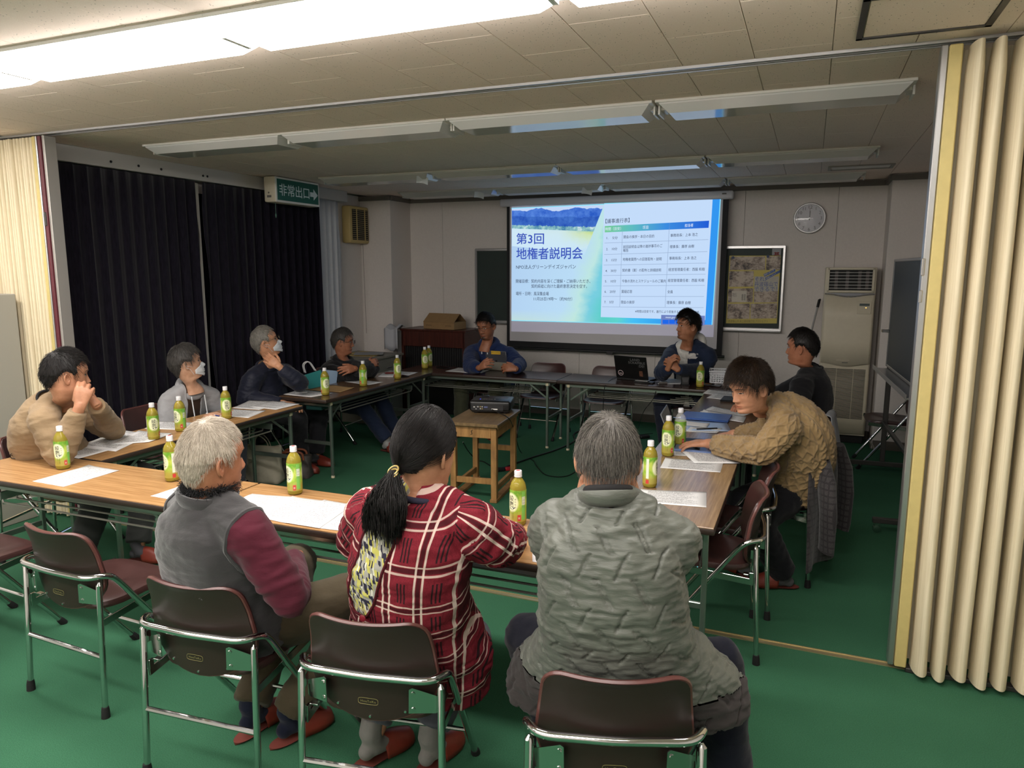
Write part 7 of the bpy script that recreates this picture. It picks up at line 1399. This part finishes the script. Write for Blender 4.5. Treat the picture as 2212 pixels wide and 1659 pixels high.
tbg = thing('tin_tray', 'small clear bag with a card beside the basket', 'bag', tuple(atz(1535, 832, TABLE_H)), R(-8)); obj('pouch', MB().grid(lambda u, v: ((u-.5)*.2, (v-.5)*.12, .004+.008*math.sin(u*9)*math.sin(v*7)**2), 10, 8), pm('clear_plastic', (160, 166, 174), .2), tbg); obj('card', MB().box((-.02, 0, .012), (.06, .04, .003)), M_CARD, tbg, smooth=False)

# ---------------------------------------------------------------- old school desk with the projector
t = NT('worn_oak'); co = t.coord('Object', (26, 26, 3)); w = t.noise(co, 1.4, 5, .65); st = t.noise(t.coord('Object', (1, 1, 1)), 7, 4); c = t.ramp(w, [(.3, S(128, 92, 50)), (.7, S(176, 132, 78))]); t.setp(t.mix(t.ramp(st, [(.5, (0, 0, 0, 1)), (.7, (.5, .5, .5, 1))]), c, S(78, 56, 36)), .5); M_OAK = t.m
t = NT('worn_oak_top'); co = t.coord('Object', (22, 2.4, 20)); w = t.noise(co, 1.4, 5, .65); st = t.noise(t.coord('Object', (1, 1, 1)), 6, 4); c = t.ramp(w, [(.3, S(92, 72, 48)), (.7, S(132, 108, 74))]); t.setp(t.mix(t.ramp(st, [(.48, (0, 0, 0, 1)), (.7, (.6, .6, .6, 1))]), c, S(66, 52, 38)), .4); M_OAKT = t.m
DZ = .62; dk = thing('school_desk', 'old small wooden school desk with a drawer carrying the projector', 'desk', (-2.345, 5.14, 0), R(6)); dw, dd = .42, .64
obj('desk_top', MB().box((0, 0, DZ-.013), (dw, dd, .026), .004), M_OAKT, dk, smooth=False)
for sx in (-1, 1):
    for sy in (-1, 1): obj('leg', MB().box((sx*(dw/2-.045), sy*(dd/2-.06), (DZ-.026)/2), (.045, .045, DZ-.028), .003), M_OAK, dk, smooth=False)
    obj('side_apron', MB().box((sx*(dw/2-.04), 0, DZ-.075), (.02, dd-.165, .09), .002), M_OAK, dk, smooth=False); obj('side_stretcher', MB().box((sx*(dw/2-.045), 0, .10), (.025, dd-.165, .045), .002), M_OAK, dk, smooth=False); obj('foot_runner', MB().box((sx*(dw/2-.045), 0, .014), (.055, dd-.05, .028), .003), M_OAK, dk, smooth=False)
    obj('top_batten', MB().box((sx*(dw/2-.02), 0, DZ-.036), (.02, dd-.10, .022), .002), M_OAK, dk, smooth=False)
dr = obj('drawer_front', MB().box((0, -(dd/2-.05), DZ-.075), (dw-.135, .022, .088), .003), M_OAK, dk, smooth=False); obj('drawer_pull', MB().tube([(-.004, -(dd/2-.035), DZ-.06), (-.004, -(dd/2-.015), DZ-.062), (.004, -(dd/2-.012), DZ-.085), (-.010, -(dd/2-.018), DZ-.09)], .003, 6), pm('dark_iron', (40, 34, 30), .5, .6), dr)
obj('back_apron', MB().box((0, dd/2-.05, DZ-.075), (dw-.135, .02, .09), .002), M_OAK, dk, smooth=False); obj('front_stretcher', MB().box((0, -(dd/2-.06), .16), (dw-.135, .024, .045), .002), M_OAK, dk, smooth=False); obj('back_stretcher', MB().box((0, dd/2-.06, .30), (dw-.135, .024, .045), .002), M_OAK, dk, smooth=False)
pj = thing('projector', 'black video projector on the old wooden desk', 'projector', (-2.36, 5.33, DZ), R(14)); M_PJ = pm('projector_black', (15, 15, 16), .35)
obj('housing', MB().box((0, 0, .062), (.335, .26, .085), .018, seg=3), M_PJ, pj); obj('lower_shell', MB().box((0, 0, .022), (.31, .24, .024), .008), M_BLACK, pj)
for x in (-.12, .12): obj('foot', MB().lathe([(.014, 0), (.014, .014)], 10, Matrix.Translation((x, -.09, 0))), M_RUBBER, pj)
obj('foot', MB().lathe([(.012, 0), (.012, .02)], 10, Matrix.Translation((0, .10, 0))), M_RUBBER, pj)
obj('lens_barrel', MB().lathe([(.045, 0), (.045, .02), (.036, .022), (.030, .012), (.001, .014)], 20, Matrix.Translation((-.07, .125, .062)) @ Matrix.Rotation(R(-90), 4, 'X')), M_BLACK, pj)
obj('port_panel', MB().box((-.02, -.131, .050), (.26, .003, .042)), pm('port_panel', (26, 26, 28), .5), pj, smooth=False)
for k, (x, z, w, h, m) in enumerate(((-.125, .055, .014, .008, M_WHITE), (-.095, .058, .016, .010, M_ALU), (-.075, .058, .008, .008, MATS['tie_gold']), (-.06, .058, .008, .008, M_WHITE), (-.075, .042, .008, .008, M_WHITE), (-.06, .042, .008, .008, MATS['tie_gold']), (-.03, .056, .03, .012, pm('vga_blue', (90, 100, 140), .5)), (.04, .040, .05, .010, M_WHITE), (-.11, .040, .012, .008, M_ALU))): obj('port', MB().box((x, -.134, z), (w, .004, h), .001), m, pj, smooth=False)
obj('button', MB().lathe([(.006, .1045), (.005, .107)], 10, Matrix.Translation((-.09, -.05, 0))), em('blue_led', (70, 90, 255), 1.0), pj)
for k in range(5): obj('button', MB().lathe([(.007, .1045), (.006, .1065)], 10, Matrix.Translation((-.06+.022*k, -.04, 0))), M_GREYTRIM, pj)
obj('rating_label', MB().box((.07, .04, .1048), (.11, .05, .0008)), pm('label_dim', (74, 74, 78), .4), pj, smooth=False); obj('focus_ring', MB().box((-.07, .08, .106), (.06, .03, .006), .003), M_BLACK, pj)
# ---------------------------------------------------------------- cables on the floor
def cable_run(label, pts, r=.005, mat=None, name='cable'): o = obj(name, MB().tube([tuple(q) for q in smooth_poly(pts, 60)], r, 6), mat or M_BLACK); return tag(o, label, 'cable')
pc = np.array(pj.matrix_basis @ Vector((.0, -.135, .045))); pc = np.array(Matrix.Translation(pj.location) @ Matrix.Rotation(R(14), 4, 'Z') @ Vector((.02, -.136, .04)))
cable_run('thin black cable hanging from the projector and looping over the carpet', [pc, pc+V3([.08, -.06, -.01]), V3(atz(1100, 905, DZ+.012)), V3(atz(1112, 935, .36)), V3(atz(1124, 975, .02)), V3(atz(1152, 995, .008)), V3(atz(1158, 1005, .008)), V3(atz(1180, 1026, .008)), V3(atz(1225, 1028, .008)), V3(atz(1262, 1005, .008))], .004)
cable_run('thick black power cord running across the carpet to the front tables', [V3(atz(1075, 1018, .012)), V3(atz(1100, 1006, .010)), V3(atz(1150, 988, .010)), V3(atz(1200, 972, .010)), V3(atz(1240, 953, .010)), V3(atz(1243, 935, .010)), V3(atz(1300, 915, .010)), V3(atz(1330, 905, .012))], .008)
cable_run('black cable under the desk left of the projector', [V3(atz(1000, 955, .30)), V3(atz(1012, 975, .12)), V3(atz(1030, 994, .012)), V3(atz(1046, 998, .008)), V3(atz(1072, 1015, .010))], .005)
cable_run('thin black cable hanging from the black laptop to the floor', [V3(atz(1333, 814, TABLE_H+.006)), V3(atz(1320, 819, TABLE_H+.006)), V3(aty(1306, 838, 6.55)), V3(aty(1303, 880, 6.56)), V3(atz(1300, 930, .01)), V3(atz(1290, 945, .008))], .0035)
cable_run('black cable trailing down beside the white hoodie man to the floor', [V3(atz(1420, 829, TABLE_H+.006)), V3(aty(1412, 860, 6.55)), V3(aty(1390, 890, 6.55)), V3(atz(1378, 925, .01)), V3(atz(1365, 940, .008)), V3(atz(1410, 936, .008))], .0035)
pw = thing('power_strip', 'red and black power plug under the projector desk', 'plug', tuple(atz(1078, 1018, 0)), R(35)); obj('socket', MB().box((0, 0, .017), (.11, .04, .032), .008), M_BLACK, pw); obj('plug', MB().box((.085, 0, .018), (.06, .034, .034), .008), pm('plug_red', (176, 36, 44), .4), pw)
mo = thing('wall_adapter', 'black power adapter on the carpet by the front tables', 'adapter', tuple(atz(1392, 947, 0)), R(40)); obj('brick', MB().box((0, 0, .018), (.11, .055, .034), .008), M_BLACK, mo); obj('lead', MB().tube([(-.055, 0, .015), (-.12, .02, .006), (-.2, -.02, .006)], .004, 6), M_BLACK, mo)
# ---------------------------------------------------------------- bags
M_CANV = pm('canvas', (168, 162, 144), .9, var=.06, vscale=30, bump=.3, bscale=500)
def pouch(w, d, h, seedv, pinch=.5):
    rnd = random.Random(seedv)
    def fn(u, v):
        a = 2*math.pi*u; e = .5; x = w/2*math.copysign(abs(math.cos(a))**e, math.cos(a)); y = d/2*math.copysign(abs(math.sin(a))**e, math.sin(a))*(1-pinch*v); return (x*(1+.03*math.sin(7*v+a*2)), y+.012*math.sin(9*v+3*a), h*v*(1+.03*math.sin(a*3))+.003)
    return MB().grid(fn, 32, 12, wrap=True)
tq = V3(atz(556, 1046, 0)); tbg = thing('tote_bag', 'off white canvas tote bag standing on the carpet under the window side table', 'bag', (tq[0], tq[1]+.08, 0), R(15)); o = obj('bag_body', pouch(.33, .15, .31, 2, .75), M_CANV, tbg, angle=80); m = o.modifiers.new('t', 'SOLIDIFY'); m.thickness = .003
for s in (-1, 1): obj('bag_handle', MB().tube(arcpts([(-.08, s*.02, .28), (-.07, s*.03-.02, .37), (.0, s*.03-.03, .42), (.05, s*.02, .36), (.07, s*.02, .29)], .06), .010, 8, flat=.4), M_CANV, tbg)
bq = V3(atz(610, 1040, 0)); hb = thing('handbag', 'brown and grey handbag behind the tote bag on the carpet', 'bag', (bq[0], bq[1]+.16, 0), R(20)); o = obj('bag_body', pouch(.30, .17, .19, 5, .55), pm('bag_grey', (62, 56, 52), .6, var=.3, vscale=20), hb, angle=80)
for s in (-1, 1): obj('bag_handle', MB().tube(arcpts([(-.10, s*.05, .16), (-.09, s*.05, .23), (.09, s*.05, .23), (.10, s*.05, .16)], .05), .010, 8), pm('bag_tan', (132, 72, 44), .5), hb)
gq = V3(aty(690, 822, 5.62)); gb = thing('gift_bag', 'teal and grey paper carrier bag beside the navy jacket at the table edge', 'bag', (-4.24, 5.50, .62), R(60)); obj('bag_front', MB().box((0, 0, .09), (.18, .004, .22), M=Matrix.Rotation(R(-12), 4, 'Y')), pm('bag_teal', (46, 140, 140), .6), gb, smooth=False); obj('bag_side', MB().box((-.11, -.02, .09), (.07, .004, .22), M=Matrix.Rotation(R(-12), 4, 'Y')), pm('bag_silver', (150, 150, 146), .5), gb, smooth=False); obj('bag_back', MB().box((.13, .06, .12), (.16, .004, .20), M=Matrix.Rotation(R(10), 4, 'Y')), pm('bag_pale', (152, 178, 206), .6), gb, smooth=False)
for s in (0, 1): obj('bag_handle', MB().tube(arcpts([(-.10, s*.03, .20), (-.12, s*.03, .28), (-.06, s*.03, .31), (.0, s*.03, .21)], .05), .005, 6), M_PAPER, gb)
kb = thing('shelf_parcel', 'teal packet on the shelf bars of the far window side table', 'parcel', (-3.93, 5.12, .555), R(10)); obj('packet', MB().box((0, 0, .04), (.15, .20, .06), .006), pm('packet_teal', (24, 74, 72), .5), kb, smooth=False); obj('packet_label', MB().box((.01, 0, .0712), (.09, .11, .001)), M_LBW, kb, smooth=False)
# ---------------------------------------------------------------- clothes hung over chair backs
t = NT('grey_check'); co = t.coord('Object'); sx = t.n('ShaderNodeSeparateXYZ'); t.l(co, sx.inputs[0]); gx = t.math('ADD', sx.outputs[0], sx.outputs[1]); gz = sx.outputs[2]
def st_(x, per, w): return t.math('LESS_THAN', t.math('ABSOLUTE', t.math('SUBTRACT', t.math('MODULO', t.math('ADD', x, 10.0), per), per/2)), w)
nn = t.noise(co, 260, 2); base_ = t.ramp(nn, [(.3, S(56, 53, 54)), (.7, S(78, 74, 74))]); c = t.mix(t.math('MULTIPLY', t.math('MAXIMUM', st_(gx, .036, .005), st_(gz, .036, .005)), .55), base_, S(34, 31, 34)); t.setp(c, .92, 0, .15, Sheen_Weight=.2); t.bump(t.noise(t.coord('Object', (1, 1, .4)), 16, 3), .4, .02); M_CHECK = t.m
def draped(name, label, loc, rz, mat, w, back_len, front_len, seedv, flare=.06, th=.006):
    """cloth folded over the top edge of a chair back: short in front, long behind"""
    rnd = random.Random(seedv); ph = [rnd.uniform(0, 6) for _ in range(5)]; L_ = back_len+front_len
    def fn(u, v):
        s = v*L_-back_len; x = (u-.5)*w*(1+flare*2*max(0, -s)/back_len+.1*max(0, s)); r = .028
        if s < 0: y, z = -r-.035*(1-math.exp(s*6))+.018*math.sin(u*11+ph[0]+s*3)*min(1, -s*4)+.012*math.sin(u*19+ph[1])*min(1, -s*3), .775+s*.995
        else: y, z = -r+min(s, .09)*.75+.012*math.sin(u*9+ph[2])*min(1, s*4), .775+.012*math.sin(min(s/.09, 1)*math.pi)-max(0, s-.07)*.95
        y += .35*((u-.5)*w)**2*2; return (x, y-.20, z)
    o = obj(name, MB().grid(fn, 30, 40), mat, angle=80); m = o.modifiers.new('t', 'SOLIDIFY'); m.thickness = th; o.location = loc; o.rotation_euler = (0, 0, rz); return o
cx, cy = at_back(.10, 4.42, R(78)); jk = thing('checked_jacket', 'dark grey checked jacket hung over the back of the young man\'s chair', 'jacket', (cx, cy, 0), R(78)); o = draped('jacket_body', '', (0, -.03, 0), 0, M_CHECK, .58, .64, .12, 3, .16); o.parent = jk
o = obj('sleeve', MB().tube([(-.22, -.25, .74), (-.26, -.29, .62), (-.265, -.31, .45), (-.255, -.31, .28), (-.25, -.305, .24)], [.055, .066, .062, .056, .054], 18, flat=.55), M_CHECK, jk); o = obj('sleeve', MB().tube([(.21, -.25, .74), (.24, -.29, .60), (.245, -.31, .45), (.235, -.31, .26), (.23, -.305, .22)], [.055, .066, .062, .056, .054], 18, flat=.55), M_CHECK, jk); obj('pocket_flap', MB().tube([(-.16, -.318, .36), (-.10, -.326, .352), (-.04, -.326, .348)], .004, 6), M_SPEC, jk); obj('jacket_collar', MB().tube([(-.12, -.215, .795), (0, -.235, .80), (.12, -.215, .795)], [.03, .034, .03], 12, flat=.6), pm('collar_slate', (72, 76, 88), .9), jk)
cx, cy = at_back(.16, 5.55, R(86)); jk = thing('grey_cloth', 'pale grey garment hung over the back of the black sweater man\'s chair', 'garment', (cx, cy, 0), R(86)); o = draped('garment_body', '', (-.10, -.02, 0), 0, fabric('pale_grey', (142, 144, 148), .9), .30, .48, .12, 9, .10); o.parent = jk
cx, cy = at_back(.93, 7.22, R(92)); jk = thing('grey_jacket', 'charcoal jacket hanging on the chair by the portable chalkboard', 'jacket', (cx, cy, 0), R(92)); o = draped('jacket_body', '', (0, 0, 0), 0, fabric('charcoal_nylon', (60, 60, 64), .7), .42, .56, .10, 12, .10); o.parent = jk; obj('sleeve', MB().tube([(-.20, -.22, .72), (-.25, -.16, .60), (-.27, -.14, .42), (-.26, -.15, .24)], [.05, .06, .055, .05], 16, flat=.6), MATS['charcoal_nylon'], jk)
# ---------------------------------------------------------------- steel cabinet at the left edge
kc = thing('steel_cabinet', 'grey steel cabinet at the left frame edge in front of the accordion partition', 'cabinet', (-5.42, 3.13, 0)); M_KC = pm('cabinet_pale', (160, 158, 148), .5)
obj('body', MB().box((0, 0, .80), (.70, .42, 1.60), .005), M_KC, kc, smooth=False)
for z, h in ((.42, .74), (1.20, .74)):
    for s in (-1, 1): d_ = obj('door', MB().box((s*.172, -.216, z), (.335, .016, h), .003), M_KC, kc, smooth=False); obj('handle', MB().box((s*.04, -.228, z), (.018, .014, .09), .003), M_ALU, d_, smooth=False)
